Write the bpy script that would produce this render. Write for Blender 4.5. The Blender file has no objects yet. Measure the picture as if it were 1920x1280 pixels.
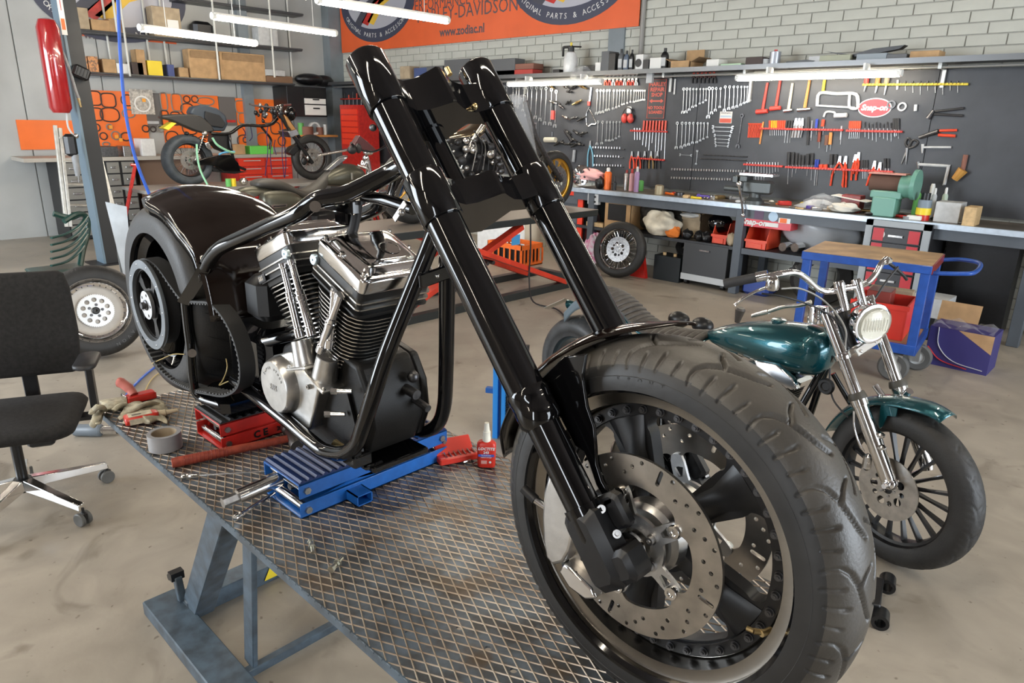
import bpy, bmesh, math, random
import numpy as np
from mathutils import Vector, Matrix
from math import sin, cos, pi, radians, atan2, sqrt
random.seed(7)
SC = bpy.context.scene
COL = SC.collection
# ---------------------------------------------------------------- camera
FPX = 1310.0
CR = Vector((0.718, 0.695, 0.020)); CU = Vector((-0.222, 0.202, 0.954)); CW = Vector((-0.659, 0.690, -0.299))
_y, _p, _r = radians(43.714), radians(17.399), radians(1.191)
CW = Vector((-sin(_y)*cos(_p), cos(_y)*cos(_p), -sin(_p)))
_r0 = Vector((cos(_y), sin(_y), 0)); _u0 = _r0.cross(CW)
CR = _r0*cos(_r)+_u0*sin(_r); CU = -_r0*sin(_r)+_u0*cos(_r)
CAM = Vector((0, 0, 1.72))
cd = bpy.data.cameras.new('camera'); co = bpy.data.objects.new('camera', cd); COL.objects.link(co)
cd.sensor_width = 36; cd.lens = FPX*36/1920; cd.clip_start = 0.02; cd.clip_end = 100
co.matrix_world = Matrix(((CR.x, CU.x, -CW.x, 0), (CR.y, CU.y, -CW.y, 0), (CR.z, CU.z, -CW.z, 1.72), (0, 0, 0, 1)))
SC.camera = co
# ---------------------------------------------------------------- exposure, world, lamps
SC.view_settings.view_transform = 'Standard'; SC.view_settings.look = 'None'
SC.view_settings.gamma = 1; SC.view_settings.use_curve_mapping = False
SC.view_settings.exposure = 0.55
W = bpy.data.worlds.new('sky'); SC.world = W; W.use_nodes = True
W.node_tree.nodes['Background'].inputs[0].default_value = (0.75, 0.85, 1.0, 1)
W.node_tree.nodes['Background'].inputs[1].default_value = 0.5
def area(name, loc, rot, sx, sy, power, color):
    l = bpy.data.lights.new(name, 'AREA'); l.shape = 'RECTANGLE'; l.size = sx; l.size_y = sy; l.energy = power; l.color = color
    o = bpy.data.objects.new(name, l); o.location = loc; o.rotation_euler = rot; COL.objects.link(o); return o
# daylight through the two open roller doors of the shop, right of and behind the photographer
area('door_daylight', (5.4, 3.2, 1.9), (0, radians(90), 0), 3.4, 4.2, 330, (0.84, 0.92, 1.0))
area('door_daylight', (-7.0, -4.4, 1.9), (radians(90), 0, 0), 4.2, 3.4, 480, (0.84, 0.92, 1.0))
# added light at a tall narrow slot, for a highlight along the fork
area('added_window_light', (1.3, -4.4, 1.9), (radians(90), 0, 0), 0.55, 3.2, 60, (0.88, 0.94, 1.0))
TUBE_E = 40.0      # emission of the LED tube covers
# ---------------------------------------------------------------- helpers
def ray(px, py): return CW+CR*((px-960)/FPX)+CU*((640-py)/FPX)
def at(px, py, X=None, Y=None, Z=None):
    d = ray(px, py)
    t = X/d.x if X is not None else (Y/d.y if Y is not None else (Z-CAM.z)/d.z)
    return CAM+d*t
class Frame:
    """a vehicle's own axes: x forward, y left, z up"""
    def __init__(s, x, y, a): s.o = Vector((x, y, 0)); s.a = a; s.f = Vector((cos(a), sin(a), 0)); s.l = Vector((-sin(a), cos(a), 0))
    def at(s, px, py, yl):
        d = ray(px, py); t = (yl-(CAM-s.o).dot(s.l))/d.dot(s.l); P = CAM+d*t-s.o
        return Vector((P.dot(s.f), yl, P.z))
    def path(s, pts, yl=None): return [s.at(p[0], p[1], p[2] if len(p) > 2 else yl) for p in pts]
def setp(o, label=None, cat=None, group=None, kind=None):
    if label: o['label'] = label
    if cat: o['category'] = cat
    if group: o['group'] = group
    if kind: o['kind'] = kind
    return o
def thing(name, label, cat, loc=(0, 0, 0), rz=0, group=None):
    o = bpy.data.objects.new(name, None); o.empty_display_size = 0.05; COL.objects.link(o)
    o.location = loc; o.rotation_euler = (0, 0, rz); o['off'] = 0
    return setp(o, label, cat, group)
def wthing(name, label, cat, loc, group=None):
    """a thing whose parts are given in world coordinates"""
    o = thing(name, label, cat, loc, 0, group); o['off'] = 1; return o
def root_of(o):
    while o.parent: o = o.parent
    return o
def ortho(d):
    d = Vector(d).normalized(); a = Vector((0, 0, 1)) if abs(d.z) < 0.9 else Vector((1, 0, 0))
    u = a.cross(d).normalized(); return d, u, d.cross(u)
class M:
    def __init__(s): s.v = []; s.f = []; s.fs = []
    def add(s, v, f, smooth=True):
        n = len(s.v); s.v += [tuple(p) for p in v]; s.f += [tuple(n+i for i in q) for q in f]; return s
    def bx(s, x0, x1, y0, y1, z0, z1):
        v = [(x, y, z) for z in (z0, z1) for y in (y0, y1) for x in (x0, x1)]
        return s.add(v, [(0, 2, 3, 1), (4, 5, 7, 6), (0, 1, 5, 4), (2, 6, 7, 3), (0, 4, 6, 2), (1, 3, 7, 5)])
    def box(s, c, d, ax=None, rz=0, ch=0.0):
        """box centred on c, sizes d, axes ax (three vectors) or turned rz about z; ch = chamfer"""
        c = Vector(c)
        if ax is None: ax = (Vector((cos(rz), sin(rz), 0)), Vector((-sin(rz), cos(rz), 0)), Vector((0, 0, 1)))
        h = [q/2 for q in d]
        if ch <= 0:
            v = [c+ax[0]*(i*h[0])+ax[1]*(j*h[1])+ax[2]*(k*h[2]) for k in (-1, 1) for j in (-1, 1) for i in (-1, 1)]
            return s.add(v, [(0, 2, 3, 1), (4, 5, 7, 6), (0, 1, 5, 4), (2, 6, 7, 3), (0, 4, 6, 2), (1, 3, 7, 5)])
        ch = min(ch, min(h)*0.95)
        x, y = h[0], h[1]
        ring = [(-x+ch, -y), (x-ch, -y), (x, -y+ch), (x, y-ch), (x-ch, y), (-x+ch, y), (-x, y-ch), (-x, -y+ch)]
        def sc(r, q): return [(a*(1-q/x) if abs(a) > 0 else a, b*(1-q/y)) for a, b in r]
        v = []
        for z, r in ((-h[2], sc(ring, ch)), (-h[2]+ch, ring), (h[2]-ch, ring), (h[2], sc(ring, ch))):
            v += [c+ax[0]*a+ax[1]*b+ax[2]*z for a, b in r]
        f = [(i+8*k, (i+1) % 8+8*k, (i+1) % 8+8*k+8, i+8*k+8) for k in range(3) for i in range(8)]
        return s.add(v, f+[tuple(range(7, -1, -1)), tuple(range(24, 32))])
    def tube(s, pts, r, n=12, closed=False, caps=True, flat=1.0, up=None):
        pts = [Vector(p) for p in pts]; N = len(pts)
        rs = r if isinstance(r, (list, tuple)) else [r]*N
        tn = []
        for i in range(N):
            a = pts[(i-1) % N] if (closed or i) else pts[0]; b = pts[(i+1) % N] if (closed or i < N-1) else pts[-1]
            t = (b-a); tn.append(t.normalized() if t.length > 1e-9 else Vector((0, 0, 1)))
        d, u, w = ortho(tn[0])
        if up is not None:
            u = (Vector(up)-d*Vector(up).dot(d)).normalized()
        v = []
        for i in range(N):
            u = (u-tn[i]*u.dot(tn[i]))
            u = u.normalized() if u.length > 1e-6 else ortho(tn[i])[1]
            w = tn[i].cross(u)
            v += [pts[i]+(u*cos(2*pi*k/n)+w*(sin(2*pi*k/n)*flat))*rs[i] for k in range(n)]
        f = []
        for i in range(N if closed else N-1):
            j = (i+1) % N
            f += [(i*n+k, i*n+(k+1) % n, j*n+(k+1) % n, j*n+k) for k in range(n)]
        if caps and not closed: f += [tuple(range(n-1, -1, -1)), tuple((N-1)*n+k for k in range(n))]
        return s.add(v, f)
    def cyl(s, a, b, r, r2=None, n=20, caps=True): return s.tube([a, b], [r, r if r2 is None else r2], n, caps=caps)
    def lathe(s, prof, o, axis, n=32, closed=False, a0=0, a1=2*pi, u=None):
        """prof: (radius, height) pairs round axis from o"""
        d, uu, w = ortho(axis); o = Vector(o)
        if u is not None: uu = Vector(u).normalized(); w = d.cross(uu)
        full = abs(a1-a0-2*pi) < 1e-6; m = n if full else n+1; K = len(prof); v = []
        for r, h in prof:
            for k in range(m):
                t = a0+(a1-a0)*k/n; v.append(o+d*h+(uu*cos(t)+w*sin(t))*max(r, 1e-5))
        f = []
        for i in range(K if closed else K-1):
            j = (i+1) % K
            for k in range(n):
                q = (k+1) % m; f.append((i*m+k, i*m+q, j*m+q, j*m+k))
        if not closed and full:
            if prof[0][0] > 1e-4: f.append(tuple(range(m-1, -1, -1)))
            if prof[-1][0] > 1e-4: f.append(tuple((K-1)*m+k for k in range(m)))
        return s.add(v, f)
    def prism(s, poly, o, ux, uy, th, taper=1.0):
        """flat outline poly in axes ux, uy from o, thickness th along ux x uy"""
        o, ux, uy = Vector(o), Vector(ux).normalized(), Vector(uy).normalized(); w = ux.cross(uy); n = len(poly)
        v = [o+ux*a+uy*b for a, b in poly]; cx = sum(a for a, b in poly)/n; cy = sum(b for a, b in poly)/n
        v += [o+ux*(cx+(a-cx)*taper)+uy*(cy+(b-cy)*taper)+w*th for a, b in poly]
        ar = sum(poly[i][0]*poly[(i+1) % n][1]-poly[(i+1) % n][0]*poly[i][1] for i in range(n))
        f = [(i, (i+1) % n, (i+1) % n+n, i+n) for i in range(n)]+[tuple(range(n-1, -1, -1)), tuple(range(n, 2*n))]
        if ar*th < 0: f = [tuple(reversed(q)) for q in f]
        return s.add(v, f)
    def ball(s, c, r, n=16, m=10, ax=None, e=1.0):
        c = Vector(c); r = r if isinstance(r, (list, tuple)) else (r, r, r)
        if ax is None: ax = (Vector((1, 0, 0)), Vector((0, 1, 0)), Vector((0, 0, 1)))
        sp = lambda q: math.copysign(abs(q)**e, q)
        v = [c-ax[2]*r[2]]
        for i in range(1, m):
            p = -pi/2+pi*i/m
            for k in range(n):
                t = 2*pi*k/n; v.append(c+ax[0]*(r[0]*sp(cos(p))*sp(cos(t)))+ax[1]*(r[1]*sp(cos(p))*sp(sin(t)))+ax[2]*(r[2]*sp(sin(p))))
        v.append(c+ax[2]*r[2]); L = len(v)-1
        f = [(0, 1+(k+1) % n, 1+k) for k in range(n)]
        for i in range(m-2):
            f += [(1+i*n+k, 1+i*n+(k+1) % n, 1+(i+1)*n+(k+1) % n, 1+(i+1)*n+k) for k in range(n)]
        f += [(L, 1+(m-2)*n+k, 1+(m-2)*n+(k+1) % n) for k in range(n)]
        return s.add(v, f)
    def grid(s, fn, nu, nv, closeu=False, closev=False):
        """surface fn(i,j) -> point"""
        a = [[fn(i, j) for j in range(nv)] for i in range(nu)]; v = [p for r in a for p in r]; f = []
        for i in range(nu if closeu else nu-1):
            for j in range(nv if closev else nv-1):
                f.append((i*nv+j, ((i+1) % nu)*nv+j, ((i+1) % nu)*nv+(j+1) % nv, i*nv+(j+1) % nv))
        return s.add(v, f)
    def loft(s, rings, caps=True):
        n = len(rings[0]); v = [p for r in rings for p in r]; K = len(rings)
        f = [(i*n+k, i*n+(k+1) % n, (i+1)*n+(k+1) % n, (i+1)*n+k) for i in range(K-1) for k in range(n)]
        if caps: f += [tuple(range(n-1, -1, -1)), tuple((K-1)*n+k for k in range(n))]
        return s.add(v, f)
    def shift(s, d): s.v = [(p[0]+d[0], p[1]+d[1], p[2]+d[2]) for p in s.v]; return s
    def xf(s, m): s.v = [tuple(m @ Vector(p)) for p in s.v]; return s
    def build(s, name, mt, parent=None, bevel=0, seg=2, ang=35, solid=0, sub=0, **kw):
        me = bpy.data.meshes.new(name)
        vs = s.v
        if parent is not None:
            r = root_of(parent)
            if r.get('off'): L = r.location; vs = [(p[0]-L.x, p[1]-L.y, p[2]-L.z) for p in vs]
        me.from_pydata(vs, [], s.f); me.validate()
        bm = bmesh.new(); bm.from_mesh(me); bmesh.ops.recalc_face_normals(bm, faces=bm.faces); bm.to_mesh(me); bm.free()
        me.polygons.foreach_set('use_smooth', [True]*len(me.polygons)); me.set_sharp_from_angle(angle=radians(ang))
        if mt: me.materials.append(mt)
        o = bpy.data.objects.new(name, me); COL.objects.link(o)
        if parent is not None: o.parent = parent
        if solid:
            k = o.modifiers.new('solid', 'SOLIDIFY'); k.thickness = solid; k.offset = 0
        if bevel:
            b = o.modifiers.new('bevel', 'BEVEL'); b.width = bevel; b.segments = seg; b.limit_method = 'ANGLE'; b.angle_limit = radians(40)
        if sub:
            b = o.modifiers.new('sub', 'SUBSURF'); b.levels = sub; b.render_levels = sub
        for k in kw: o[k] = kw[k]
        return o
def top(m, name, mt, label, cat, group=None, kind=None, **k):
    """a one-mesh thing: mesh coordinates moved so that its origin stands at its base"""
    if not kind and m.v:
        xs = [p[0] for p in m.v]; ys = [p[1] for p in m.v]; zs = [p[2] for p in m.v]
        L = ((min(xs)+max(xs))/2, (min(ys)+max(ys))/2, min(zs)); m.shift([-q for q in L])
    else: L = (0, 0, 0)
    o = m.build(name, mt, None, **k); o.location = L
    return setp(o, label, cat, group, kind)
def struct(m, name, mt, parent=None, **k):
    o = m.build(name, mt, parent, **k)
    if parent is None: o['kind'] = 'structure'
    return o
def copy_tree(o, loc=None, rz=None, label=None, parent=None):
    c = o.copy(); COL.objects.link(c); c.parent = parent
    if loc is not None: c.location = loc
    if rz is not None: c.rotation_euler = (0, 0, rz)
    if label: c['label'] = label
    for ch in list(o.children): copy_tree(ch, parent=c)
    return c
def holes_mesh(outer, holes, th, bev=0.0, res=1):
    """flat plate with holes, in the xy plane, via a filled 2D curve"""
    cu = bpy.data.curves.new('plate', 'CURVE'); cu.dimensions = '2D'; cu.fill_mode = 'BOTH'; cu.extrude = th/2; cu.bevel_depth = bev
    for lp in [outer]+holes:
        sp = cu.splines.new('POLY'); sp.points.add(len(lp)-1); sp.use_cyclic_u = True
        for i, p in enumerate(lp): sp.points[i].co = (p[0], p[1], 0, 1)
    o = bpy.data.objects.new('plate', cu); COL.objects.link(o)
    dg = bpy.context.evaluated_depsgraph_get(); me = bpy.data.meshes.new_from_object(o.evaluated_get(dg))
    v = [tuple(q.co) for q in me.vertices]; f = [tuple(p.vertices) for p in me.polygons]
    bpy.data.objects.remove(o); bpy.data.curves.remove(cu); bpy.data.meshes.remove(me)
    return v, f
def circ(cx, cy, r, n=12, a0=0): return [(cx+r*cos(a0+2*pi*k/n), cy+r*sin(a0+2*pi*k/n)) for k in range(n)]
def plate(outer, holes, th, o, ux, uy, m=None):
    v, f = holes_mesh(outer, holes, th); ux, uy = Vector(ux), Vector(uy); w = ux.cross(uy); o = Vector(o)
    return (m or M()).add([o+ux*a+uy*b+w*c for a, b, c in v], f)
def text(s, name, mt, size, o, ux, uy, parent=None, depth=0.0006, align='CENTER', bold=0.0, xs=1.0, shear=0, **kw):
    """lettering as thin raised geometry in the plane ux, uy, centred on o"""
    cu = bpy.data.curves.new(name, 'FONT'); cu.body = s; cu.size = size; cu.extrude = depth; cu.align_x = align; cu.align_y = 'CENTER'
    cu.offset = bold; cu.shear = shear; cu.resolution_u = 2
    o2 = bpy.data.objects.new(name, cu); COL.objects.link(o2)
    dg = bpy.context.evaluated_depsgraph_get(); me = bpy.data.meshes.new_from_object(o2.evaluated_get(dg))
    v = [tuple(q.co) for q in me.vertices]; f = [tuple(p.vertices) for p in me.polygons]
    bpy.data.objects.remove(o2); bpy.data.curves.remove(cu); bpy.data.meshes.remove(me)
    ux, uy = Vector(ux).normalized(), Vector(uy).normalized(); w = ux.cross(uy); o = Vector(o); m = M()
    m.add([o+ux*(a*xs)+uy*b+w*c for a, b, c in v], f)
    return m.build(name, mt, parent, **kw) if m.v else None
def arcpts(c, r, a0, a1, n, ux, uy): 
    c = Vector(c); return [c+Vector(ux)*(r*cos(a0+(a1-a0)*k/n))+Vector(uy)*(r*sin(a0+(a1-a0)*k/n)) for k in range(n+1)]
def smooth(pts, n=6, closed=False):
    """Catmull-Rom through the points"""
    P = [Vector(p) for p in pts]; N = len(P); out = []
    for i in range(N if closed else N-1):
        a, b, c, d = (P[(i-1) % N] if (closed or i) else P[0]*2-P[1], P[i], P[(i+1) % N], P[(i+2) % N] if (closed or i < N-2) else P[-1]*2-P[-2])
        for k in range(n):
            t = k/n; out.append(0.5*((2*b)+(c-a)*t+(2*a-5*b+4*c-d)*t*t+(3*b-a-3*c+d)*t**3))
    if not closed: out.append(P[-1])
    return out
X, Y, Z = Vector((1, 0, 0)), Vector((0, 1, 0)), Vector((0, 0, 1))
# ---------------------------------------------------------------- materials
MATS = {}
def mat(name, col, rough=0.5, metal=0.0, coat=0.0, var=0.0, scale=20, bump=0.0, bscale=60, col2=None, emit=0, trans=0, alpha=1, rvar=0.0, spec=None, flake=0, ior=None):
    if name in MATS: return MATS[name]
    m = bpy.data.materials.new(name); m.use_nodes = True; t = m.node_tree; b = t.nodes['Principled BSDF']
    c = tuple(col)+(1,)
    b.inputs['Base Color'].default_value = c; b.inputs['Roughness'].default_value = rough; b.inputs['Metallic'].default_value = metal
    if coat: b.inputs['Coat Weight'].default_value = coat; b.inputs['Coat Roughness'].default_value = 0.04
    if spec is not None: b.inputs['Specular IOR Level'].default_value = spec
    if ior: b.inputs['IOR'].default_value = ior
    if trans: b.inputs['Transmission Weight'].default_value = trans
    if alpha < 1: b.inputs['Alpha'].default_value = alpha
    if emit: b.inputs['Emission Color'].default_value = c; b.inputs['Emission Strength'].default_value = emit
    tc = t.nodes.new('ShaderNodeTexCoord')
    if var or col2 or rvar:
        nz = t.nodes.new('ShaderNodeTexNoise'); nz.inputs['Scale'].default_value = scale; nz.inputs['Detail'].default_value = 5
        t.links.new(tc.outputs['Object'], nz.inputs['Vector'])
        if var or col2:
            rp = t.nodes.new('ShaderNodeValToRGB'); rp.color_ramp.elements[0].position = 0.35; rp.color_ramp.elements[1].position = 0.65
            c2 = tuple(col2) if col2 else tuple(max(0, q*(1-var)) for q in col)
            rp.color_ramp.elements[0].color = c2+(1,); rp.color_ramp.elements[1].color = c if col2 else tuple(min(1, q*(1+var*0.5)) for q in col)+(1,)
            t.links.new(nz.outputs['Fac'], rp.inputs[0]); t.links.new(rp.outputs[0], b.inputs['Base Color'])
        if rvar:
            mr = t.nodes.new('ShaderNodeMapRange'); mr.inputs[3].default_value = max(0.02, rough-rvar); mr.inputs[4].default_value = rough+rvar
            t.links.new(nz.outputs['Fac'], mr.inputs[0]); t.links.new(mr.outputs[0], b.inputs['Roughness'])
    if flake:
        vo = t.nodes.new('ShaderNodeTexVoronoi'); vo.inputs['Scale'].default_value = 900; t.links.new(tc.outputs['Object'], vo.inputs['Vector'])
        bp = t.nodes.new('ShaderNodeBump'); bp.inputs['Strength'].default_value = flake; bp.inputs['Distance'].default_value = 0.001
        t.links.new(vo.outputs['Distance'], bp.inputs['Height']); t.links.new(bp.outputs[0], b.inputs['Normal'])
    if bump:
        n2 = t.nodes.new('ShaderNodeTexNoise'); n2.inputs['Scale'].default_value = bscale; n2.inputs['Detail'].default_value = 4
        t.links.new(tc.outputs['Object'], n2.inputs['Vector'])
        bp = t.nodes.new('ShaderNodeBump'); bp.inputs['Strength'].default_value = bump; bp.inputs['Distance'].default_value = 0.004
        t.links.new(n2.outputs['Fac'], bp.inputs['Height']); t.links.new(bp.outputs[0], b.inputs['Normal'])
    MATS[name] = m; return m
BLK = mat('gloss_black', (0.003, 0.003, 0.0035), 0.07, spec=0.6)
BRN = mat('gloss_black_brown_sheen', (0.006, 0.003, 0.002), 0.08, flake=0.02, spec=0.6)  # gloss black with its brown reflection put into the base colour
SBK = mat('satin_black', (0.008, 0.008, 0.009), 0.38, var=0.3, scale=40)
MBK = mat('matt_black', (0.012, 0.012, 0.013), 0.65, bump=0.15, bscale=300)
PBK = mat('black_plastic', (0.015, 0.015, 0.017), 0.5, bump=0.1, bscale=200)
RUB = mat('tyre_rubber', (0.022, 0.021, 0.020), 0.55, var=0.3, scale=14, bump=0.2, bscale=160, rvar=0.1)
RUBW = mat('worn_front_tyre_rubber', (0.062, 0.055, 0.046), 0.42, var=0.35, scale=9, bump=0.12, bscale=220, rvar=0.12)
CHR = mat('chrome', (0.86, 0.86, 0.88), 0.06, 1.0)
CHW = mat('worn_chrome', (0.7, 0.69, 0.67), 0.16, 1.0, var=0.15, scale=30)
ALU = mat('brushed_aluminium', (0.62, 0.61, 0.59), 0.32, 1.0, var=0.15, scale=30, bump=0.05, bscale=400)
CAST = mat('cast_aluminium', (0.60, 0.60, 0.60), 0.4, 1.0, var=0.15, scale=30, bump=0.15, bscale=500)
POL = mat('polished_aluminium', (0.82, 0.81, 0.80), 0.1, 1.0, var=0.06, scale=12)
STL = mat('steel', (0.42, 0.41, 0.40), 0.34, 1.0, var=0.3, scale=60)
DST = mat('dark_steel', (0.12, 0.12, 0.125), 0.42, 1.0, var=0.3, scale=50)
ROT = mat('brake_disc_steel', (0.46, 0.43, 0.39), 0.3, 1.0, var=0.2, scale=25)
BRS = mat('brass', (0.62, 0.46, 0.22), 0.3, 1.0, var=0.2, scale=80)
BLU = mat('blue_paint', (0.010, 0.115, 0.42), 0.36, coat=0.3, var=0.15, scale=30)
RED = mat('red_paint', (0.55, 0.022, 0.015), 0.35, coat=0.3, var=0.2, scale=20)
DRD = mat('dark_red_paint', (0.26, 0.02, 0.015), 0.4, coat=0.2, var=0.25, scale=25)
LFT = mat('blue_grey_lift_paint', (0.085, 0.12, 0.155), 0.42, var=0.4, scale=18, col2=(0.05, 0.065, 0.08), bump=0.1)
WHT = mat('white_plastic', (0.72, 0.72, 0.70), 0.4, var=0.08)
PAP = mat('white_paper', (0.78, 0.77, 0.73), 0.8)
GRY = mat('grey_plastic', (0.25, 0.26, 0.27), 0.5, var=0.15)
LGR = mat('light_grey_plastic', (0.5, 0.51, 0.51), 0.5, var=0.1)
CRD = mat('cardboard', (0.46, 0.29, 0.145), 0.85, var=0.15, scale=10, bump=0.1)
CRD2 = mat('pale_cardboard', (0.42, 0.33, 0.22), 0.85, var=0.15, scale=10)
CRI = mat('cardboard_inside', (0.33, 0.21, 0.11), 0.9, var=0.15, scale=10)
ORG = mat('orange_plastic', (0.85, 0.16, 0.02), 0.45, var=0.1)
YEL = mat('yellow_plastic', (0.80, 0.60, 0.03), 0.45)
GRN = mat('green_plastic', (0.12, 0.42, 0.10), 0.5)
WOOD = mat('worn_plywood', (0.44, 0.28, 0.14), 0.6, var=0.35, scale=6, col2=(0.27, 0.17, 0.09), bump=0.1)
PINE = mat('pale_wood', (0.58, 0.40, 0.20), 0.6, var=0.2, scale=30)
TOOL = mat('tool_steel', (0.66, 0.67, 0.68), 0.28, 1.0, var=0.12, scale=60)
FOIL = mat('clear_film', (0.8, 0.82, 0.84), 0.15, alpha=0.14, bump=0.5, bscale=40)
GLS = mat('lens_glass', (0.95, 0.95, 0.93), 0.03, trans=1.0, ior=1.45)
# ================================================================ room shell
YW, XW, XR, YB, ZC = 7.66, -11.95, 5.5, -4.5, 4.6
def floor_mat():
    m = bpy.data.materials.new('polished_concrete'); m.use_nodes = True; t = m.node_tree; b = t.nodes['Principled BSDF']
    tc = t.nodes.new('ShaderNodeTexCoord')
    def nz(sc, det, dist=0):
        n = t.nodes.new('ShaderNodeTexNoise'); n.inputs['Scale'].default_value = sc; n.inputs['Detail'].default_value = det; n.inputs['Distortion'].default_value = dist
        t.links.new(tc.outputs['Object'], n.inputs['Vector']); return n
    a, c, d = nz(0.9, 8, 0.6), nz(5, 10, 1.0), nz(60, 3)
    r = t.nodes.new('ShaderNodeValToRGB'); e = r.color_ramp.elements
    e[0].position = 0.3; e[0].color = (0.23, 0.20, 0.163, 1); e[1].position = 0.7; e[1].color = (0.42, 0.372, 0.305, 1)
    mx = t.nodes.new('ShaderNodeMix'); mx.data_type = 'FLOAT'; mx.inputs[0].default_value = 0.45
    t.links.new(a.outputs['Fac'], mx.inputs[2]); t.links.new(c.outputs['Fac'], mx.inputs[3]); t.links.new(mx.outputs[0], r.inputs[0])
    # dark stains and scuffs
    st = nz(2.3, 4, 1.5); r2 = t.nodes.new('ShaderNodeValToRGB'); r2.color_ramp.elements[0].position = 0.62; r2.color_ramp.elements[1].position = 0.74
    r2.color_ramp.elements[0].color = (1, 1, 1, 1); r2.color_ramp.elements[1].color = (0.62, 0.60, 0.57, 1)
    t.links.new(st.outputs['Fac'], r2.inputs[0])
    r3 = t.nodes.new('ShaderNodeValToRGB'); r3.color_ramp.elements[0].position = 0.24; r3.color_ramp.elements[1].position = 0.31
    r3.color_ramp.elements[0].color = (0.55, 0.53, 0.5, 1); r3.color_ramp.elements[1].color = (1, 1, 1, 1)
    t.links.new(nz(26, 2).outputs['Fac'], r3.inputs[0])
    m1 = t.nodes.new('ShaderNodeMix'); m1.data_type = 'RGBA'; m1.blend_type = 'MULTIPLY'; m1.inputs[0].default_value = 1
    t.links.new(r.outputs[0], m1.inputs[6]); t.links.new(r2.outputs[0], m1.inputs[7])
    m2 = t.nodes.new('ShaderNodeMix'); m2.data_type = 'RGBA'; m2.blend_type = 'MULTIPLY'; m2.inputs[0].default_value = 1
    t.links.new(m1.outputs[2], m2.inputs[6]); t.links.new(r3.outputs[0], m2.inputs[7]); t.links.new(m2.outputs[2], b.inputs['Base Color'])
    mr = t.nodes.new('ShaderNodeMapRange'); mr.inputs[3].default_value = 0.28; mr.inputs[4].default_value = 0.6
    t.links.new(c.outputs['Fac'], mr.inputs[0]); t.links.new(mr.outputs[0], b.inputs['Roughness'])
    bp = t.nodes.new('ShaderNodeBump'); bp.inputs['Strength'].default_value = 0.12; bp.inputs['Distance'].default_value = 0.004
    t.links.new(d.outputs['Fac'], bp.inputs['Height']); t.links.new(bp.outputs[0], b.inputs['Normal'])
    return m
BRICK = mat('sand_lime_brick', (0.52, 0.52, 0.46), 0.8, var=0.1, scale=3, bump=0.15, bscale=40)
MORT = mat('mortar', (0.36, 0.355, 0.32), 0.9, var=0.1)
PAN = mat('white_wall_panel', (0.40, 0.41, 0.40), 0.45, var=0.08, scale=2)
CEIL = mat('dark_ceiling', (0.16, 0.13, 0.115), 0.8, var=0.2, scale=1)
COLM = mat('grey_steel_paint', (0.19, 0.22, 0.24), 0.45, var=0.15, scale=3)
BOARD = mat('dark_tool_board', (0.040, 0.043, 0.050), 0.45, var=0.35, scale=3, rvar=0.1)
struct(M().bx(XW-0.2, XR, YB, YW+0.2, -0.1, 0), 'floor', floor_mat())
struct(M().bx(XW-0.2, XR+0.2, YB-0.2, YW+0.2, ZC, ZC+0.1), 'ceiling', CEIL)
wb = struct(M().bx(XW, XR, YW+0.012, YW+0.2, 0, ZC), 'wall_back', MORT)
BL, BH, J = 0.315, 0.0985, 0.010
bm_ = M().box((0, 0, 0), (BL-J, 0.014, BH-J), ch=0.002)
proto = bm_.build('brick', BRICK, wb)
nb = 0; rest = M(); first = True
for k in range(int(ZC/BH)+1):
    z = 0.03+BH*k
    for i in range(60):
        x = XW+0.16+BL*i+(BL/2 if k % 2 else 0)-0.09
        if x > XR-0.2: break
        vis = (2.30 < z < 3.25 and -8.2 < x < -1.3) or (0.48 < z < 0.98 and -4.6 < x < -3.0)
        if vis and nb < 300:
            o = proto if first else proto.copy()
            if not first: COL.objects.link(o)
            first = False; o.location = (x, YW+0.006, z); nb += 1
        elif z > 1.9 or z < 1.0: rest.bx(x-BL/2+J/2, x+BL/2-J/2, YW+0.001, YW+0.013, z-BH/2+J/2, z+BH/2-J/2)
rest.build('brickwork', BRICK, wb, kind='stuff')
wl = struct(M().bx(XW-0.2, XW-0.03, YB, YW, 0, ZC), 'wall_left', PAN)
for i in range(12):
    y0 = YB+i*1.02
    if y0 > YW: break
    M().bx(XW-0.03, XW, y0+0.008, min(y0+1.012, YW), 0.0, ZC).build('panel', PAN, wl)
# walls the photograph does not show: right and front, each with an open roller door
DKW = mat('dim_wall_panel', (0.22, 0.19, 0.17), 0.7)
struct(M().bx(XR, XR+0.2, YB, 1.0, 0, ZC).bx(XR, XR+0.2, 5.4, YW, 0, ZC).bx(XR, XR+0.2, 1.0, 5.4, 3.7, ZC), 'wall_right', DKW)
struct(M().bx(XW, -9.2, YB-0.2, YB, 0, ZC).bx(-4.8, 1.0, YB-0.2, YB, 0, ZC).bx(1.6, XR, YB-0.2, YB, 0, ZC).bx(1.0, 1.6, YB-0.2, YB, 3.55, ZC).bx(1.0, 1.6, YB-0.2, YB, 0, 0.25).bx(-9.2, -4.8, YB-0.2, YB, 3.7, ZC), 'wall_front', DKW)  # includes a narrow slot added for the fork highlight light
# steel columns, conduit
struct(M().bx(-5.74, -5.50, 7.634, 7.66, 2.27, ZC), 'trim_1', COLM)
struct(M().bx(-11.95, -11.72, 7.40, 7.66, 0, ZC), 'trim_2', COLM)
struct(M().cyl((-5.24, 7.63, 2.3), (-5.24, 7.63, ZC), 0.028, n=8), 'trim_3', mat('grey_conduit', (0.28, 0.27, 0.25), 0.5))
struct(M().bx(-12.0, -11.85, 5.78, 5.95, 0, ZC), 'trim_4', COLM)
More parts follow.
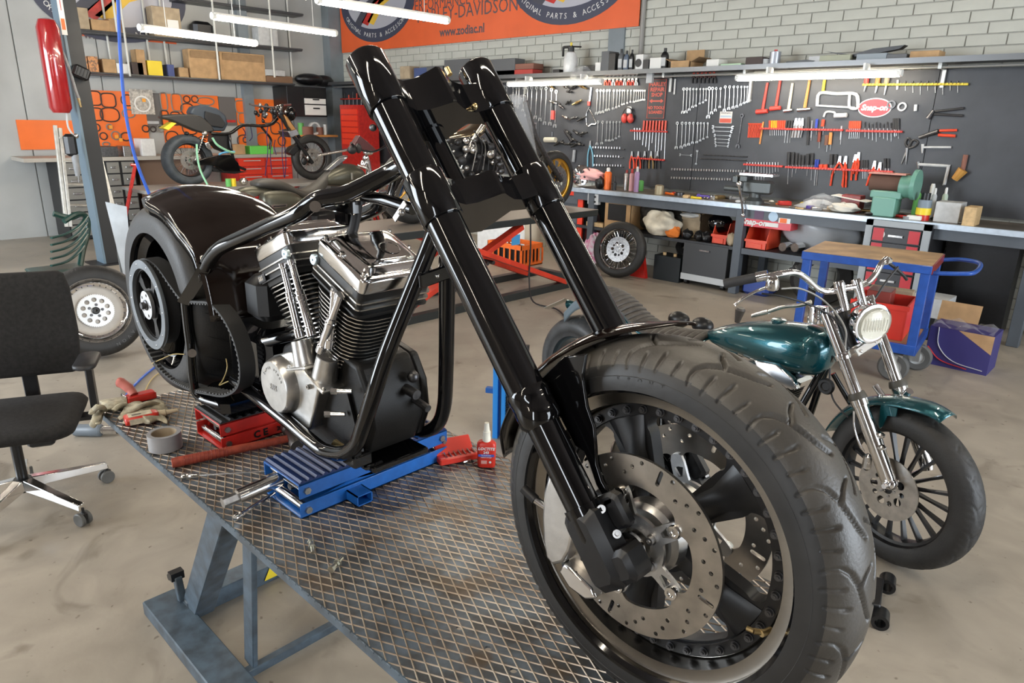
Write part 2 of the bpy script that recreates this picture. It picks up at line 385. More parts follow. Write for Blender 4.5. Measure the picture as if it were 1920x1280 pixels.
# dark board behind the tools, in wide sheets
board = wthing('tool_board', 'dark grey sheet board covering the wall behind the tools above the long workbench', 'board', (-6, 7.65, 0.97))
x0 = -11.7
for w in (2.44,)*6:
    if x0+w < 0.9: M().bx(x0+0.003, x0+w-0.003, 7.60, 7.652, 0.99, 2.26).build('panel', BOARD, board)
    x0 += w
# ---------------------------------------------------------------- LED tube lamps
TUBE = mat('lit_tube_cover', (1.0, 0.90, 0.74), 0.4, emit=TUBE_E)
HSG = mat('lamp_housing', (0.75, 0.75, 0.72), 0.4)
def lamp(a, b, label, hang=True, r=0.032):
    a, b = Vector(a), Vector(b); d = (b-a).normalized(); n, u, w = ortho(d)
    t = wthing('tube_lamp', label, 'lamp', (a+b)/2, 'LED tube lamps')
    up = Vector((0, 0, 1)); sd = d.cross(up)
    M().tube([a-d*0.0+up*-0.0, b], r, 14).build('diffuser', TUBE, t)
    M().box((a+b)/2+up*(r*0.9), ((b-a).length+0.01, 0.07, 0.028), ax=(d, sd, up), ch=0.006).build('housing', HSG, t)
    for q in (a, b): M().cyl(q-d*0.02+up*0.006, q+d*0.02+up*0.006, r*1.12, n=14).build('end_cap', HSG, t)
    if not hang:
        for f in (0.2, 0.8): p = a.lerp(b, f); M().bx(p.x-.01, p.x+.01, p.y-.01, p.y+.12, p.z+.02, 2.30).build('bracket', HSG, t)
    if hang:
        for f in (0.2, 0.8):
            p = a.lerp(b, f); M().cyl(p+up*0.03, Vector((p.x, p.y, ZC)), 0.003, n=5).build('wire', HSG, t)
    return t
lamp(at(400, 31, Z=2.7), at(628, 63, Z=2.7), 'lit tube lamp nearest the room corner, upper right one of the left pair')
lamp(at(264, 53, Z=2.55), at(478, 82, Z=2.55), 'lit tube lamp before the shelf boxes, lower left one of the left pair')
lamp(at(597, 1, Z=2.7), at(838, 39, Z=2.7), 'lit tube lamp hanging across the orange banner')
lamp((-3.68, 7.14, 2.20), (-2.14, 7.14, 2.20), 'lit tube lamp under the shelf above the red hammers', hang=False, r=0.028)
lamp((-6.98, 7.14, 2.205), (-5.44, 7.14, 2.205), 'lit tube lamp under the shelf above the long row of wrenches', hang=False, r=0.028)
# the rest of the shop's ceiling lamps, over and behind the photographer
for k, (x, y, z) in enumerate(((-1.15, -0.5, 3.0), (-0.95, -2.05, 3.0), (-0.75, -3.6, 3.0), (-3.4, -0.6, 3.0), (-1.0, 1.7, 3.3), (1.6, 2.6, 3.0), (-4.4, 4.0, 3.3), (-0.8, 5.0, 3.3), (-7.6, 0.6, 3.2), (-10, 5.2, 3.4), (-8.5, -2, 3.2), (2.6, 5.6, 3.3), (-4.5, -2.6, 3.2))):
    lamp((x, y-0.76, z), (x, y+0.76, z), 'lit tube lamp hanging from the ceiling outside the view')
# ================================================================ lift table
TZ = 0.80
def plate_mat():
    m = bpy.data.materials.new('worn_blue_tread_plate'); m.use_nodes = True; t = m.node_tree; b = t.nodes['Principled BSDF']
    tc = t.nodes.new('ShaderNodeTexCoord')
    def nz(sc, d): 
        n = t.nodes.new('ShaderNodeTexNoise'); n.inputs['Scale'].default_value = sc; n.inputs['Detail'].default_value = d; t.links.new(tc.outputs['Object'], n.inputs['Vector']); return n
    def rp(n, p0, c0, p1, c1):
        r = t.nodes.new('ShaderNodeValToRGB'); e = r.color_ramp.elements; e[0].position = p0; e[1].position = p1; e[0].color = c0+(1,); e[1].color = c1+(1,); t.links.new(n.outputs['Fac'], r.inputs[0]); return r
    base = rp(nz(16, 6), 0.38, (0.085, 0.088, 0.092), 0.62, (0.16, 0.20, 0.245))
    rust = rp(nz(11, 6), 0.56, (0, 0, 0), 0.68, (0.8, 0.8, 0.8))
    mx = t.nodes.new('ShaderNodeMix'); mx.data_type = 'RGBA'; t.links.new(rust.outputs[0], mx.inputs[0]); t.links.new(base.outputs[0], mx.inputs[6]); mx.inputs[7].default_value = (0.12, 0.085, 0.055, 1)
    t.links.new(mx.outputs[2], b.inputs['Base Color']); b.inputs['Roughness'].default_value = 0.36; b.inputs['Metallic'].default_value = 0.45
    bp = t.nodes.new('ShaderNodeBump'); bp.inputs['Strength'].default_value = 0.3; bp.inputs['Distance'].default_value = 0.002
    t.links.new(nz(130, 4).outputs['Fac'], bp.inputs['Height']); t.links.new(bp.outputs[0], b.inputs['Normal'])
    return m
PLT = plate_mat(); RIB = mat('worn_rib_steel', (0.50, 0.42, 0.33), 0.4, 0.8, var=0.5, scale=9, col2=(0.32, 0.24, 0.17))
lift = wthing('motorcycle_lift', 'blue grey motorcycle lift table with a worn diamond tread top carrying the black chopper', 'lift table', (-1.4, 0.95, 0))
TX0, TX1, TY0, TY1 = -2.42, -0.31, 0.588, 1.305
v, f = holes_mesh([(TX0, TY0), (TX1, TY0), (TX1, TY1), (TX0, TY1)], [circ(*at(px, py, Z=TZ).xy, 0.007, 10) for px, py in ((862, 1176), (963, 1256), (766, 1184), (915, 1215))], 0.005)
M().add([(p[0], p[1], p[2]+TZ-0.0025) for p in v], f).build('deck_plate', PLT, lift)
# raised ribs: two crossing families
m = M(); a = atan2(0.012, 0.025); L = 0.0277; w, h = 0.0016, 0.0020
def rib(p, q):
    d = (Vector(q)-Vector(p)).normalized(); s = Vector((-d.y, d.x, 0))*w; up = Vector((0, 0, 1))
    p, q = Vector(p), Vector(q)
    m.add([p-s, p+s, q-s, q+s, p-s*0.35+up*h, p+s*0.35+up*h, q-s*0.35+up*h, q+s*0.35+up*h], [(0, 2, 6, 4), (1, 5, 7, 3), (4, 6, 7, 5), (0, 4, 5, 1), (2, 3, 7, 6)])
for sg in (1, -1):
    d = Vector((cos(a), sg*sin(a), 0)); c0 = -4.0
    k = 0
    while c0+0.05*k < 1.2:
        x0 = c0+0.05*k; k += 1; y0 = TY0 if sg > 0 else TY1
        x1 = x0+(TY1-TY0)/math.tan(a); y1 = TY1 if sg > 0 else TY0
        def clip(xc): return y0+(y1-y0)*(xc-x0)/(x1-x0)
        p = (x0, y0, TZ) if x0 >= TX0 else (TX0, clip(TX0), TZ); q = (x1, y1, TZ) if x1 <= TX1 else (TX1, clip(TX1), TZ)
        if q[0] > p[0]+0.01 and x1 > TX0 and x0 < TX1: rib(p, q)
m.build('tread_ribs', RIB, lift, kind='stuff')
m = M().bx(TX0, TX1, TY0-0.003, TY0+0.001, TZ-0.020, TZ+0.001)
for k in range(84): x = TX0+0.025*k; m.box((x, TY0-0.002, TZ-0.001), (0.013, 0.004, 0.006), ch=0.001)
m.build('deck_edge', LFT, lift)
fr = M().bx(TX0+0.02, TX1-0.02, TY0+0.03, TY0+0.07, TZ-0.055, TZ-0.005).bx(TX0+0.02, TX1-0.02, TY1-0.07, TY1-0.03, TZ-0.055, TZ-0.005)
fr.bx(TX0+0.02, TX0+0.06, TY0+0.03, TY1-0.03, TZ-0.055, TZ-0.005).bx(TX1-0.06, TX1-0.02, TY0+0.03, TY1-0.03, TZ-0.055, TZ-0.005)
fr.build('deck_frame', LFT, lift)
def bar(m, p, q, w, h, up=Z):
    p, q = Vector(p), Vector(q); d = (q-p).normalized(); s = d.cross(Vector(up)).normalized(); u = s.cross(d)
    return m.box((p+q)/2, ((q-p).length, w, h), ax=(d, s, u), ch=0.003)
M().box((-1.55, 0.675, 0.027), (1.70, 0.115, 0.054), ch=0.004).build('foot_beam', LFT, lift)
M().box((-1.55, 1.245, 0.027), (1.70, 0.115, 0.054), ch=0.004).build('foot_beam', LFT, lift)
bar(M(), (-2.30, 0.72, 0.035), (-2.30, 1.2, 0.035), 0.09, 0.07).build('cross_beam', LFT, lift)
bar(M(), (-0.80, 0.72, 0.04), (-0.80, 1.2, 0.04), 0.06, 0.06).build('cross_beam', LFT, lift)
bar(M(), (-1.84, 0.73, 0.03), (-1.84, 1.2, 0.03), 0.03, 0.03).build('cross_rod', LFT, lift)
for y in (0.76, 1.16):
    bar(M(), (-2.26, y, 0.04), (-1.80, y, TZ-0.06), 0.075, 0.09).build('lifting_arm', LFT, lift)
    bar(M(), (-1.02, y, 0.06), (-0.42, y, TZ-0.06), 0.075, 0.085).build('lifting_arm', LFT, lift)
P = at(468, 1015, Y=0.76)
bar(M(), (-1.86, 0.76, 0.04), (P.x, 0.76, P.z), 0.018, 0.06).build('support_leg', LFT, lift)
bar(M(), (-1.80, 0.80, 0.50), (P.x, 0.80, 0.53), 0.05, 0.05).build('lock_bar', LFT, lift)
bar(M(), (-2.30, 0.72, 0.06), (-2.32, 0.72, 0.15), 0.025, 0.03, X).build('catch_post', LFT, lift)
M().box((-2.325, 0.72, 0.155), (0.03, 0.045, 0.03)).cyl((-2.35, 0.70, 0.14), (-2.35, 0.74, 0.14), 0.012).build('catch', SBK, lift)
s = at(560, 1045, Z=0.09); 
M().prism([(-.035, -.03), (.035, -.03), (0, .035)], (-2.25, 1.04, 0.05), Y, Z, 0.001).build('warning_sticker', YEL, lift)
# ================================================================ scissor jacks
BOLTM = mat('zinc_bolt', (0.42, 0.41, 0.38), 0.35, 1.0, var=0.2, scale=90)
def jack(name, label, col, x0, x1, y0, y1, zt, ribs, extra=False):
    t = wthing(name, label, 'jack', ((x0+x1)/2, (y0+y1)/2, TZ)); z0 = TZ+0.003; hgt = 0.038
    def chan(z, flip):
        zz0, zz1 = z, z+hgt
        b = zz1-0.004 if flip else zz0
        m = M().bx(x0, x1, y0, y1, b, b+0.004).bx(x1-0.004, x1, y0, y1, zz0, zz1).bx(x0, x0+0.004, y0, y1, zz0, zz1)
        return m
    chan(z0, False).build('base_channel', col, t, bevel=0.001); chan(zt-hgt, True).build('top_channel', col, t, bevel=0.001)
    # folded arms and rollers
    zm = (z0+zt)/2
    for yy in (y0+0.02, y1-0.02):
        M().cyl((x0+0.008, yy, z0+0.018), (x1-0.008, yy, z0+0.018), 0.011, n=16).build('roller', CHW, t)
        M().cyl((x0+0.008, yy, zt-0.018), (x1-0.008, yy, zt-0.018), 0.011, n=16).build('roller', CHW, t)
        for xx in (x1, x0-0.006):
            for zz in (z0+0.018, zt-0.020): M().cyl((xx, yy, zz), (xx+0.006, yy, zz), 0.009, n=6).build('bolt_head', BOLTM, t)
    for sx in (x0+0.012, x1-0.012):
        bar(M(), (sx, y0+0.03, z0+0.02), (sx, y1-0.03, zt-0.02), 0.006, 0.022).build('arm', col, t)
        bar(M(), (sx, y1-0.03, z0+0.02), (sx, y0+0.03, zt-0.02), 0.006, 0.022).build('arm', col, t)
    xm = (x0+x1)/2
    M().cyl((xm, y0+0.02, zm), (xm, y1-0.02, zm), 0.009, n=12).build('screw', DST, t)
    pad = mat('blue_rubber_pad', (0.006, 0.022, 0.10), 0.4) if 'blue' in name else MBK
    M().bx(x0+0.002, x1-0.002, y0+0.002, y1-0.002, zt, zt+0.003).build('pad', pad, t)
    n = ribs
    for k in range(n):
        y = y0+0.012+(y1-y0-0.024)*k/(n-1)
        M().prism([(-.0075, 0), (.0075, 0), (.003, .0055), (-.003, .0055)], (x0+0.002, y, zt+0.003), Y, Z, x1-x0-0.004).build('pad_rib', pad, t)
    return t
bj = jack('blue_scissor_jack', 'blue scissor jack with a ribbed rubber pad under the chopper engine', BLU, -1.545, -1.372, 0.718, 1.178, 0.893, 22)
M().cyl((-1.475, 0.725, 0.868), (-1.475, 0.615, 0.862), 0.018, n=24).build('socket', CHW, bj)
M().cyl((-1.475, 0.615, 0.862), (-1.475, 0.578, 0.860), 0.0135, n=6).build('socket_hex', STL, bj)
bm2 = M().bx(-1.372, -1.325, 0.845, 0.890, 0.803, 0.806).bx(-1.372, -1.325, 0.845, 0.890, 0.829, 0.832).bx(-1.372, -1.325, 0.845, 0.848, 0.803, 0.832).bx(-1.372, -1.325, 0.887, 0.890, 0.803, 0.832)
bm2.build('side_bracket', BLU, bj)
M().cyl((-1.372, 1.165, 0.860), (-1.366, 1.165, 0.860), 0.006, n=6).build('bolt_head', BOLTM, bj)
rj = jack('red_scissor_jack', 'red scissor jack marked CE 2005 under the rear of the chopper frame', RED, -2.02, -1.85, 0.742, 1.20, 0.885, 18)
text('C E', 'ce_mark', SBK, 0.030, (-1.8485, 0.86, 0.822), Y, Z, rj, bold=0.001)
text('2005', 'year_mark', SBK, 0.019, (-1.8485, 0.93, 0.821), Y, Z, rj, bold=0.0005)
# ================================================================ the black chopper
ch = wthing('chopper', 'unfinished gloss black chopper with V-twin engine and long fork on the lift table', 'motorcycle', (-1.4, 0.886, TZ+0.003))
WN = Vector((0.005, -1.0, 0.022)).normalized(); WA = Vector((1, 0.005, 0)).normalized(); WB = WN.cross(WA)
WO = Vector((-0.5, 0.886, 1.1065))
WM = Matrix(((WA.x, WB.x, WN.x, WO.x), (WA.y, WB.y, WN.y, WO.y), (WA.z, WB.z, WN.z, WO.z), (0, 0, 0, 1)))
# local wheel axes: x forward, y up, z towards the photographer
# ---- tyre with a cut tread
def seglist():
    """groove polylines in one pitch: s along the tyre (m), u across (-1..1 from far to near shoulder)"""
    g = []
    P = 0.1155
    for sd in (1, -1):
        o = 0 if sd > 0 else P/2
        # a long arc that starts beside the crown line, runs along the tyre and turns out to the shoulder
        arc = [(o+0.000, 0.06*sd), (o+0.018, 0.20*sd), (o+0.040, 0.31*sd), (o+0.062, 0.40*sd), (o+0.080, 0.52*sd), (o+0.090, 0.66*sd), (o+0.092, 0.80*sd), (o+0.089, 0.95*sd)]
        g.append((arc, 0.0026))
        g.append(([(o+0.056, 0.38*sd), (o+0.072, 0.22*sd), (o+0.080, 0.04*sd)], 0.0022))
        g.append(([(o+0.030, 0.58*sd), (o+0.034, 0.93*sd)], 0.0028))
        g.append(([(o+0.060, 0.66*sd), (o+0.062, 0.98*sd)], 0.0028))
        g.append(([(o+0.000, 0.66*sd), (o+0.004, 0.90*sd)], 0.0022))
    return P, g
def arcu(pr, Ro, hh):
    # position across the tread measured along the rubber, -1..1 between the shoulders
    a = [0.0]
    for p, q in zip(pr[:-1], pr[1:]): a.append(a[-1]+math.hypot(q[0]-p[0], q[1]-p[1]))
    a = np.array(a); mid = a[-1]/2; idx = [i for i, p in enumerate(pr) if p[0] > Ro-hh*0.62]; h = (a[idx[-1]]-a[idx[0]])/2
    return (mid-a)/h
def tyre(Ro, hw, hh, rb, nth, nph, pw=2.6, tread=True, gd=0.0045):
    # profile: from near bead over the crown to the far bead
    pr = []
    for k in range(nph):
        t = -0.16*pi+(pi+0.32*pi)*k/(nph-1)
        c, s = cos(t), sin(t)
        z = hw*math.copysign(abs(c)**(2/pw), c); r = (Ro-hh)+hh*math.copysign(abs(s)**(2/pw), s)
        pr.append([max(r, rb), z])
    pr = [[rb, pr[0][1]*0.93]]+pr+[[rb, pr[-1][1]*0.93]]
    K = len(pr)
    nr = []
    for k in range(K):
        a, b = pr[max(0, k-1)], pr[min(K-1, k+1)]; dr, dz = b[0]-a[0], b[1]-a[1]; l = math.hypot(dr, dz) or 1
        nr.append((-dz/l, dr/l))
    th = np.linspace(0, 2*pi, nth, endpoint=False)
    D = np.zeros((nth, K))
    if tread:
        P, gs = seglist(); n = max(1, round(2*pi*Ro/P)); P = 2*pi*Ro/n
        s = (th*Ro) % P; us = arcu(pr, Ro, hh); crown = np.array([p[0] > Ro-hh*0.80 for p in pr])
        S, U = np.meshgrid(s, us*hw, indexing='ij')
        for pl, w in gs:
            for off in (-P, 0, P):
                for (s0, u0), (s1, u1) in zip(pl[:-1], pl[1:]):
                    ax, ay, bx_, by = s0+off, u0*hw, s1+off, u1*hw
                    L2 = (bx_-ax)**2+(by-ay)**2+1e-12; tt = np.clip(((S-ax)*(bx_-ax)+(U-ay)*(by-ay))/L2, 0, 1)
                    d = np.hypot(S-ax-tt*(bx_-ax), U-ay-tt*(by-ay)); D = np.maximum(D, np.clip(1.5-d/w, 0, 1)*gd)
        D *= crown[None, :]
    m = M(); vs = []
    for i in range(nth):
        ct, st = cos(th[i]), sin(th[i])
        for k in range(K):
            r = pr[k][0]-D[i, k]*abs(nr[k][0]); z = pr[k][1]-D[i, k]*nr[k][1]*0; vs.append((r*ct, r*st, z))
    f = [(i*K+k, ((i+1) % nth)*K+k, ((i+1) % nth)*K+k+1, i*K+k+1) for i in range(nth) for k in range(K-1)]
    m.add(vs, f); return m
fw = wm = None
ft = tyre(0.3125, 0.073, 0.069, 0.240, 1000, 120, pw=2.1, gd=0.006).xf(WM).build('front_tyre', RUBW, ch, ang=60)
t_ = M()
ft.data.materials.append(mat('clean_sidewall_rubber', (0.018, 0.017, 0.016), 0.5, var=0.3, scale=14, bump=0.15))
for pl_ in ft.data.polygons:
    c_ = Vector((0, 0, 0))
    for vi in pl_.vertices: c_ += Vector(ft.data.vertices[vi].co)
    c_ = c_/len(pl_.vertices)+ch.location-WO
    if math.hypot(c_.x, c_.z) < 0.2755 or (math.hypot(c_.x, c_.z) < 0.2785 and abs(c_.y) > 0.03): pl_.material_index = 1
for r, w in ((0.250, 0.0700), (0.262, 0.0705)): t_.tube([WM @ Vector((r*cos(q), r*sin(q), w)) for q in np.linspace(0, 2*pi, 96, endpoint=False)], 0.0008, 5, closed=True)
t_.build('sidewall_ring', RUB, ft)
a0 = 104
for k, c_ in enumerate('FRONT'):
    q = radians(a0-k*4.2); p = WM @ Vector((0.2570*cos(q), 0.2570*sin(q), 0.0712))
    text(c_, 'raised_letter', RUB, 0.010, p, (WA*sin(q)-WB*cos(q)), (WA*cos(q)+WB*sin(q)), ft, depth=0.0008)
# ---- rim
rimm = mat('smoked_polished_rim', (0.30, 0.28, 0.25), 0.24, 1.0, var=0.2, scale=8)
rp = [(0.242, 0.064), (0.246, 0.060), (0.243, 0.056), (0.234, 0.058), (0.2335, 0.050), (0.228, 0.048), (0.214, 0.046), (0.211, 0.024), (0.209, 0.016), (0.205, 0.014), (0.205, -0.014), (0.209, -0.016), (0.214, -0.046), (0.228, -0.048), (0.234, -0.058), (0.243, -0.056), (0.246, -0.060), (0.242, -0.064), (0.238, -0.05), (0.222, -0.03), (0.222, 0.03), (0.238, 0.05)]
rim = M().lathe(rp, (0, 0, 0), (0, 0, 1), 96, closed=True).xf(WM).build('rim', rimm, ch)
M().lathe([(0.2335, 0.0605), (0.240, 0.0665), (0.2465, 0.0625), (0.2435, 0.0560), (0.234, 0.0560)], (0, 0, 0), Z, 120, closed=True).xf(WM).build('rim_lip', BLK, rim)
def window(c, r0, r1, half0, half1, cr=0.016, n=5):
    """rounded trapezoid between radii r0 and r1"""
    out = []
    cs = [(r0+cr, c-half0*0.55), (r1-cr, c-half1), (r1-cr, c+half1), (r0+cr, c+half0*0.55)]
    pts = []
    for k in range(9): q = c-half1*0.86+2*half1*0.86*k/8; pts.append((r1*cos(q), r1*sin(q)))
    q = c+half1; pts.append(((r1-cr)*cos(q), (r1-cr)*sin(q)))
    q = c+half1*0.93; pts.append(((r1-cr*2)*cos(q), (r1-cr*2)*sin(q)))
    q = c+half0; pts.append(((r0+cr)*cos(q), (r0+cr)*sin(q)))
    for k in range(4): q = c+half0*0.7-2*half0*0.7*k/3; pts.append((r0*cos(q), r0*sin(q)))
    q = c-half0; pts.append(((r0+cr)*cos(q), (r0+cr)*sin(q)))
    q = c-half1*0.93; pts.append(((r1-cr*2)*cos(q), (r1-cr*2)*sin(q)))
    q = c-half1; pts.append(((r1-cr)*cos(q), (r1-cr)*sin(q)))
    return [tuple(p[:2]) for p in smooth([(x, y, 0) for x, y in pts], 3, True)]
S0 = radians(44)
wins = [window(S0+radians(36+72*k), 0.072, 0.184, radians(20), radians(24)) for k in range(5)]
v, f = holes_mesh(circ(0, 0, 0.2075, 96), wins, 0.026)
sp = M().add([(p[0], p[1], p[2]) for p in v], f)
sp.xf(WM).build('spoke_disc', SBK, ch, ang=30, bevel=0.004, seg=3)
for k in range(5):
    q = S0+radians(72*k); d = Vector((cos(q), sin(q), 0)); s = Vector((-sin(q), cos(q), 0))
    rr = [[d*0.050+s*0.022, d*0.050-s*0.022], [d*0.13+s*0.020, d*0.13-s*0.020], [d*0.185+s*0.036, d*0.185-s*0.036]]
    m = M()
    for z in (1, -1):
        base = 0.014*z; pk = [0.030*z, 0.024*z, 0.016*z]
        v = []
        for (a, b), h in zip(rr, pk): v += [a+Z*base, (a*0.8+b*0.2)+Z*h, (a*0.2+b*0.8)+Z*h, b+Z*base]
        m.add(v, [(i*4+j, i*4+j+1, i*4+j+5, i*4+j+4) for i in range(2) for j in range(3)]+[(0, 1, 2, 3)])
    m.xf(WM).build('spoke', SBK, ch)
fl = M().lathe([(0.186, 0.010), (0.188, 0.019), (0.207, 0.019), (0.209, 0.010)], (0, 0, 0), Z, 96, closed=True).xf(WM).build('bolt_flange', SBK, ch)
bproto = None
for k in range(40):
    q = radians(13.5+9*k-0.1*k*0); p = WM @ Vector((0.1975*cos(q), 0.1975*sin(q), 0.019))
    if bproto is None:
        b = M().cyl((0, 0, 0), WN*0.002, 0.0072, n=14).cyl((0, 0, 0), WN*0.007, 0.0052, n=12).cyl(WN*0.007, WN*0.009, 0.0030, n=6)
        bproto = b.build('rim_bolt', DST, None); o = bproto
        o.parent = ch
    else: o = bproto.copy(); COL.objects.link(o)
    o.location = p-ch.location
M().lathe([(0.0, 0.075), (0.030, 0.075), (0.034, 0.070), (0.034, 0.062), (0.050, 0.060), (0.058, 0.052), (0.060, 0.030), (0.046, 0.012), (0.044, -0.012), (0.060, -0.030), (0.058, -0.052), (0.050, -0.060), (0.034, -0.062), (0.034, -0.075), (0, -0.075)], (0, 0, 0), Z, 48).xf(WM).build('hub', ALU, ch)
M().cyl((0, 0, -0.16), (0, 0, 0.150), 0.0125, n=20).xf(WM).build('axle', CHW, ch)
M().lathe([(0.0125, 0.086), (0.021, 0.086), (0.026, 0.092), (0.026, 0.098), (0.014, 0.100)], (0, 0, 0), Z, 32).xf(WM).build('axle_spacer', CHW, ch)
P = WM @ Vector((0.212*cos(radians(-17)), 0.212*sin(radians(-17)), 0.035))
M().cyl(P, P+WN*0.018-WA*0.006, 0.005, n=10).cyl(P+WN*0.012-WA*0.004, P+WN*0.020-WA*0.016, 0.0045, n=10).cyl(P+WN*0.020-WA*0.016, P+WN*0.021-WA*0.026, 0.0038, n=8).build('valve', BRS, rim)
# ---- brake discs
def rotor(w, name):
    hs = []
    for g in range(16):
        a = radians(22.5*g)
        for r, da in ((0.1385, 0), (0.1285, 7), (0.1175, 14)): hs.append(circ(r*cos(a+radians(da)), r*sin(a+radians(da)), 0.0036, 8))
    for a in (72, -18, -108, 162):
        a = radians(a+4); c, s = cos(a), sin(a); l = []
        for k in range(5): q = a-pi/2+pi*k/4; l.append((0.139*c+0.0034*cos(q), 0.139*s+0.0034*sin(q)))
        for k in range(5): q = a+pi/2+pi*k/4; l.append((0.119*c+0.0034*cos(q), 0.119*s+0.0034*sin(q)))
        hs = [h for h in hs if all(math.hypot(h[0][0]-r*c, h[0][1]-r*s) > 0.0100 for r in (0.119, 0.126, 0.133, 0.139))]+[l]
    inner = []
    for k in range(120):
        q = 2*pi*k/120; e = min(abs(((q-radians(40)-2*pi*j/5+pi) % (2*pi))-pi) for j in range(5)); inner.append(((0.0995-0.016*math.exp(-(e/0.13)**2))*cos(q), (0.0995-0.016*math.exp(-(e/0.13)**2))*sin(q)))
    d = plate(circ(0, 0, 0.146, 96), [inner]+hs, 0.0055, (0, 0, w), X, Y).xf(WM).build(name, ROT, ch)
    # carrier spider
    out = []
    for k in range(150):
        q = 2*pi*k/150; e = min(abs(((q-radians(40)-2*pi*j/5+pi) % (2*pi))-pi) for j in range(5))
        r = 0.050+0.046*math.exp(-(e/0.20)**4)*(1 if e < 0.5 else 0); out.append((r*cos(q), r*sin(q)))
    hs = [circ(0, 0, 0.027, 24)]
    for j in range(5):
        q = radians(40+72*j); hs.append([(x*cos(q)-y*sin(q), x*sin(q)+y*cos(q)) for x, y in ((0.056, -0.0035), (0.072, -0.009), (0.074, 0), (0.072, 0.009), (0.056, 0.0035))])
    sg = 1 if w > 0 else -1
    c = plate(out, hs, 0.006, (0, 0, w-0.004*sg), X, Y).xf(WM).build('carrier', CAST, d)
    for j in range(5):
        q = radians(40+72*j); p = WM @ Vector((0.0845*cos(q), 0.0845*sin(q), w-0.006*sg))
        M().lathe([(0.004, 0.0), (0.0095, 0.0), (0.0105, 0.012), (0.0095, 0.014), (0.0055, 0.014), (0.005, 0.011), (0.0, 0.011)], p, WN*sg, 20).build('float_button', CHW, d)
        q += radians(0); p = WM @ Vector((0.038*cos(q), 0.038*sin(q), w-0.001*sg))
        M().lathe([(0.0, 0.0), (0.0085, 0.0), (0.0085, 0.004), (0.0065, 0.004), (0.0065, 0.012), (0.0035, 0.012), (0.003, 0.008), (0, 0.008)], p, WN*sg, 18).build('disc_bolt', STL, d)
    return d
rotor(0.083, 'front_brake_disc'); rotor(-0.083, 'rear_side_brake_disc').name = 'front_brake_disc'
# ---- fork
A_ = Vector((-0.511, 0, 1.0975)); D_ = Vector((-0.626, 0, 0.780)); N_ = Vector((0.780, 0, 0.626))
def FK(t, n, y): return A_+D_*t+N_*n+Vector((0, y, 0))
for y, nm in ((0.756, 'near'), (1.016, 'far')):
    M().lathe([(0.0, 0.06), (0.027, 0.06), (0.027, 0.26)], FK(0, 0, y), D_, 40).build('lower_fork_tube', BLK, ch)
    M().lathe([(0.0, 0.225), (0.029, 0.225), (0.034, 0.232), (0.0345, 0.252), (0.0335, 0.256), (0.0335, 0.268), (0.0345, 0.272), (0.0345, 0.282), (0.0325, 0.286), (0.0, 0.286)], FK(0, 0, y), D_, 40).build('seal_collar', BLK, ch)
    M().lathe([(0.0, 0.28), (0.0312, 0.28), (0.0312, 0.91), (0.0, 0.91)], FK(0, 0, y), D_, 48).build('upper_fork_tube', BLK, ch)
    for z0, z1 in ((0.596, 0.684), (0.820, 0.926)):
        M().lathe([(0.0, z0), (0.0345, z0), (0.0358, z0+0.002), (0.0358, z1-0.004), (0.033, z1), (0.0, z1)], FK(0, 0, y), D_, 48).build('clamp_sleeve', BLK, ch)
    # axle holder
    sgn = 1 if y < 0.886 else -1
    M().lathe([(0, 0.092), (0.0305, 0.092), (0.0305, 0.045), (0.026, 0.0), (0.0, 0.0)], FK(0, 0, y), D_, 40).build('holder_cup', BLK, ch)
    q = M().box(FK(0.026, -0.002, y), (0.130, 0.069, 0.060), ax=(D_, N_, Y), ch=0.014).box(FK(-0.010, 0.034, y+0.004*sgn), (0.050, 0.040, 0.052), ax=(D_, N_, Y), ch=0.008)
    q.build('axle_holder', SBK, ch)
    q = M().box(FK(0.062, 0.044, y+0.020*sgn), (0.052, 0.032, 0.022), ax=(D_, N_, Y), ch=0.005).box(FK(0.082, 0.030, y+0.020*sgn), (0.020, 0.05, 0.022), ax=(D_, N_, Y), ch=0.005)
    br = q.build('caliper_bracket', SBK, ch)
    for t, n in ((0.075, 0.030), (0.034, 0.036)):
        M().lathe([(0, 0), (0.0065, 0), (0.0065, 0.007), (0.0035, 0.007), (0.003, 0.004), (0, 0.004)], FK(t, n, y-0.0*sgn)+Vector((0, -sgn*-0.004-(sgn*0.0), 0)), (N_*0.6-Y*0.8*sgn), 16).build('bracket_bolt', STL, br)
M().lathe([(0, 0), (0.017, 0), (0.017, 0.02), (0.019, 0.022), (0.019, 0.030), (0.013, 0.034)], WM @ Vector((0, 0, 0.10)), WN, 28).build('axle_collar', CHW, ch)
# drop of each triple clamp between the sleeves
def web(t0, t1, front, back, name, lift_=0.0):
    n = len(front); ring = []
    ys = [0.886+p[0] for p in front]+[0.886+p[0] for p in reversed(back)]
    ns = [p[1] for p in front]+[p[1] for p in reversed(back)]
    rg = []
    for t, k in ((t0, 0.93), (t0+0.004, 1), (t1-0.004, 1), (t1, 0.93)):
        rg.append([FK(t+(lift_*(1-(abs(y-0.886)/0.13))**2 if t > (t0+t1)/2 else 0), nn*k if nn > 0 else nn, y) for y, nn in zip(ys, ns)])
    return M().loft(rg).build(name, BLK, ch, ang=25)
fu = [(-0.130, 0.032), (-0.112, 0.028), (-0.090, 0.014), (-0.070, 0.006), (-0.045, 0.010), (-0.020, 0.024), (-0.004, 0.034), (0.004, 0.034), (0.020, 0.024), (0.045, 0.010), (0.070, 0.006), (0.090, 0.014), (0.112, 0.028), (0.130, 0.032)]
bu = [(p[0], -0.032 if abs(p[0]) > 0.06 else -0.10) for p in fu]
web(0.620, 0.670, fu, bu, 'lower_triple_clamp', 0.0)
fu2 = [(y, n-0.004) for y, n in fu]
web(0.818, 0.878, fu2, bu, 'upper_triple_clamp', 0.02)
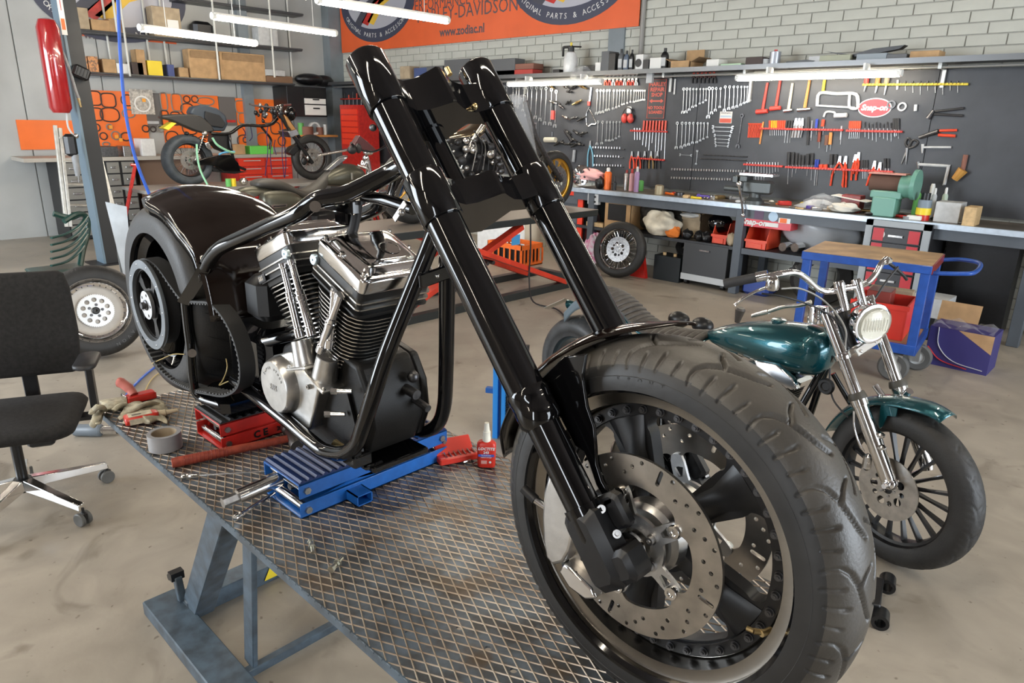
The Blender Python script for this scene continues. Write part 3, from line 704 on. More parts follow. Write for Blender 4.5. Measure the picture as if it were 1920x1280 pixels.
# lightening hollows and pinch bolts of the clamps, stem and its bearing cups
M().cyl(FK(0.624, -0.066, 0.886), FK(0.93, -0.066, 0.886), 0.017, n=28).build('steering_stem', BLK, ch)
for z0, z1, r in ((0.676, 0.690, 0.030), (0.815, 0.842, 0.030)): M().lathe([(0, z0), (r, z0), (r, (z0+z1)/2), (r-0.004, (z0+z1)/2+0.001), (r-0.004, z1), (0, z1)], FK(0, -0.066, 0.886), D_, 36).build('bearing_cup', BLK, ch)
M().cyl(FK(0.690, -0.066, 0.886), FK(0.815, -0.066, 0.886), 0.0235, n=32).build('head_tube', BLK, ch)
for t, n, y in ((0.925, -0.020, 0.965), (0.905, -0.038, 0.952)): M().lathe([(0, 0), (0.0055, 0), (0.0055, 0.016), (0.003, 0.016), (0.0025, 0.012), (0, 0.012)], FK(t, n, y), D_, 16).build('clamp_bolt', BRS, ch)
M().ball(FK(0.830, 0.005, 0.958), 0.006).build('clamp_bolt', BRS, ch)
M().ball(FK(0.808, -0.034, 0.735), (0.008, 0.006, 0.006)).build('pinch_bolt', DST, ch)
# pinch-bolt caps tilted on the tops of the near and far upper sleeves
for y in (0.756, 1.016):
    M().lathe([(0.0, 0.932), (0.020, 0.931), (0.030, 0.929), (0.033, 0.926)], FK(0, 0, y), D_, 40).build('fork_cap', BLK, ch)
# ---- caliper
def caliper(y0, y1, sgn):
    pts = [(-0.151, 0.072), (-0.128, 0.074), (-0.112, 0.052), (-0.098, 0.020), (-0.094, -0.020), (-0.100, -0.056), (-0.112, -0.082), (-0.134, -0.098), (-0.150, -0.090), (-0.158, -0.060), (-0.163, -0.020), (-0.163, 0.025)]
    ou = [(x*0.98-0.004, y+0.008) for x, y in pts]
    c = M().prism(ou, (0, 0, y0), X, Y, y1-y0).xf(WM).build('brake_caliper', ALU, ch, bevel=0.006, seg=3)
    for yy in (0.045, 0.0, -0.048): M().ball(WM @ Vector((-0.150, yy+0.008, (y0+y1)/2)), (0.020, 0.020, 0.020), 16, 10).build('piston_boss', ALU, c)
    M().prism([(-0.115, -0.030), (-0.100, -0.040), (-0.085, -0.080), (-0.100, -0.115), (-0.130, -0.118), (-0.120, -0.095), (-0.112, -0.070)], (0, 0, y0-0.004), X, Y, 0.018).xf(WM).build('mount_lug', POL, c, bevel=0.003)
    M().prism([(-0.118, -0.080), (-0.095, -0.086), (-0.060, -0.098), (-0.048, -0.112), (-0.070, -0.125), (-0.105, -0.120), (-0.128, -0.100)], (0, 0, y1-0.030), X, Y, 0.022).xf(WM).build('lower_lobe', POL, c, bevel=0.004)
    p = WM @ Vector((-0.152, 0.000, y1-0.012))
    q = WM @ Vector((-0.182, 0.012, y1-0.004))
    M().cyl(p, q, 0.0065, n=14).ball(p, 0.009).build('banjo_fitting', CHW, c)
    M().cyl(q, WM @ Vector((-0.208, 0.024, y1-0.002)), 0.0085, n=12).build('hose_end', SBK, c)
    return c
caliper(0.062, 0.112, 1); caliper(-0.112, -0.062, -1)
# ---- front mudguard
def guard(fn, name, mt, th=0.003, nu=40, nv=15, par=ch):
    return M().grid(fn, nu, nv).build(name, mt, par, solid=th, ang=60)
def gf(i, j):
    s = i/39; q = radians(87+90*s); v = -1+2*j/14
    wd = 0.003+0.076*min(1, (s*2.1)**0.95)*(1 if s < 0.85 else 1-(s-0.85)/0.15*0.5)
    r = 0.329-(0.020*(abs(v)**2.6)+0.012*(v*v)*(s < 0.35)*(1-s/0.35))*min(1, wd/0.079)**1.5; r += 0.010*math.exp(-(s/0.10)**2)
    return WM @ Vector((r*cos(q), r*sin(q), wd*v))
fg = guard(gf, 'front_mudguard', BRN)
for sg in (1, -1):
    pts = [(-0.205, 0.210), (-0.150, 0.268), (-0.108, 0.282), (-0.112, 0.246), (-0.100, 0.200), (-0.084, 0.172), (-0.078, 0.140), (-0.074, 0.112), (-0.062, 0.088), (-0.048, 0.074), (-0.056, 0.062), (-0.072, 0.078), (-0.088, 0.108), (-0.100, 0.124), (-0.118, 0.128), (-0.150, 0.165)]
    M().prism(pts, (0, 0, 0.088*sg if sg > 0 else -0.095), X, Y, 0.007).xf(WM).build('mudguard_bracket', BLK, ch, bevel=0.002)
# ---- engine
K0 = Vector((-1.413, 0.886, 1.07))
def rrect(c, ax, ay, hx, hy, r, n=4):
    out = []
    for sx, sy, a0 in ((1, 1, 0), (-1, 1, pi/2), (-1, -1, pi), (1, -1, 3*pi/2)):
        for k in range(n+1): q = a0+pi/2*k/n; out.append(c+ax*(sx*(hx-r)+r*cos(q))+ay*(sy*(hy-r)+r*sin(q)))
    return out
FIN = mat('black_cylinder_fin', (0.012, 0.012, 0.012), 0.4); FINE = mat('machined_fin_edge', (0.62, 0.60, 0.56), 0.25, 1.0)
ENG = mat('wrinkle_black_crankcase', (0.006, 0.0055, 0.005), 0.42, var=0.3, spec=0.3, bump=0.15, bscale=500)
case = [(-1.60, 1.02), (-1.56, 0.965), (-1.46, 0.945), (-1.30, 0.955), (-1.235, 0.99), (-1.205, 1.06), (-1.215, 1.14), (-1.25, 1.20), (-1.33, 1.215), (-1.413, 1.19), (-1.50, 1.205), (-1.585, 1.17), (-1.62, 1.10)]
eng = M().prism(case, (0, 0.965, 0), X, Z, 0.150).build('engine', ENG, ch, bevel=0.012, seg=3)
M().prism([(x*0.97-0.042, z*0.97+0.032) for x, z in case], (0, 0.990, 0), X, Z, 0.028).build('crankcase_left', ENG, eng, bevel=0.008)
for nm, sx in (('front_cylinder', 1), ('rear_cylinder', -1)):
    u = Vector((0.383*sx, 0, 0.924)); p = Vector((0.924, 0, -0.383*sx)); B = K0
    cyl = M().cyl(B+u*0.105, B+u*0.30, 0.058, n=32).build(nm, FIN, ch)
    m, e = M(), M(); n = 15
    for k in range(n):
        l = 0.135+0.0112*k; q = k/(n-1); hx = 0.072+0.020*q; hy = 0.078+0.016*q
        r0 = rrect(B+u*l, p, Y, hx, hy, 0.052); r1 = rrect(B+u*(l+0.0032), p, Y, hx, hy, 0.052)
        m.loft([r0, r1]); s0 = rrect(B+u*(l+0.0002), p, Y, hx+0.0008, hy+0.0008, 0.052); s1 = rrect(B+u*(l+0.0030), p, Y, hx+0.0008, hy+0.0008, 0.052)
        e.loft([s0, s1], caps=False)
    m.build('cooling_fins', FIN, cyl, kind='stuff'); e.build('fin_edges', FINE, cyl, kind='stuff')
    # cylinder head with its slanting side fins
    hd = M().loft([rrect(B+u*0.300, p, Y, 0.086, 0.088, 0.02), rrect(B+u*0.345, p, Y, 0.090, 0.094, 0.015), rrect(B+u*0.366, p, Y, 0.090, 0.094, 0.015)]).build('cylinder_head', FIN, ch, ang=30)
    for k in range(3):
        l = 0.312+0.0155*k; M().loft([rrect(B+u*l, p, Y, 0.0935, 0.0975, 0.012), rrect(B+u*(l+0.0035), p, Y, 0.0935, 0.0975, 0.012)]).build('head_fin', FINE if k else FIN, hd)
    pl = B+u*0.350-p*0.084*1-Y*0.096 if sx > 0 else B+u*0.350+p*0.072-Y*0.096
    M().lathe([(0, -0.004), (0.0125, -0.004), (0.0125, 0.004), (0.0105, 0.006), (0.003, 0.006), (0.003, 0.002), (0, 0.002)], pl, -Y, 24).build('head_plug', mat('pale_blue_anodised', (0.55, 0.66, 0.72), 0.35, 0.8), hd)
    bp = B+u*0.325+p*(0.012 if sx > 0 else -0.075)-Y*0.0985
    M().box(bp, (0.036, 0.020, 0.003), ax=(p, u, -Y), ch=0.001).build('badge', DST, hd)
    M().box(bp-Y*0.001, (0.033, 0.017, 0.003), ax=(p, u, -Y), ch=0.001).build('badge_field', SBK, hd)
    text('S&S', 'badge_letters', POL, 0.015, bp-Y*0.003, p, u, hd, depth=0.0004, bold=0.0005)
    # rocker cover
    rc = M().loft([rrect(B+u*0.366, p, Y, 0.091, 0.094, 0.016), rrect(B+u*0.372, p, Y, 0.093, 0.096, 0.018), rrect(B+u*0.398, p, Y, 0.093, 0.096, 0.018), rrect(B+u*0.402, p, Y, 0.088, 0.091, 0.018), rrect(B+u*0.403, p, Y, 0.080, 0.083, 0.02), rrect(B+u*0.414, p, Y, 0.072, 0.074, 0.02), rrect(B+u*0.418, p, Y, 0.062, 0.064, 0.02)]).build('rocker_cover', POL, ch, ang=50, bevel=0.002)
    M().loft([rrect(B+u*0.416, p, Y, 0.062, 0.064, 0.02), rrect(B+u*0.424+p*0.02, p, Y, 0.042, 0.050, 0.02), rrect(B+u*0.426+p*0.022, p, Y, 0.034, 0.042, 0.02)]).build('cover_dome', POL, rc, ang=60)
    c = B+u*0.4262+p*0.020+Y*0.012
    M().lathe([(0.024, 0.001), (0.022, 0.002), (0.019, -0.001), (0.012, -0.004), (0, -0.005)], c, u, 32).build('cover_dimple', POL, rc)
    M().prism([(-0.060, -0.008), (-0.020, -0.020), (0.060, -0.016), (0.060, -0.002), (-0.020, 0.006), (-0.060, 0.006)], B+u*0.4185-Y*0.030, p, Y, 0.0015).build('channel_reflection', SBK, rc)  # dark reflection in the cover's valley, put in as a flat black strip
    for a, b in ((-0.078, -0.082), (-0.010, -0.084), (0.072, -0.082), (-0.074, 0.082), (0.0, 0.084), (0.074, 0.082)):
        M().lathe([(0, 0.0), (0.0075, 0), (0.0075, 0.003), (0.0048, 0.003), (0.0048, 0.010), (0.0025, 0.010), (0.0022, 0.007), (0, 0.007)], B+u*0.401+p*a+Y*b, u, 16).build('cover_screw', CHW, rc)
# tappet blocks and pushrods
for nm, cx, cz, u, rods in (('rear', -1.425, 1.172, Vector((-0.30, 0, 0.954)), (((563, 632), (530, 494)), ((585, 630), (546, 488)))),
                            ('front', -1.345, 1.160, Vector((0.34, 0, 0.940)), (((601, 658), (639, 552)), ((617, 650), (628, 546))))):
    w = Vector((u.z, 0, -u.x)); c = Vector((cx, 0.792, cz))
    tb = M().box(c-u*0.010, (0.092, 0.070, 0.008), ax=(w, Y, u), ch=0.002).build('tappet_block', ALU, ch)
    M().lathe([(0.030, -0.01), (0.029, 0.012), (0.0265, 0.040), (0.0255, 0.052), (0.023, 0.053), (0.021, 0.046), (0, 0.046)], c-w*0.002, u, 32).build('tappet_tower', ALU, tb)
    for a, b in ((-1, -1), (1, -1), (1, 1), (-1, 1)): M().lathe([(0, 0), (0.0045, 0), (0.0045, 0.005), (0, 0.006)], c-u*0.006+w*0.040*a+Y*0.028*b, u, 12).build('block_screw', CHW, tb)
    for (b0, t0), yy in zip(rods, (0.776, 0.784)):
        a = at(*b0, Y=yy); b = at(*t0, Y=yy+0.004); L = (b-a).length
        M().lathe([(0.0, 0), (0.0115, 0), (0.0115, 0.02), (0.010, 0.022), (0.010, L*0.47), (0.0122, L*0.475), (0.0122, L*0.53), (0.0108, L*0.54), (0.0108, L*0.60), (0.0082, L*0.61), (0.0082, L-0.012), (0.010, L-0.010), (0.010, L), (0, L)], a, b-a, 24).build('pushrod_tube', CHR, ch)
# gear cover with its round cap
gc = [(-1.615, 1.055), (-1.585, 1.010), (-1.520, 0.982), (-1.459, 0.980), (-1.418, 1.004), (-1.372, 1.110), (-1.362, 1.142), (-1.420, 1.186), (-1.492, 1.182), (-1.580, 1.150), (-1.610, 1.100)]
g = M().prism(gc, (0, 0.822, 0), X, Z, 0.038).build('gear_cover', ALU, ch, bevel=0.006, seg=3)
M().lathe([(0, 0), (0.074, 0), (0.072, 0.010), (0.066, 0.026), (0.063, 0.029), (0, 0.029)], (-1.530, 0.784, 1.088), -Y, 48).build('round_cap', ALU, g)
text('S&S', 'cap_letters', STL, 0.022, (-1.530, 0.7545, 1.086), X, Z, g, depth=0.0006, bold=0.0005)
for k, c_ in enumerate('SUPER STOCK'):
    q = radians(150-k*12)
    if c_ != ' ': text(c_, 'cap_letter', STL, 0.010, (-1.530+0.048*cos(q), 0.7545, 1.088+0.048*sin(q)), X*sin(q)-Z*cos(q), X*cos(q)+Z*sin(q), g, depth=0.0005)
for x, z in ((-1.402, 1.118), (-1.500, 0.995), (-1.448, 0.992), (-1.590, 1.030)): M().lathe([(0, 0), (0.007, 0), (0.006, 0.012), (0.003, 0.012), (0.0028, 0.008), (0, 0.008)], (x, 0.786, z), -Y, 16).build('cover_screw', CHW, g)
for px, py, ln in ((660, 733, 0.045), (647, 776, 0.035)):
    a = at(px, py, Y=0.80); M().cyl(a, a+Vector((-0.03, -0.028, 0.0)), 0.006, n=14).cyl(a+Vector((-0.024, -0.022, 0)), a+Vector((-0.034, -0.032, 0)), 0.0085, n=6).build('case_bolt', CHW, eng)
M().prism([(-1.30, 1.125), (-1.285, 1.135), (-1.235, 1.00), (-1.24, 0.985), (-1.255, 0.985)], (0, 0.812, 0), X, Z, 0.006).build('case_rib', ENG, eng)
M().prism([(-1.345, 0.985), (-1.270, 0.975), (-1.262, 0.995), (-1.33, 1.002)], (0, 0.800, 0), X, Z, 0.006).build('mount_strip', BRS, eng)
mp = [at(px, py, Y=0.93) for px, py in ((738, 704), (744, 704), (762, 728), (758, 748), (748, 757), (742, 745), (736, 725))]
M().prism([(q.x, q.z) for q in mp], (0, 0.93, 0), X, Z, 0.02).build('front_mount', BRS, eng, bevel=0.002)
M().cyl((-1.22, 0.92, 1.13), (-1.175, 0.92, 1.125), 0.012, n=12).cyl((-1.215, 0.94, 1.10), (-1.16, 0.94, 1.09), 0.009, n=10).ball((-1.20, 0.93, 1.16), 0.014, 12, 8).build('oil_fitting', DST, eng)
M().box((-1.245, 0.80, 0.985), (0.05, 0.05, 0.03), ch=0.004).box((-1.27, 0.83, 0.962), (0.10, 0.05, 0.012), ch=0.003).build('lower_mount', BLK, eng)
M().box((-1.25, 0.90, 0.955), (0.08, 0.16, 0.016), ch=0.003).build('lower_mount', BLK, eng)
# ---- frame
fr = None
def tub(name, pts, r, n=16, mt=BLK, par=ch, mirror=False, k=5, **kw):
    P = [at(p[0], p[1], Y=p[2]) if len(p) == 3 and p[0] > 10 else Vector(p) for p in pts]
    P = smooth(P, k)
    o = M().tube(P, r, n).build(name, mt, par, ang=60, **kw)
    if mirror: M().tube([Vector((p.x, 1.772-p.y, p.z)) for p in P], r, n).build(name, mt, par, ang=60, **kw)
    return o
tub('down_tube', [(838, 395, .884), (818, 430, .872), (790, 500, .855), (730, 650, .80), (700, 740, .776), (681, 798, .771), (668, 832, .771), (645, 849, .771), (610, 845, .771), (585, 828, .771), (540, 790, .771), (470, 735, .775), (440, 712, .79)], 0.0175)
tub('down_tube', [(838, 440, .905), (838, 560, .945), (836, 700, .985), (832, 765, 1.001), (818, 797, 1.001), (790, 808, 1.001), (762, 795, 1.001), (735, 775, 1.001), (700, 740, 1.0), (640, 700, .99)], 0.0175)
a, b = at(786, 528, Y=0.835), at(852, 505, Y=0.935)
bar(M(), a, b, 0.008, 0.030).build('cross_brace', BLK, ch)
M().ball((a+b)/2+Vector((0.004, -0.004, 0)), 0.005).build('brace_bolt', CHW, ch)
tub('top_rail', [(770, 300, .876), (735, 322, .872), (676, 352, .84), (645, 365, .822), (600, 373, .80), (577, 386, .79), (556, 401, .78), (500, 425, .77), (440, 451, .76), (412, 465, .75), (396, 482, .745), (386, 500, .742)], 0.0185, mirror=True)
tub('gusset_tube', [(681, 367, .866), (720, 374, .872), (775, 392, .882)], 0.0125)
tub('rear_strut', [(388, 492, .742), (378, 512, .740), (362, 538, .738), (347, 562, .736)], [0.022]*16, n=4)
tub('rear_strut', [(347, 562, .736), (352, 610, .736), (357, 650, .736), (361, 705, .736), (372, 742, .745), (420, 760, .77)], 0.0135, n=8, k=4)
M().cyl(at(360, 662, Y=0.730), at(360, 662, Y=0.722), 0.012, n=20).build('axle_bolt', CHW, ch)
q = M().box((-1.93, 0.886, 0.925), (0.17, 0.26, 0.07), ch=0.02); q.build('rear_cross_member', BLK, ch)
M().box((-1.78, 0.886, 1.08), (0.22, 0.17, 0.20), ch=0.03).build('gearbox', BLK, ch)
M().box((-1.70, 0.86, 1.27), (0.10, 0.12, 0.12), ch=0.02).box((-1.62, 0.90, 1.34), (0.04, 0.04, 0.10), ch=0.008).build('battery_tray', SBK, ch)
tub('swing_arm', [(452, 652, .81), (480, 645, .82), (545, 630, .85), (575, 624, .86)], 0.017, mirror=True)
tub('swing_arm', [(455, 688, .81), (480, 686, .82), (545, 682, .85), (575, 681, .86)], 0.012, mirror=True)
# brackets below the top rail
M().box(at(640, 385, Y=0.85), (0.11, 0.02, 0.030), ch=0.003).box(at(648, 395, Y=0.875), (0.05, 0.03, 0.06), ch=0.004).build('tank_bracket', BLK, ch)
M().cyl(at(591, 387, Y=0.792), at(591, 387, Y=0.780), 0.012, n=20).build('rail_bush', CHW, ch)
tub('breather_pipe', [(672, 372, .875), (668, 400, .875), (662, 430, .87), (650, 450, .86)], 0.011, mt=PBK)
M().cyl(at(672, 374, Y=0.862), at(672, 382, Y=0.862), 0.015, n=16).build('pipe_end', SBK, ch)
for px, py in ((617, 378), (632, 382), (645, 380)): M().ball(at(px, py, Y=0.842), (0.008, 0.006, 0.006)).build('bracket_bolt', CHW, ch)
p = at(750, 396, Y=0.80); M().box(p, (0.05, 0.004, 0.012), ax=((X*0.7+Z*0.7).normalized(), Y, (Z*0.7-X*0.7).normalized()), ch=0.001).ball(p+Vector((0.012, -0.006, 0)), 0.007).build('steering_stop', STL, ch)
# ---- rear wheel
RC = Vector((-2.235, 0.886, 1.170)); FC = Vector((-2.20, 0.886, 1.167)); RM = Matrix(((1, 0, 0, RC.x), (0, 0, -1, RC.y), (0, 1, 0, RC.z), (0, 0, 0, 1)))
rt = tyre(0.302, 0.140, 0.075, 0.212, 260, 60, pw=3.2, tread=False).xf(RM).build('rear_tyre', RUB, ch, ang=60)
gm = M()
for k in range(26):
    for sd in (1, -1):
        q0 = 2*pi*k/26; P = []
        for i in range(8):
            f = i/7; z = sd*(0.012+0.112*f); q = q0+0.30*f*(1-0.35*f)*1.0+(0.12 if sd > 0 else 0)
            r = 0.3025-0.075*max(0, (abs(z)/0.140))**6*0.9; P.append(RM @ Vector((r*cos(q), r*sin(q), z)))
        gm.tube(P, 0.0022, 4)
gm.build('tread_grooves', MBK, rt, kind='stuff')
M().lathe([(0.212, 0.128), (0.217, 0.124), (0.211, 0.118), (0.203, 0.110), (0.190, 0.100), (0.184, 0.03), (0.184, -0.03), (0.190, -0.10), (0.203, -0.110), (0.217, -0.124), (0.212, -0.128), (0.209, -0.11), (0.193, 0.0), (0.209, 0.11)], (0, 0, 0), Z, 72, closed=True).xf(RM).build('rear_rim', BLK, ch)
v, f = holes_mesh(circ(0, 0, 0.186, 72), [window(radians(20+72*k), 0.07, 0.168, radians(20), radians(24)) for k in range(5)], 0.03)
M().add(v, f).xf(RM).build('rear_spoke_disc', SBK, ch)
M().lathe([(0, 0.16), (0.03, 0.16), (0.05, 0.12), (0.055, 0.04), (0.055, -0.04), (0.03, -0.14), (0, -0.14)], (0, 0, 0), Z, 32).xf(RM).build('rear_hub', SBK, ch)
# pulley
PC = Vector((-2.228, 0.720, 1.167)); PM = Matrix(((1, 0, 0, PC.x), (0, 0, -1, PC.y), (0, 1, 0, PC.z), (0, 0, 0, 1)))
GPL = mat('grey_anodised', (0.20, 0.22, 0.24), 0.42, 0.6, var=0.15)
pu = M().lathe([(0.112, 0.004), (0.138, 0.004), (0.139, 0.0), (0.138, -0.006), (0.112, -0.006)], (0, 0, 0), Z, 64, closed=True).xf(PM).build('rear_pulley', GPL, ch)
M().lathe([(0.106, -0.006), (0.126, -0.006), (0.126, -0.046), (0.106, -0.046)], (0, 0, 0), Z, 64, closed=True).xf(PM).build('pulley_drum', MBK, pu)
v, f = holes_mesh(circ(0, 0, 0.113, 64), [window(radians(90+72*k+10), 0.050, 0.104, radians(26), radians(27), cr=0.01) for k in range(5)], 0.014)
M().add([(a, b, c-0.018) for a, b, c in v], f).xf(PM).build('pulley_spokes', SBK, pu)
v, f = holes_mesh(circ(0, 0, 0.044, 40), [circ(0.033*cos(2*pi*k/5), 0.033*sin(2*pi*k/5), 0.005, 10) for k in range(5)]+[circ(0, 0, 0.017, 20)], 0.010)
M().add(v, f).xf(PM).build('pulley_hub', CAST, pu)
M().lathe([(0, 0.0), (0.016, 0.0), (0.016, 0.008), (0.011, 0.010), (0.011, 0.020), (0, 0.020)], (0, 0, 0), Z, 24).xf(PM).build('axle_nut', DST, pu)
for k in range(10): q = 2*pi*k/10; M().ball(PM @ Vector((0.126*cos(q), 0.126*sin(q), 0.004)), (0.0035, 0.0015, 0.0035), 8, 5).build('pulley_rivet', STL, pu)
# belt hanging slack round the pulley
bp_ = [(255, 500), (268, 486), (292, 499), (318, 535), (340, 562), (366, 566), (392, 570), (418, 598), (438, 640), (449, 690), (444, 726), (420, 742), (390, 739), (355, 731), (322, 714), (296, 690), (274, 652), (257, 605), (248, 545)]
P = [at(a, b, Y=0.735) for a, b in bp_]; P = smooth(P, 6, True)
m = M(); N = len(P); rings = []; th_ = 0.003
for i in range(N):
    t = (P[(i+1) % N]-P[i-1]).normalized(); nn = Vector((-t.z, 0, t.x))
    rings.append([P[i]+nn*th_+Y*0.0, P[i]+nn*th_+Y*0.042, P[i]-nn*th_+Y*0.042, P[i]-nn*th_])
v = [p for r in rings for p in r]; m.add(v, [(i*4+k, i*4+(k+1) % 4, ((i+1) % N)*4+(k+1) % 4, ((i+1) % N)*4+k) for i in range(N) for k in range(4)])
bl = m.build('drive_belt', mat('belt_rubber', (0.018, 0.018, 0.018), 0.6), ch, ang=30)
m = M(); Pf = smooth([at(a, b, Y=0.735) for a, b in bp_], 10, True); acc = 0; cc = sum((p for p in Pf), Vector())/len(Pf)
for i in range(len(Pf)):
    a, b = Pf[i-1], Pf[i]; acc += (b-a).length
    if acc > 0.0125:
        acc = 0; t = (b-a).normalized(); nn = Vector((-t.z, 0, t.x)); nn = nn if nn.dot(cc-b) > 0 else -nn
        m.box(b+nn*0.0045+Y*0.021, (0.006, 0.042, 0.005), ax=(t, Y, nn))
m.build('belt_teeth', mat('belt_teeth_grey', (0.10, 0.10, 0.10), 0.6), bl, kind='stuff')
# ribbed air-spring below the strut
c = at(330, 622, Y=0.80)
M().lathe([(0, -0.075), (0.030, -0.075), (0.050, -0.055), (0.060, -0.035), (0.052, -0.012), (0.062, 0.008), (0.052, 0.030), (0.058, 0.045), (0.040, 0.068), (0, 0.070)], c, Vector((0.25, 0, 0.97)), 40).build('air_spring', BLK, ch, ang=60)
# ---- rear mudguard
def rg(i, j):
    q = radians(97-92*i/35); v = -1+2*j/20; d = math.degrees(q)
    re = 0.318 if d > 75 else 0.318+0.042*(75-d)/31 if d > 44 else 0.360+0.045*min(1, (44-d)/14)
    rc = re+0.034; r = rc-(rc-re)*abs(v)**2.2
    wd = 0.158-(0.02 if d > 85 else 0)
    return FC+Vector((r*cos(q), wd*v, r*sin(q)))
M().grid(rg, 36, 21).build('rear_mudguard', BRN, ch, solid=0.004, ang=60)
def rl(i, j):
    q = radians(97-92*i/35); p = rg(i, 0 if True else 20); d = math.degrees(q)
    return p+Vector((-cos(q), 0, -sin(q)))*(0.028*j)+Vector((0, 0.002*j, 0))
M().grid(rl, 30, 2).build('mudguard_lip', BLK, ch, solid=0.004, ang=60)
M().prism([(q.x, q.z) for q in (at(350, 468, Y=.745), at(372, 478, Y=.745), at(390, 478, Y=.745), at(392, 495, Y=.745), at(378, 515, Y=.745), at(366, 505, Y=.745))], (0, 0.755, 0), X, Z, 0.012).build('strut_plate', BLK, ch, bevel=0.003)
# loose wires
WIRE = mat('tan_wire', (0.55, 0.42, 0.18), 0.5)
tub('wire', [(285, 681, .74), (305, 672, .74), (325, 664, .74), (345, 664, .74)], 0.0016, n=6, mt=WIRE)
tub('wire', [(424, 672, .80), (426, 690, .80), (418, 712, .79), (411, 722, .79), (425, 716, .79), (437, 712, .79)], 0.0018, n=6, mt=WIRE)
# ================================================================ things on the lift table
TT = TZ+0.004      # tops of the ribs
def lieframe(px, py, px2, py2, z):
    a, b = at(px, py, Z=z), at(px2, py2, Z=z); d = (b-a); L = d.length; d.normalize(); return a, d, Vector((-d.y, d.x, 0)), L
# threadlocker bottle, standing
p = at(912, 873, Z=TT)
rb = wthing('bottle', 'small red threadlocker bottle with white nozzle standing on the lift table edge', 'bottle', p)
fx = Vector((0.74, 0.67, 0)); fy = Vector((0, 0, 1)); nn = fx.cross(fy)
LRED = mat('bottle_red', (0.60, 0.035, 0.02), 0.35)
M().loft([rrect(p+Z*z, fx, nn, hx, hy, min(hx, hy)*0.8, 4) for z, hx, hy in ((0, .0230, .0110), (.002, .0248, .0125), (.060, .0265, .0135), (.070, .0262, .0130), (.0755, .022, .011), (.078, .012, .009))]).build('body', LRED, rb, ang=50)
M().lathe([(0.0115, 0.077), (0.0115, 0.088), (0.0105, 0.090), (0.0105, 0.105), (0.0085, 0.107), (0.0060, 0.128), (0.0062, 0.131), (0, 0.131)], p, Z, 24).build('nozzle', mat('cream_nozzle', (0.78, 0.74, 0.62), 0.4), rb)
f0 = p+nn*0.0136 if nn.dot(CAM-p) > 0 else p-nn*0.0136
sg = 1 if nn.dot(CAM-p) > 0 else -1
text('LOCTITE', 'brand_print', WHT, 0.0115, f0+Z*0.058, fx, Z, rb, depth=0.0003, bold=0.0004, shear=0.25)
text('243', 'number_print', WHT, 0.0105, f0+Z*0.047, fx, Z, rb, depth=0.0003, bold=0.0003)
M().box(f0+Z*0.038, (0.044, 0.0006, 0.007), ax=(fx, nn, Z)).build('blue_stripe', mat('label_blue', (0.05, 0.10, 0.45), 0.4), rb)
for k, (s, w) in enumerate((('Threadlocker', 0.0032), ('medium strength', 0.0028))): text(s, 'small_print', WHT, w*1.6, f0+Z*(0.0385-0.006*k), fx, Z, rb, depth=0.0006)
M().lathe([(0, 0), (0.0035, 0), (0, 0.0005)], f0+fx*0.011+Z*0.018, -nn*-sg, 16).build('round_mark', WHT, rb)
M().box(f0-fx*0.006+Z*0.018, (0.016, 0.0005, 0.010), ax=(fx, nn, Z)).build('picture_mark', mat('label_pink', (0.62, 0.30, 0.26), 0.5), rb)
# red threadlocker bottle lying down, with a paper label
a, d, s, L = lieframe(236, 788, 296, 776, TT+0.012)
lb = wthing('bottle', 'larger red bottle with a dirty cream label lying on the lift table', 'bottle', a+d*0.04-Z*0.012)
M().loft([rrect(a+d*x, s, Z, hx, hz, hz*0.9, 4) for x, hx, hz in ((-0.004, .022, .0105), (0, .027, .013), (.078, .028, .0135), (.088, .024, .012), (.092, .014, .010))]).build('body', LRED, lb, ang=50)
tilt = (CAM-a).normalized()
M().box(a+d*0.040+Z*0.0137, (0.066, 0.036, 0.0008), ax=(d, s, Z)).box(a+d*0.040-s*0.0278, (0.066, 0.0008, 0.018), ax=(d, s, Z)).build('label', mat('dirty_label', (0.62, 0.56, 0.42), 0.7, var=0.3, scale=60), lb)
M().box(a+d*0.030-s*0.003+Z*0.0144, (0.026, 0.009, 0.0004), ax=(d, s, Z)).build('barcode', mat('barcode_ink', (0.12, 0.11, 0.10), 0.7), lb)
M().lathe([(0.011, 0), (0.011, 0.022), (0.0085, 0.024), (0.0055, 0.058), (0, 0.059)], a+d*0.090, d, 20).build('nozzle', mat('beige_nozzle', (0.60, 0.52, 0.36), 0.5), lb)
# small torch / electric tool with red body behind the gloves
p = at(243, 752, Z=TT)
pt = wthing('power_tool', 'small red cordless tool with a rounded pale red handle lying behind the work gloves', 'tool', p)
M().box(p+Vector((0.02, 0.03, 0.014)), (0.040, 0.090, 0.026), ch=0.004).build('body', RED, pt)
M().box(p+Vector((0.012, -0.018, 0.016)), (0.042, 0.006, 0.032), ch=0.002).build('faceplate', CHW, pt)
h0 = p+Vector((0.02, 0.01, 0.026)); M().tube(smooth([h0, h0+Vector((-0.02, -0.005, 0.018)), h0+Vector((-0.045, -0.018, 0.034)), h0+Vector((-0.055, -0.024, 0.036))], 5), [0.014]*5+[0.016]*5+[0.017]*5+[0.010], 14).build('handle', mat('faded_red', (0.55, 0.16, 0.13), 0.45), pt)
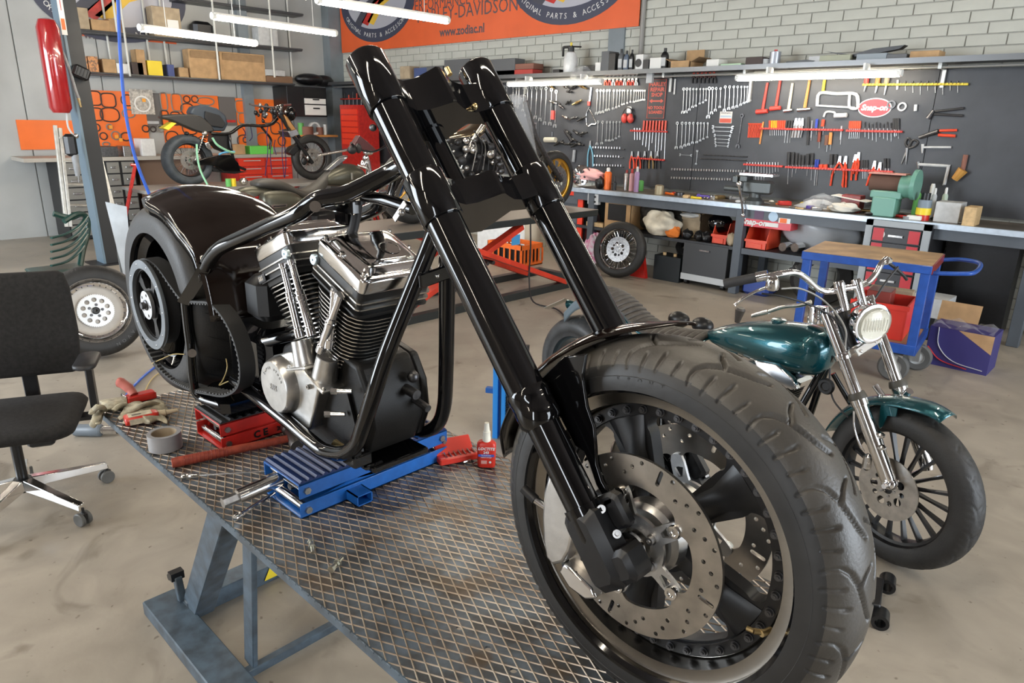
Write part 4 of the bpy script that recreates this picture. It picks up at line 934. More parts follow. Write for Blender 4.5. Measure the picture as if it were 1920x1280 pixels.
# work gloves, a crumpled pair
GLV = mat('dirty_leather_glove', (0.50, 0.45, 0.32), 0.85, var=0.35, scale=40, bump=0.4, bscale=90, col2=(0.27, 0.25, 0.19))
gl = wthing('work_gloves', 'crumpled pair of dirty beige work gloves hanging over the far table corner', 'gloves', at(235, 775, Z=TT))
rnd = random.Random(3)
def finger(pts, r, name='finger'):
    P = smooth(pts, 5); n = len(P)
    o = M().tube(P, [r*(0.75+0.35*sin(pi*min(1, k/(n-1)*1.0)*0.9+0.2)+0.12*rnd.random()) for k in range(n)], 12, flat=0.55); return o.build(name, GLV, gl, ang=70, sub=1)
g0 = at(262, 760, Z=TT+0.012)
def gp(px, py, h): return at(px, py, Z=TT+h)
M().grid(lambda i, j: gp(228+84*i/15+4*sin(j*1.3), 792-38*j/9+4*sin(i*0.9)-4*i/15*(j/9), 0.004+0.020*sin(pi*i/15)**0.7*sin(pi*j/9)**0.6+0.0035*sin(i*2.1+j*1.4)), 16, 10).build('palm', GLV, gl, solid=0.003, ang=80, sub=1)
M().grid(lambda i, j: gp(188+50*i/12+3*sin(j*1.7), 772-22*j/7-8*i/12, 0.003+0.014*sin(pi*i/12)**0.6*sin(pi*j/7)**0.6+0.003*sin(i*1.8+j*2.2)), 13, 8).build('palm', GLV, gl, solid=0.003, ang=80, sub=1)
for pts, r in (([(232, 775, .012), (252, 768, .026), (276, 756, .030), (300, 758, .010)], .013), ([(212, 770, .010), (225, 760, .016), (238, 755, .018)], .010), ([(222, 785, .012), (236, 778, .018), (252, 776, .014)], .011), ([(292, 752, .012), (303, 760, .012), (306, 768, .006)], .010)):
    finger([gp(*q) for q in pts], r)
e = Vector((-2.395, 0.575, TZ))
for pts, r in (([(196, 770, .006), (186, 762, .010), (176, 768, -.004), (172, 775, -.03)], .012), ([(192, 770, .004), (184, 775, -.010), (180, 785, -.03), (172, 800, -.055)], .012), ([(190, 775, .002), (186, 785, -.02), (184, 795, -.04)], .009)):
    finger([at(q[0], q[1], Y=0.575-0.012*k) if k > 0 else gp(*q) for k, q in enumerate(pts)], r)
# roll of grey tape
p = at(311, 838, Z=TT)
tp = wthing('tape_roll', 'wide roll of grey adhesive tape lying on its side on the table', 'tape', p)
M().lathe([(0.034, 0.0), (0.045, 0.0), (0.045, 0.047), (0.034, 0.047)], p, Z, 48, closed=True).build('tape', mat('grey_tape', (0.30, 0.30, 0.31), 0.45, var=0.1), tp)
M().lathe([(0.0325, 0.001), (0.034, 0.001), (0.034, 0.046), (0.0325, 0.046)], p, Z, 40, closed=True).build('core', mat('tape_core', (0.42, 0.34, 0.24), 0.8), tp)
# red-handled hammer behind the blue jack
a = at(322, 868, Z=TT+0.012); b = at(540, 822, Z=TT+0.014); d = (b-a).normalized()
hm = wthing('hammer', 'large hammer with a scuffed red handle lying between the two jacks', 'hammer', a-Z*0.012)
m = M().tube([a+(b-a)*t for t in (0, 0.05, 0.10, 0.45, 0.75, 1.0)], [0.0135, 0.0150, 0.0145, 0.0130, 0.0115, 0.0115], 14).build('handle', mat('scuffed_red_handle', (0.36, 0.065, 0.035), 0.5, var=0.3, scale=60), hm)
for k in range(12): q = a+(b-a)*(0.10+0.032*k); M().lathe([(0.0146, -0.0008), (0.0150, 0), (0.0146, 0.0008)], q, d, 14).build('grip_groove', DRD, m)
s = Vector((-d.y, d.x, 0)); c = b+d*0.012+Z*0.006
M().lathe([(0, -0.060), (0.019, -0.060), (0.020, -0.056), (0.020, -0.035), (0.015, -0.030), (0.015, 0.030), (0.020, 0.035), (0.020, 0.056), (0.019, 0.060), (0, 0.060)], c, (s*0.7+Z*0.1).normalized(), 24).build('head', mat('hammer_head_steel', (0.15, 0.14, 0.13), 0.45, 0.8), hm)
# long thin bar wrench with a socket end
a = at(340, 893, Z=TT+0.006); b = at(512, 882, Z=TT+0.008); d = (b-a).normalized()
tw = wthing('t_bar', 'long thin steel bar with a knuckle joint pointing at the blue jack', 'wrench', a-Z*0.006)
M().cyl(a+d*0.045, b, 0.0025, n=10).build('bar', CHW, tw)
M().lathe([(0, 0), (0.0075, 0.001), (0.0085, 0.008), (0.006, 0.014), (0.008, 0.022), (0.007, 0.032), (0.004, 0.046), (0, 0.046)], a, d, 18).build('joint', CHW, tw)
# ratchet below the socket
a = at(440, 972, Z=TT+0.007); b = at(528, 916, Z=TT+0.010); d = (b-a).normalized()
rt_ = wthing('socket_wrench', 'short chrome socket wrench handle lying under the long socket of the blue jack', 'wrench', a-Z*0.007)
M().lathe([(0, 0), (0.0075, 0.0), (0.0085, 0.003), (0.0085, 0.012), (0.0065, 0.014), (0.0085, 0.018), (0.0075, 0.024), (0.005, 0.030), (0.0055, 0.10), (0.0045, 0.13), (0, 0.13)], a, d, 20).build('handle', CHW, rt_)
M().box(a+d*0.075+Z*0.001, (0.075, 0.013, 0.006), ax=(d, Vector((-d.y, d.x, 0)), Z), ch=0.002).build('shank', CHW, rt_)
# two hexagon bolts
BZN = mat('bright_zinc_bolt', (0.66, 0.66, 0.58), 0.28, 1.0, var=0.15, scale=120)
for (p0, p1, lab) in (((583, 1014), (589, 1050), 'short zinc bolt with nut and washer lying upright-looking, the left of the two bolts'), ((620, 1068), (651, 1036), 'short zinc bolt with nut lying slanted, the right of the two bolts')):
    a = at(*p0, Z=TT+0.0075); b = at(*p1, Z=TT+0.007); d = (b-a).normalized(); L = 0.046
    t = wthing('bolt', lab, 'bolt', a-Z*0.0075, group='bolts on the lift table')
    M().cyl(a, a+d*0.006, 0.0082, n=6).build('head', BZN, t)
    M().cyl(a+d*0.006, a+d*L, 0.0040, n=14).build('shank', BZN, t)
    M().cyl(a+d*0.007, a+d*0.017, 0.0058, n=16).build('sleeve', BZN, t)
    M().cyl(a+d*0.019, a+d*0.026, 0.0078, n=6).build('nut', BZN, t)
    M().cyl(a+d*0.0265, a+d*0.028, 0.0088, n=20).build('washer', BZN, t)
# red bit case behind the blue jack
a = at(868, 858, Z=TT)
dd = Vector((0.35, 0.94, 0)).normalized()
bc = wthing('bit_case', 'open red plastic bit case with steel bits lying behind the blue jack', 'tool case', a)
ax = (dd, Vector((-dd.y, dd.x, 0)), Z)
M().box(a+Z*0.010-dd*0.02, (0.115, 0.052, 0.020), ax=ax, ch=0.003).build('base', LRED, bc)
lx = (dd, (Vector((-dd.y, dd.x, 0))*0.75+Z*0.66).normalized(), (Z*0.75+Vector((dd.y, -dd.x, 0))*0.66).normalized())
M().box(a+Z*0.034-dd*0.015+Vector((-0.022, 0, 0)), (0.11, 0.050, 0.008), ax=lx, ch=0.002).build('lid', LRED, bc)
for k in range(7):
    q = a-dd*(0.055-0.014*k)+Z*0.021; M().cyl(q+ax[1]*-0.020, q+ax[1]*0.012+Z*0.003, 0.0028, n=8).build('bit', CHW, bc)
for k, (px, py) in enumerate(((869, 866), (887, 868))):
    a = at(px, py, Z=TT+0.003); top(M().cyl(a, a+Vector((0.006, 0.022, 0.001)), 0.003, n=8), 'bit', CHW, ('loose steel bit lying beside the red bit case, nearer the jack', 'loose steel bit lying beside the red bit case, nearer the bottle')[k], 'bit', group='loose bits')
top(M().cyl(at(848, 862, Z=TT), at(848, 862, Z=TT)+Z*0.004, 0.006, n=8), 'nut', BRS, 'tiny brass nut on the table right beside the blue jack', 'nut')
# floor jack stand: blue frame with ribbed black pad
bs = wthing('jack_stand', 'tall bright blue standing lift jack with a ribbed black rubber face', 'jack', (-2.55, 2.52, 0))
BBL = mat('bright_blue_paint', (0.02, 0.22, 0.62), 0.4)
q0 = at(925, 818, Z=0.0); q1 = at(947, 832, Z=0.0); zt = at(930, 640, Y=q0.y).z
dx = Vector((0.86, 0.51, 0)); dy = Vector((-dx.y, dx.x, 0)); o = Vector((q0.x, q0.y, 0))
M().box(o+dx*0.015+Z*zt/2, (0.030, 0.05, zt), ax=(dx, dy, Z), ch=0.002).build('left_channel', BBL, bs)
M().box(o+dx*0.065+Z*zt/2-dy*0.02, (0.022, 0.05, zt), ax=(dx, dy, Z), ch=0.002).build('right_channel', BBL, bs)
M().box(o+dx*0.040+Z*zt/2+dy*0.01, (0.040, 0.02, zt-0.02), ax=(dx, dy, Z)).build('channel_web', mat('blue_paint_dark', (0.015, 0.09, 0.24), 0.5), bs)
pad = M().box(o+dx*0.135+Z*zt/2-dy*0.01, (0.120, 0.03, zt-0.01), ax=(dx, dy, Z)).build('pad', MBK, bs)
for k in range(34): M().box(o+dx*0.135+Z*(0.02+(zt-0.05)*k/33)-dy*0.028, (0.118, 0.008, 0.010), ax=(dx, dy, Z), ch=0.002).build('pad_rib', MBK, pad)
q = at(914, 730, Y=q0.y); M().box(Vector((q.x, q.y, q.z))+dx*0.02, (0.055, 0.035, 0.030), ax=(dx, dy, Z), ch=0.002).build('side_socket', BLU, bs)
# black iron part on the floor by the front wheel
p = at(1648, 1140, Z=0.0)
ip = wthing('roller_bracket', 'black iron roller bracket lying on the floor behind the chopper front wheel', 'bracket', p)
e1, e2 = at(1655, 1085, Z=0.05), at(1640, 1145, Z=0.05)
M().prism([(q.x, q.y) for q in (at(1600, 1070, Z=.07), at(1658, 1083, Z=.07), at(1652, 1135, Z=.07), at(1600, 1125, Z=.07))], (0, 0, 0.025), X, Y, 0.045).build('plate', SBK, ip, bevel=0.006)
for px, py in ((1664, 1092), (1651, 1158)):
    q = at(px, py, Z=0.03); d = Vector((0.25, -0.95, 0)).normalized()
    M().lathe([(0.018, 0), (0.030, 0), (0.030, 0.065), (0.018, 0.065)], q-d*0.03, d, 28, closed=True).build('roller_bush', SBK, ip)
# rust washers lying about behind: hose and cable
HOSE = mat('blue_air_hose', (0.02, 0.10, 0.50), 0.4)
P = smooth([at(296, 684, Z=0.01), at(275, 700, Z=0.01), at(250, 724, Z=0.01), at(235, 745, Z=0.01), at(228, 775, Z=0.01)], 6)
top(M().tube(P, 0.008, 8), 'air_hose', HOSE, 'blue air hose lying on the floor below the rear pulley', 'hose')
P = smooth([at(306, 696, Z=0.006), at(290, 705, Z=0.006), at(277, 722, Z=0.006), at(268, 745, Z=0.006)], 6)
top(M().tube(P, 0.004, 6), 'cable', WIRE, 'thin yellow cable on the floor beside the blue hose', 'cable')
# torch (flashlight-like tool) lying on the floor by the chair
a = at(140, 806, Z=0.035); b = at(220, 806, Z=0.035); d = (b-a).normalized(); L = (b-a).length
sh = wthing('air_tool', 'grey air tool with a chrome socket lying on the floor below the gloves', 'tool', a-Z*0.035)
M().lathe([(0, 0), (0.030, 0), (0.034, 0.01), (0.034, L*0.35), (0.036, L*0.37), (0.036, L*0.6), (0.030, L*0.63), (0, L*0.63)], a, d, 28).build('body', mat('blue_grey_plastic', (0.13, 0.155, 0.18), 0.4), sh)
M().lathe([(0, L*0.62), (0.022, L*0.62), (0.022, L*0.68), (0.026, L*0.70), (0.026, L), (0.020, L), (0.020, L-0.02), (0, L-0.02)], a, d, 28).build('socket', CHW, sh)
# ================================================================ office chair
oc = wthing('office_chair', 'black office swivel chair with polished star base at the left edge', 'chair', (-3.50, 0.51, 0))
oc_c = Vector((-3.50, 0.51, 0)); CST = [at(206, 890, Z=0.03), at(160, 973, Z=0.03)]
a0 = atan2(CST[0].y-oc_c.y, CST[0].x-oc_c.x); a1 = atan2(CST[1].y-oc_c.y, CST[1].x-oc_c.x)
for k in range(5):
    q = a0-(a0-a1)*k if k < 2 else a1-(2*pi-(a0-a1))/4*(k-1)
    d = Vector((cos(q), sin(q), 0)); s = Vector((-d.y, d.x, 0)); r = 0.345
    e = oc_c+d*r
    sec = lambda c, w, h: [c-s*w-Z*h*0.5, c+s*w-Z*h*0.5, c+s*w*0.8+Z*h*0.5, c-s*w*0.8+Z*h*0.5]
    M().loft([sec(oc_c+d*0.03+Z*0.135, 0.026, 0.05), sec(oc_c+d*0.18+Z*0.112, 0.020, 0.038), sec(e+Z*0.088, 0.017, 0.030)]).build('base_arm', POL, oc, bevel=0.003)
    w = M().cyl(e+Z*0.055, e+Z*0.085, 0.006, n=10); w.box(e+Z*0.045, (0.03, 0.02, 0.035), ax=(d, s, Z), ch=0.005); cs = w.build('caster', SBK, oc)
    for sg in (1, -1): M().lathe([(0, 0.007), (0.024, 0.007), (0.031, 0.010), (0.031, 0.022), (0.027, 0.025), (0, 0.023)], e+Z*0.031-d*0.008, s*sg, 24).build('caster_wheel', mat('caster_grey', (0.10, 0.10, 0.095), 0.5), cs)
M().cyl(oc_c+Z*0.10, oc_c+Z*0.16, 0.034, n=24).cyl(oc_c+Z*0.16, oc_c+Z*0.38, 0.022, n=20).build('gas_column', SBK, oc)
oc_c = oc_c+Vector((0.025, 0.03, 0)); fd = Vector((cos(radians(-24)), sin(radians(-24)), 0)); sd = Vector((-fd.y, fd.x, 0)); FAB = mat('black_fabric', (0.014, 0.013, 0.013), 0.85, var=0.4, scale=60, bump=0.3, bscale=400)
M().box(oc_c+Z*0.395, (0.24, 0.20, 0.05), ax=(fd, sd, Z), ch=0.02).box(oc_c+fd*0.14+sd*0.10+Z*0.385, (0.05, 0.10, 0.035), ax=(fd, sd, Z), ch=0.01).build('mechanism', SBK, oc)
M().loft([rrect(oc_c+fd*0.03+Z*z, fd, sd, hx, hy, 0.09, 5) for z, hx, hy in ((.415, .20, .20), (.43, .235, .235), (.455, .245, .245), (.475, .235, .235), (.485, .20, .20))]).build('seat', FAB, oc, ang=80)
bk = oc_c-fd*0.235
M().loft([rrect(bk-fd*(0.015+0.10*(z-0.5))+Z*z, sd, fd, hw, 0.030*k, 0.028*k, 4) for z, hw, k in ((.56, .19, .6), (.58, .215, 1), (.75, .225, 1), (.95, .215, 1), (1.015, .20, .9), (1.03, .18, .5))]).build('backrest', FAB, oc, ang=60)
M().box(bk+Z*0.50-fd*0.03, (0.02, 0.06, 0.24), ax=(fd, sd, Z), ch=0.004).box(bk+Z*0.40+fd*0.08, (0.26, 0.06, 0.02), ax=(fd, sd, Z), ch=0.004).build('back_bracket', SBK, oc)
for sg in (1, -1):
    c = oc_c+sd*0.285*sg-fd*0.02
    M().loft([rrect(c+Z*z, fd, sd, 0.115*k, 0.045*k, 0.04*k, 4) for z, k in ((.660, .85), (.668, 1), (.680, 1), (.687, .9))]).build('armrest', PBK, oc, ang=60)
    M().box(c+Z*0.545-fd*0.01, (0.055, 0.028, 0.235), ax=(fd, sd, Z), ch=0.006).box(c-sd*0.07*sg+Z*0.415, (0.06, 0.16, 0.024), ax=(fd, sd, Z), ch=0.006).build('armrest_post', SBK, oc)
# ================================================================ loose rear wheel leaning by the post
def loose_wheel(): pass
lw_c = at(178, 580, X=-5.62)
n = Vector((0.93, -0.16, 0.26)).normalized()
lw = wthing('wheel', 'loose rear wheel with polished spun rim, toothed sprocket and black road tyre', 'wheel', (lw_c.x, lw_c.y, 0))
u_ = Z.cross(n).normalized(); v_ = n.cross(u_); R_ = 0.335; cc_ = Vector((lw_c.x, lw_c.y, R_*v_.z+0.07*abs(n.z)))
LM = Matrix(((u_.x, v_.x, n.x, cc_.x), (u_.y, v_.y, n.y, cc_.y), (u_.z, v_.z, n.z, cc_.z), (0, 0, 0, 1)))
tyr = tyre(0.335, 0.090, 0.075, 0.232, 400, 50, pw=2.5, tread=True, gd=0.004).xf(LM).build('tyre', RUB, lw, ang=60)
for k, c in enumerate('AVON'):
    q = radians(-42-k*9); text(c, 'raised_letter', mat('letter_grey', (0.10, 0.10, 0.10), 0.6), 0.034, LM @ Vector((0.280*cos(q), 0.280*sin(q), 0.089)), (u_*-sin(q)+v_*cos(q))*-1, (u_*cos(q)+v_*sin(q)), tyr, depth=0.002)
M().lathe([(0.232, 0.085), (0.238, 0.080), (0.232, 0.070), (0.222, 0.055), (0.205, 0.030), (0.186, 0.022), (0.178, 0.018), (0.178, -0.01), (0.20, -0.03), (0.232, -0.085), (0.215, 0.0), (0.225, 0.07)], (0, 0, 0), Z, 80, closed=True).xf(LM).build('rim', POL, lw)
dish = M().lathe([(0, 0.040), (0.05, 0.040), (0.16, 0.012), (0.182, 0.020), (0.182, 0.014), (0.16, 0.006), (0, 0.02)], (0, 0, 0), Z, 72).xf(LM).build('disc_centre', mat('spun_aluminium', (0.40, 0.37, 0.33), 0.5, 0.8, var=0.08, scale=10), lw)
for k in range(30): q = 2*pi*k/30; M().ball(LM @ Vector((0.185*cos(q), 0.185*sin(q), 0.025)), 0.0042, 8, 5).build('rim_bolt', DST, lw)
sp_o = []
for k in range(54):
    q = 2*pi*k/54; w = 2*pi/54
    sp_o += [(0.113*cos(q), 0.113*sin(q)), (0.121*cos(q+w*0.35), 0.121*sin(q+w*0.35)), (0.121*cos(q+w*0.6), 0.121*sin(q+w*0.6))]
spk = plate(sp_o, [circ(0.080*cos(2*pi*k/10+0.3), 0.080*sin(2*pi*k/10+0.3), 0.0165, 20) for k in range(10)]+[circ(0, 0, 0.022, 20)], 0.006, (0, 0, 0.052), X, Y).xf(LM).build('sprocket', mat('clean_alloy', (0.55, 0.55, 0.54), 0.36, 1.0), lw)
for k in range(5): q = 2*pi*k/5+0.1; M().lathe([(0, 0), (0.011, 0), (0.011, 0.008), (0.006, 0.008), (0.006, 0.012), (0, 0.012)], LM @ Vector((0.043*cos(q), 0.043*sin(q), 0.055)), n, 6).build('sprocket_bolt', DST, spk)
M().lathe([(0.008, 0.04), (0.026, 0.04), (0.026, 0.075), (0.020, 0.080), (0.010, 0.080), (0.008, 0.06)], (0, 0, 0), Z, 28, closed=True).xf(LM).build('bearing', SBK, lw)
# ================================================================ teal custom motorcycle on the floor
TEAL = mat('metallic_teal_paint', (0.003, 0.075, 0.092), 0.2, 0.55, coat=1.0, flake=0.15)
LEA = mat('brown_grey_leather', (0.085, 0.075, 0.066), 0.5, var=0.3, scale=30, bump=0.2)
RWH = mat('grey_lit_tyre', (0.045, 0.047, 0.050), 0.5, var=0.3, scale=12)  # rear tyre rubber, the bluish light on it put into its grey
tb_ = Frame(-0.62, 2.95, -0.136); ts_ = Frame(-0.62, 2.95, -0.35)
tl = thing('motorcycle', 'custom motorcycle with metallic teal tank and front mudguard, chrome fork and round headlamp', 'motorcycle', (-0.62, 2.95, 0), -0.136)
def wheel_parts(par, M4, R, hw, rb, spokes, label='', col=SBK, tread=True, disc=0.13, dw=0.055, two=False, tyrem=None, rimmat=None, wire=False, nth=360):
    """tyre, rim, spokes, hub, disc in wheel axes (x forward, y up, z to the viewer's side)"""
    ty = tyre(R, hw, min(0.06, R-rb), rb, nth, 44, pw=2.3, tread=tread, gd=0.004).xf(M4).build('tyre', tyrem or RUB, par, ang=60)
    rm = M().lathe([(rb, hw*0.80), (rb+0.007, hw*0.72), (rb-0.002, hw*0.62), (rb-0.016, hw*0.5), (rb-0.022, 0.0), (rb-0.016, -hw*0.5), (rb-0.002, -hw*0.62), (rb+0.007, -hw*0.72), (rb, -hw*0.80), (rb-0.010, -hw*0.4), (rb-0.012, 0), (rb-0.010, hw*0.4)], (0, 0, 0), Z, 72, closed=True).xf(M4).build('rim', rimmat or col, par)
    r1 = rb-0.018
    if wire:
        m = M()
        for k in range(spokes):
            q = 2*pi*k/spokes; sg = 1 if k % 2 else -1; q2 = q+(0.45 if (k//2) % 2 else -0.45)
            m.cyl((0.030*cos(q2), 0.030*sin(q2), 0.030*sg), (r1*cos(q), r1*sin(q), 0.004*sg), 0.0022, n=5)
        m.xf(M4).build('wire_spokes', CHR, par, kind='stuff')
    else:
        for k in range(spokes):
            q = 2*pi*k/spokes; d = Vector((cos(q), sin(q), 0)); s = Vector((-sin(q), cos(q), 0)); z = Z*(0.012 if k % 2 else -0.012)
            sec = lambda r, w, h, zz: [d*r-s*w-Z*h+zz, d*r+s*w-Z*h+zz, d*r+s*w*0.6+Z*h+zz, d*r-s*w*0.6+Z*h+zz]
            M().loft([sec(0.035, 0.010, 0.010, z), sec(r1*0.6, 0.0065, 0.008, z*0.5), sec(r1+0.004, 0.010, 0.010, z*0)]).xf(M4).build('spoke', col, par)
    M().lathe([(0, 0.055), (0.022, 0.055), (0.030, 0.045), (0.040, 0.030), (0.030, 0.010), (0.030, -0.010), (0.040, -0.030), (0.030, -0.045), (0.022, -0.055), (0, -0.055)], (0, 0, 0), Z, 28).xf(M4).build('hub', CHW if wire else col, par)
    for sg in ((1, -1) if two else (1,)):
        if disc:
            hs = [circ(disc*0.47*cos(2*pi*k/10), disc*0.47*sin(2*pi*k/10), disc*(0.13 if k % 2 else 0.085), 14) for k in range(10)]+[circ(0, 0, 0.022, 16)]
            d_ = plate(circ(0, 0, disc, 64), hs, 0.005, (0, 0, dw*sg), X, Y).xf(M4).build('brake_disc', ROT if disc < 0.135 else STL, par)
            for k in range(5): q = 2*pi*k/5; M().lathe([(0, 0), (0.006, 0), (0.006, 0.005), (0, 0.005)], M4 @ Vector((0.030*cos(q), 0.030*sin(q), (dw+0.002)*sg)), (M4.to_3x3() @ Z)*sg, 10).build('disc_bolt', STL, d_)
    return ty
def wmat(fr, f, l, z, toward=-1):
    """wheel axes of a vehicle frame in its thing's local coordinates"""
    return Matrix(((1, 0, 0, f), (0, 0, -1, l), (0, 1, 0, z), (0, 0, 0, 1)))
steer = Matrix.Rotation(-0.214, 4, 'Z')
M4 = steer @ wmat(None, 0, 0, 0.335)
wheel_parts(tl, M4, 0.335, 0.058, 0.243, 20, disc=0.131, dw=0.062)
M5 = wmat(None, -1.85, 0, 0.315)
wheel_parts(tl, M5, 0.315, 0.10, 0.200, 24, disc=0.12, dw=-0.08, tyrem=RWH, wire=True, rimmat=mat('blue_grey_rim', (0.10, 0.14, 0.17), 0.35, 0.7))
def TP(px, py, yl): return tb_.at(px, py, yl)
def ttube(name, pts, r, mt=CHR, n=14, k=5, par=tl, **kw): return M().tube(smooth([TP(*p) if len(p) == 3 and abs(p[0]) > 10 else Vector(p) for p in pts], k), r, n).build(name, mt, par, ang=60, **kw)
# tank: lofted teardrop
ring = []
for f, zc, hw, hz in ((-1.00, .735, .006, .010), (-0.97, .735, .035, .030), (-0.90, .750, .070, .052), (-0.80, .768, .100, .075), (-0.68, .782, .122, .095), (-0.57, .790, .134, .108), (-0.48, .795, .134, .112), (-0.41, .798, .118, .104), (-0.37, .800, .085, .082), (-0.35, .800, .035, .040)):
    r = []
    for k in range(28):
        q = 2*pi*k/28; c, s = cos(q), sin(q); y = hw*math.copysign(abs(c)**0.85, c); z = hz*(math.copysign(abs(s)**0.9, s))*(1.0 if s > 0 else 1.05)
        r.append(Vector((f, y, zc+z)))
    ring.append(r)
M().loft(ring).build('fuel_tank', TEAL, tl, ang=80, sub=1)
M().lathe([(0, 0), (0.034, 0), (0.036, 0.006), (0.030, 0.012), (0, 0.014)], (-0.62, 0, 0.886), Z, 28).build('filler_cap', TEAL, tl)
# engine and frame
M().box((-0.62, 0, 0.40), (0.36, 0.20, 0.24), ch=0.04).build('crankcase', SBK, tl)
for sx, nm in ((1, 'front_cylinder'), (-1, 'rear_cylinder')):
    u = Vector((0.30*sx, 0, 0.95)).normalized(); p = Vector((u.z, 0, -u.x)); B = Vector((-0.62, 0, 0.38)); m = M()
    for k in range(10): m.loft([rrect(B+u*(0.14+0.014*k), p, Y, 0.065, 0.075, 0.03), rrect(B+u*(0.145+0.014*k), p, Y, 0.065, 0.075, 0.03)])
    m.cyl(B, B+u*0.28, 0.05).build(nm, FIN, tl)
    M().loft([rrect(B+u*0.275, p, Y, 0.075, 0.085, 0.02), rrect(B+u*0.305, p, Y, 0.075, 0.085, 0.02), rrect(B+u*0.318, p, Y, 0.06, 0.07, 0.02)]).build('rocker_cover', CHR, tl)
pl = [TP(a, b, -0.14) for a, b in ((1335, 655), (1352, 652), (1382, 662), (1378, 672), (1350, 668))]
M().prism([(q.x, q.z) for q in pl], (0, -0.13, 0), X, Z, 0.02).build('chrome_bracket', CHW, tl, bevel=0.002)
pl = [TP(a, b, -0.14) for a, b in ((1418, 674), (1460, 682), (1488, 706), (1500, 728), (1478, 726), (1452, 706), (1425, 688))]
cv = M().prism([(q.x, q.z) for q in pl], (0, -0.13, 0), X, Z, 0.03).build('side_cover', CHR, tl, bevel=0.004)
for a, b in ((1441, 686), (1480, 710)): M().cyl(TP(a, b, -0.14)+Y*-0.01, TP(a, b, -0.14)+Y*0.0-Y*0.016, 0.009, n=10).build('cover_bolt', CHW, cv)
ttube('frame_tube', [(-0.36, 0, 0.80), (-0.40, -0.03, 0.66), (-0.47, -0.09, 0.40), (-0.55, -0.11, 0.20), (-0.65, -0.11, 0.16), (-1.20, -0.11, 0.17), (-1.80, -0.12, 0.30)], 0.016, mt=BLK)
ttube('frame_tube', [(-0.36, 0, 0.80), (-0.40, 0.03, 0.66), (-0.47, 0.09, 0.40), (-0.55, 0.11, 0.20), (-0.65, 0.11, 0.16), (-1.20, 0.11, 0.17), (-1.80, 0.12, 0.30)], 0.016, mt=BLK)
ttube('frame_tube', [(-0.34, 0, 0.90), (-0.60, 0, 0.74), (-1.0, 0, 0.64), (-1.3, 0.0, 0.55), (-1.82, -0.12, 0.33)], 0.018, mt=BLK)
M().lathe([(0, 0), (0.034, 0), (0.036, 0.008), (0.030, 0.018), (0.020, 0.018), (0.016, 0.012), (0, 0.012)], TP(1549, 724, -0.10)+Y*0.008, -Y, 28).build('horn', SBK, tl)
ttube('brake_pipe', [(1556, 690, -.05), (1556, 720, -.06), (1562, 748, -.08), (1578, 770, -.09), (1590, 782, -.09)], 0.004, mt=PBK, n=8)
# fork: near (right) leg and far (left) leg
for nm, yl, pts in (('right', -0.105, ((1551, 592), (1580, 668), (1613, 738), (1614, 746), (1640, 822), (1668, 905))), ('left', 0.125, ((1627, 560), (1655, 620), (1692, 712), (1694, 722), (1716, 800), (1740, 880)))):
    P = [TP(a, b, yl) for a, b in pts]; d = (P[0]-P[-1]).normalized(); a, c = P[-1], P[0]; L = (c-a).length
    t1 = (P[3]-a).dot(d); t2 = (P[1]-a).dot(d)
    M().lathe([(0, 0), (0.024, 0), (0.030, 0.02), (0.029, t1-0.03), (0.033, t1-0.028), (0.033, t1), (0, t1)], a, d, 28).build('fork_slider', POL, tl)
    M().lathe([(0, t1-0.002), (0.036, t1-0.002), (0.036, t1+0.008), (0.031, t1+0.026), (0, t1+0.026)], a, d, 28).build('dust_seal', mat('olive_rubber', (0.05, 0.045, 0.035), 0.5), tl)
    M().lathe([(0, t1), (0.0225, t1), (0.0225, L), (0, L)], a, d, 28).build('fork_tube', CHR, tl)
    M().lathe([(0, t2-0.012), (0.030, t2-0.012), (0.032, t2), (0.031, t2+0.012), (0.0245, t2+0.016), (0.0245, L-0.012), (0.028, L-0.012), (0.028, L+0.01), (0, L+0.012)], a, d, 28).build('fork_cover', CHR, tl)
    if nm == 'right': RA, RD, RL, RT2 = a, d, L, t2; 
    else: LA, LD, LL, LT2 = a, d, L, t2
M().ball(RA, (0.032, 0.03, 0.028), 18, 12).build('axle_clamp', CHR, tl)
M().cyl(RA-Vector((0.0, 0.05, 0)), RA+Vector((0.03, 0.20, 0)), 0.010, n=14).build('front_axle', CHR, tl)
M().box(RA+RD*0.16+Vector((0.03, -0.01, 0)), (0.03, 0.03, 0.02), ch=0.006).box(RA+RD*0.21+Vector((0.034, 0, 0)), (0.04, 0.03, 0.022), ch=0.006).build('mudguard_mount', CHW, tl)
a, b = RA+RD*RT2, LA+LD*LT2
bar(M(), a, b, 0.045, 0.028, up=RD).build('lower_yoke', CHR, tl)
pk = bar(M(), a.lerp(b, 0.2)+Vector((0.028, -0.004, 0.0)), a.lerp(b, 0.85)+Vector((0.028, -0.004, 0)), 0.006, 0.034, up=RD).build('yoke_badge_plate', mat('dull_alloy_plate', (0.45, 0.43, 0.40), 0.35, 1.0), tl)
for q in (0.3, 0.68): M().ball(a.lerp(b, q)+Vector((0.033, -0.006, 0)), 0.007, 10, 6).build('plate_bolt', CHR, pk)
c, e = RA+RD*(RL), LA+LD*(LL)
c = c.lerp(e, 0.0); bar(M(), c, e, 0.05, 0.02, up=RD).build('top_yoke', CHR, tl)
M().cyl(a.lerp(b, 0.45)-Vector((0.03, 0, 0.02)), c.lerp(e, 0.45)-Vector((0.03, 0, 0)), 0.026, n=20).build('steering_head', SBK, tl)
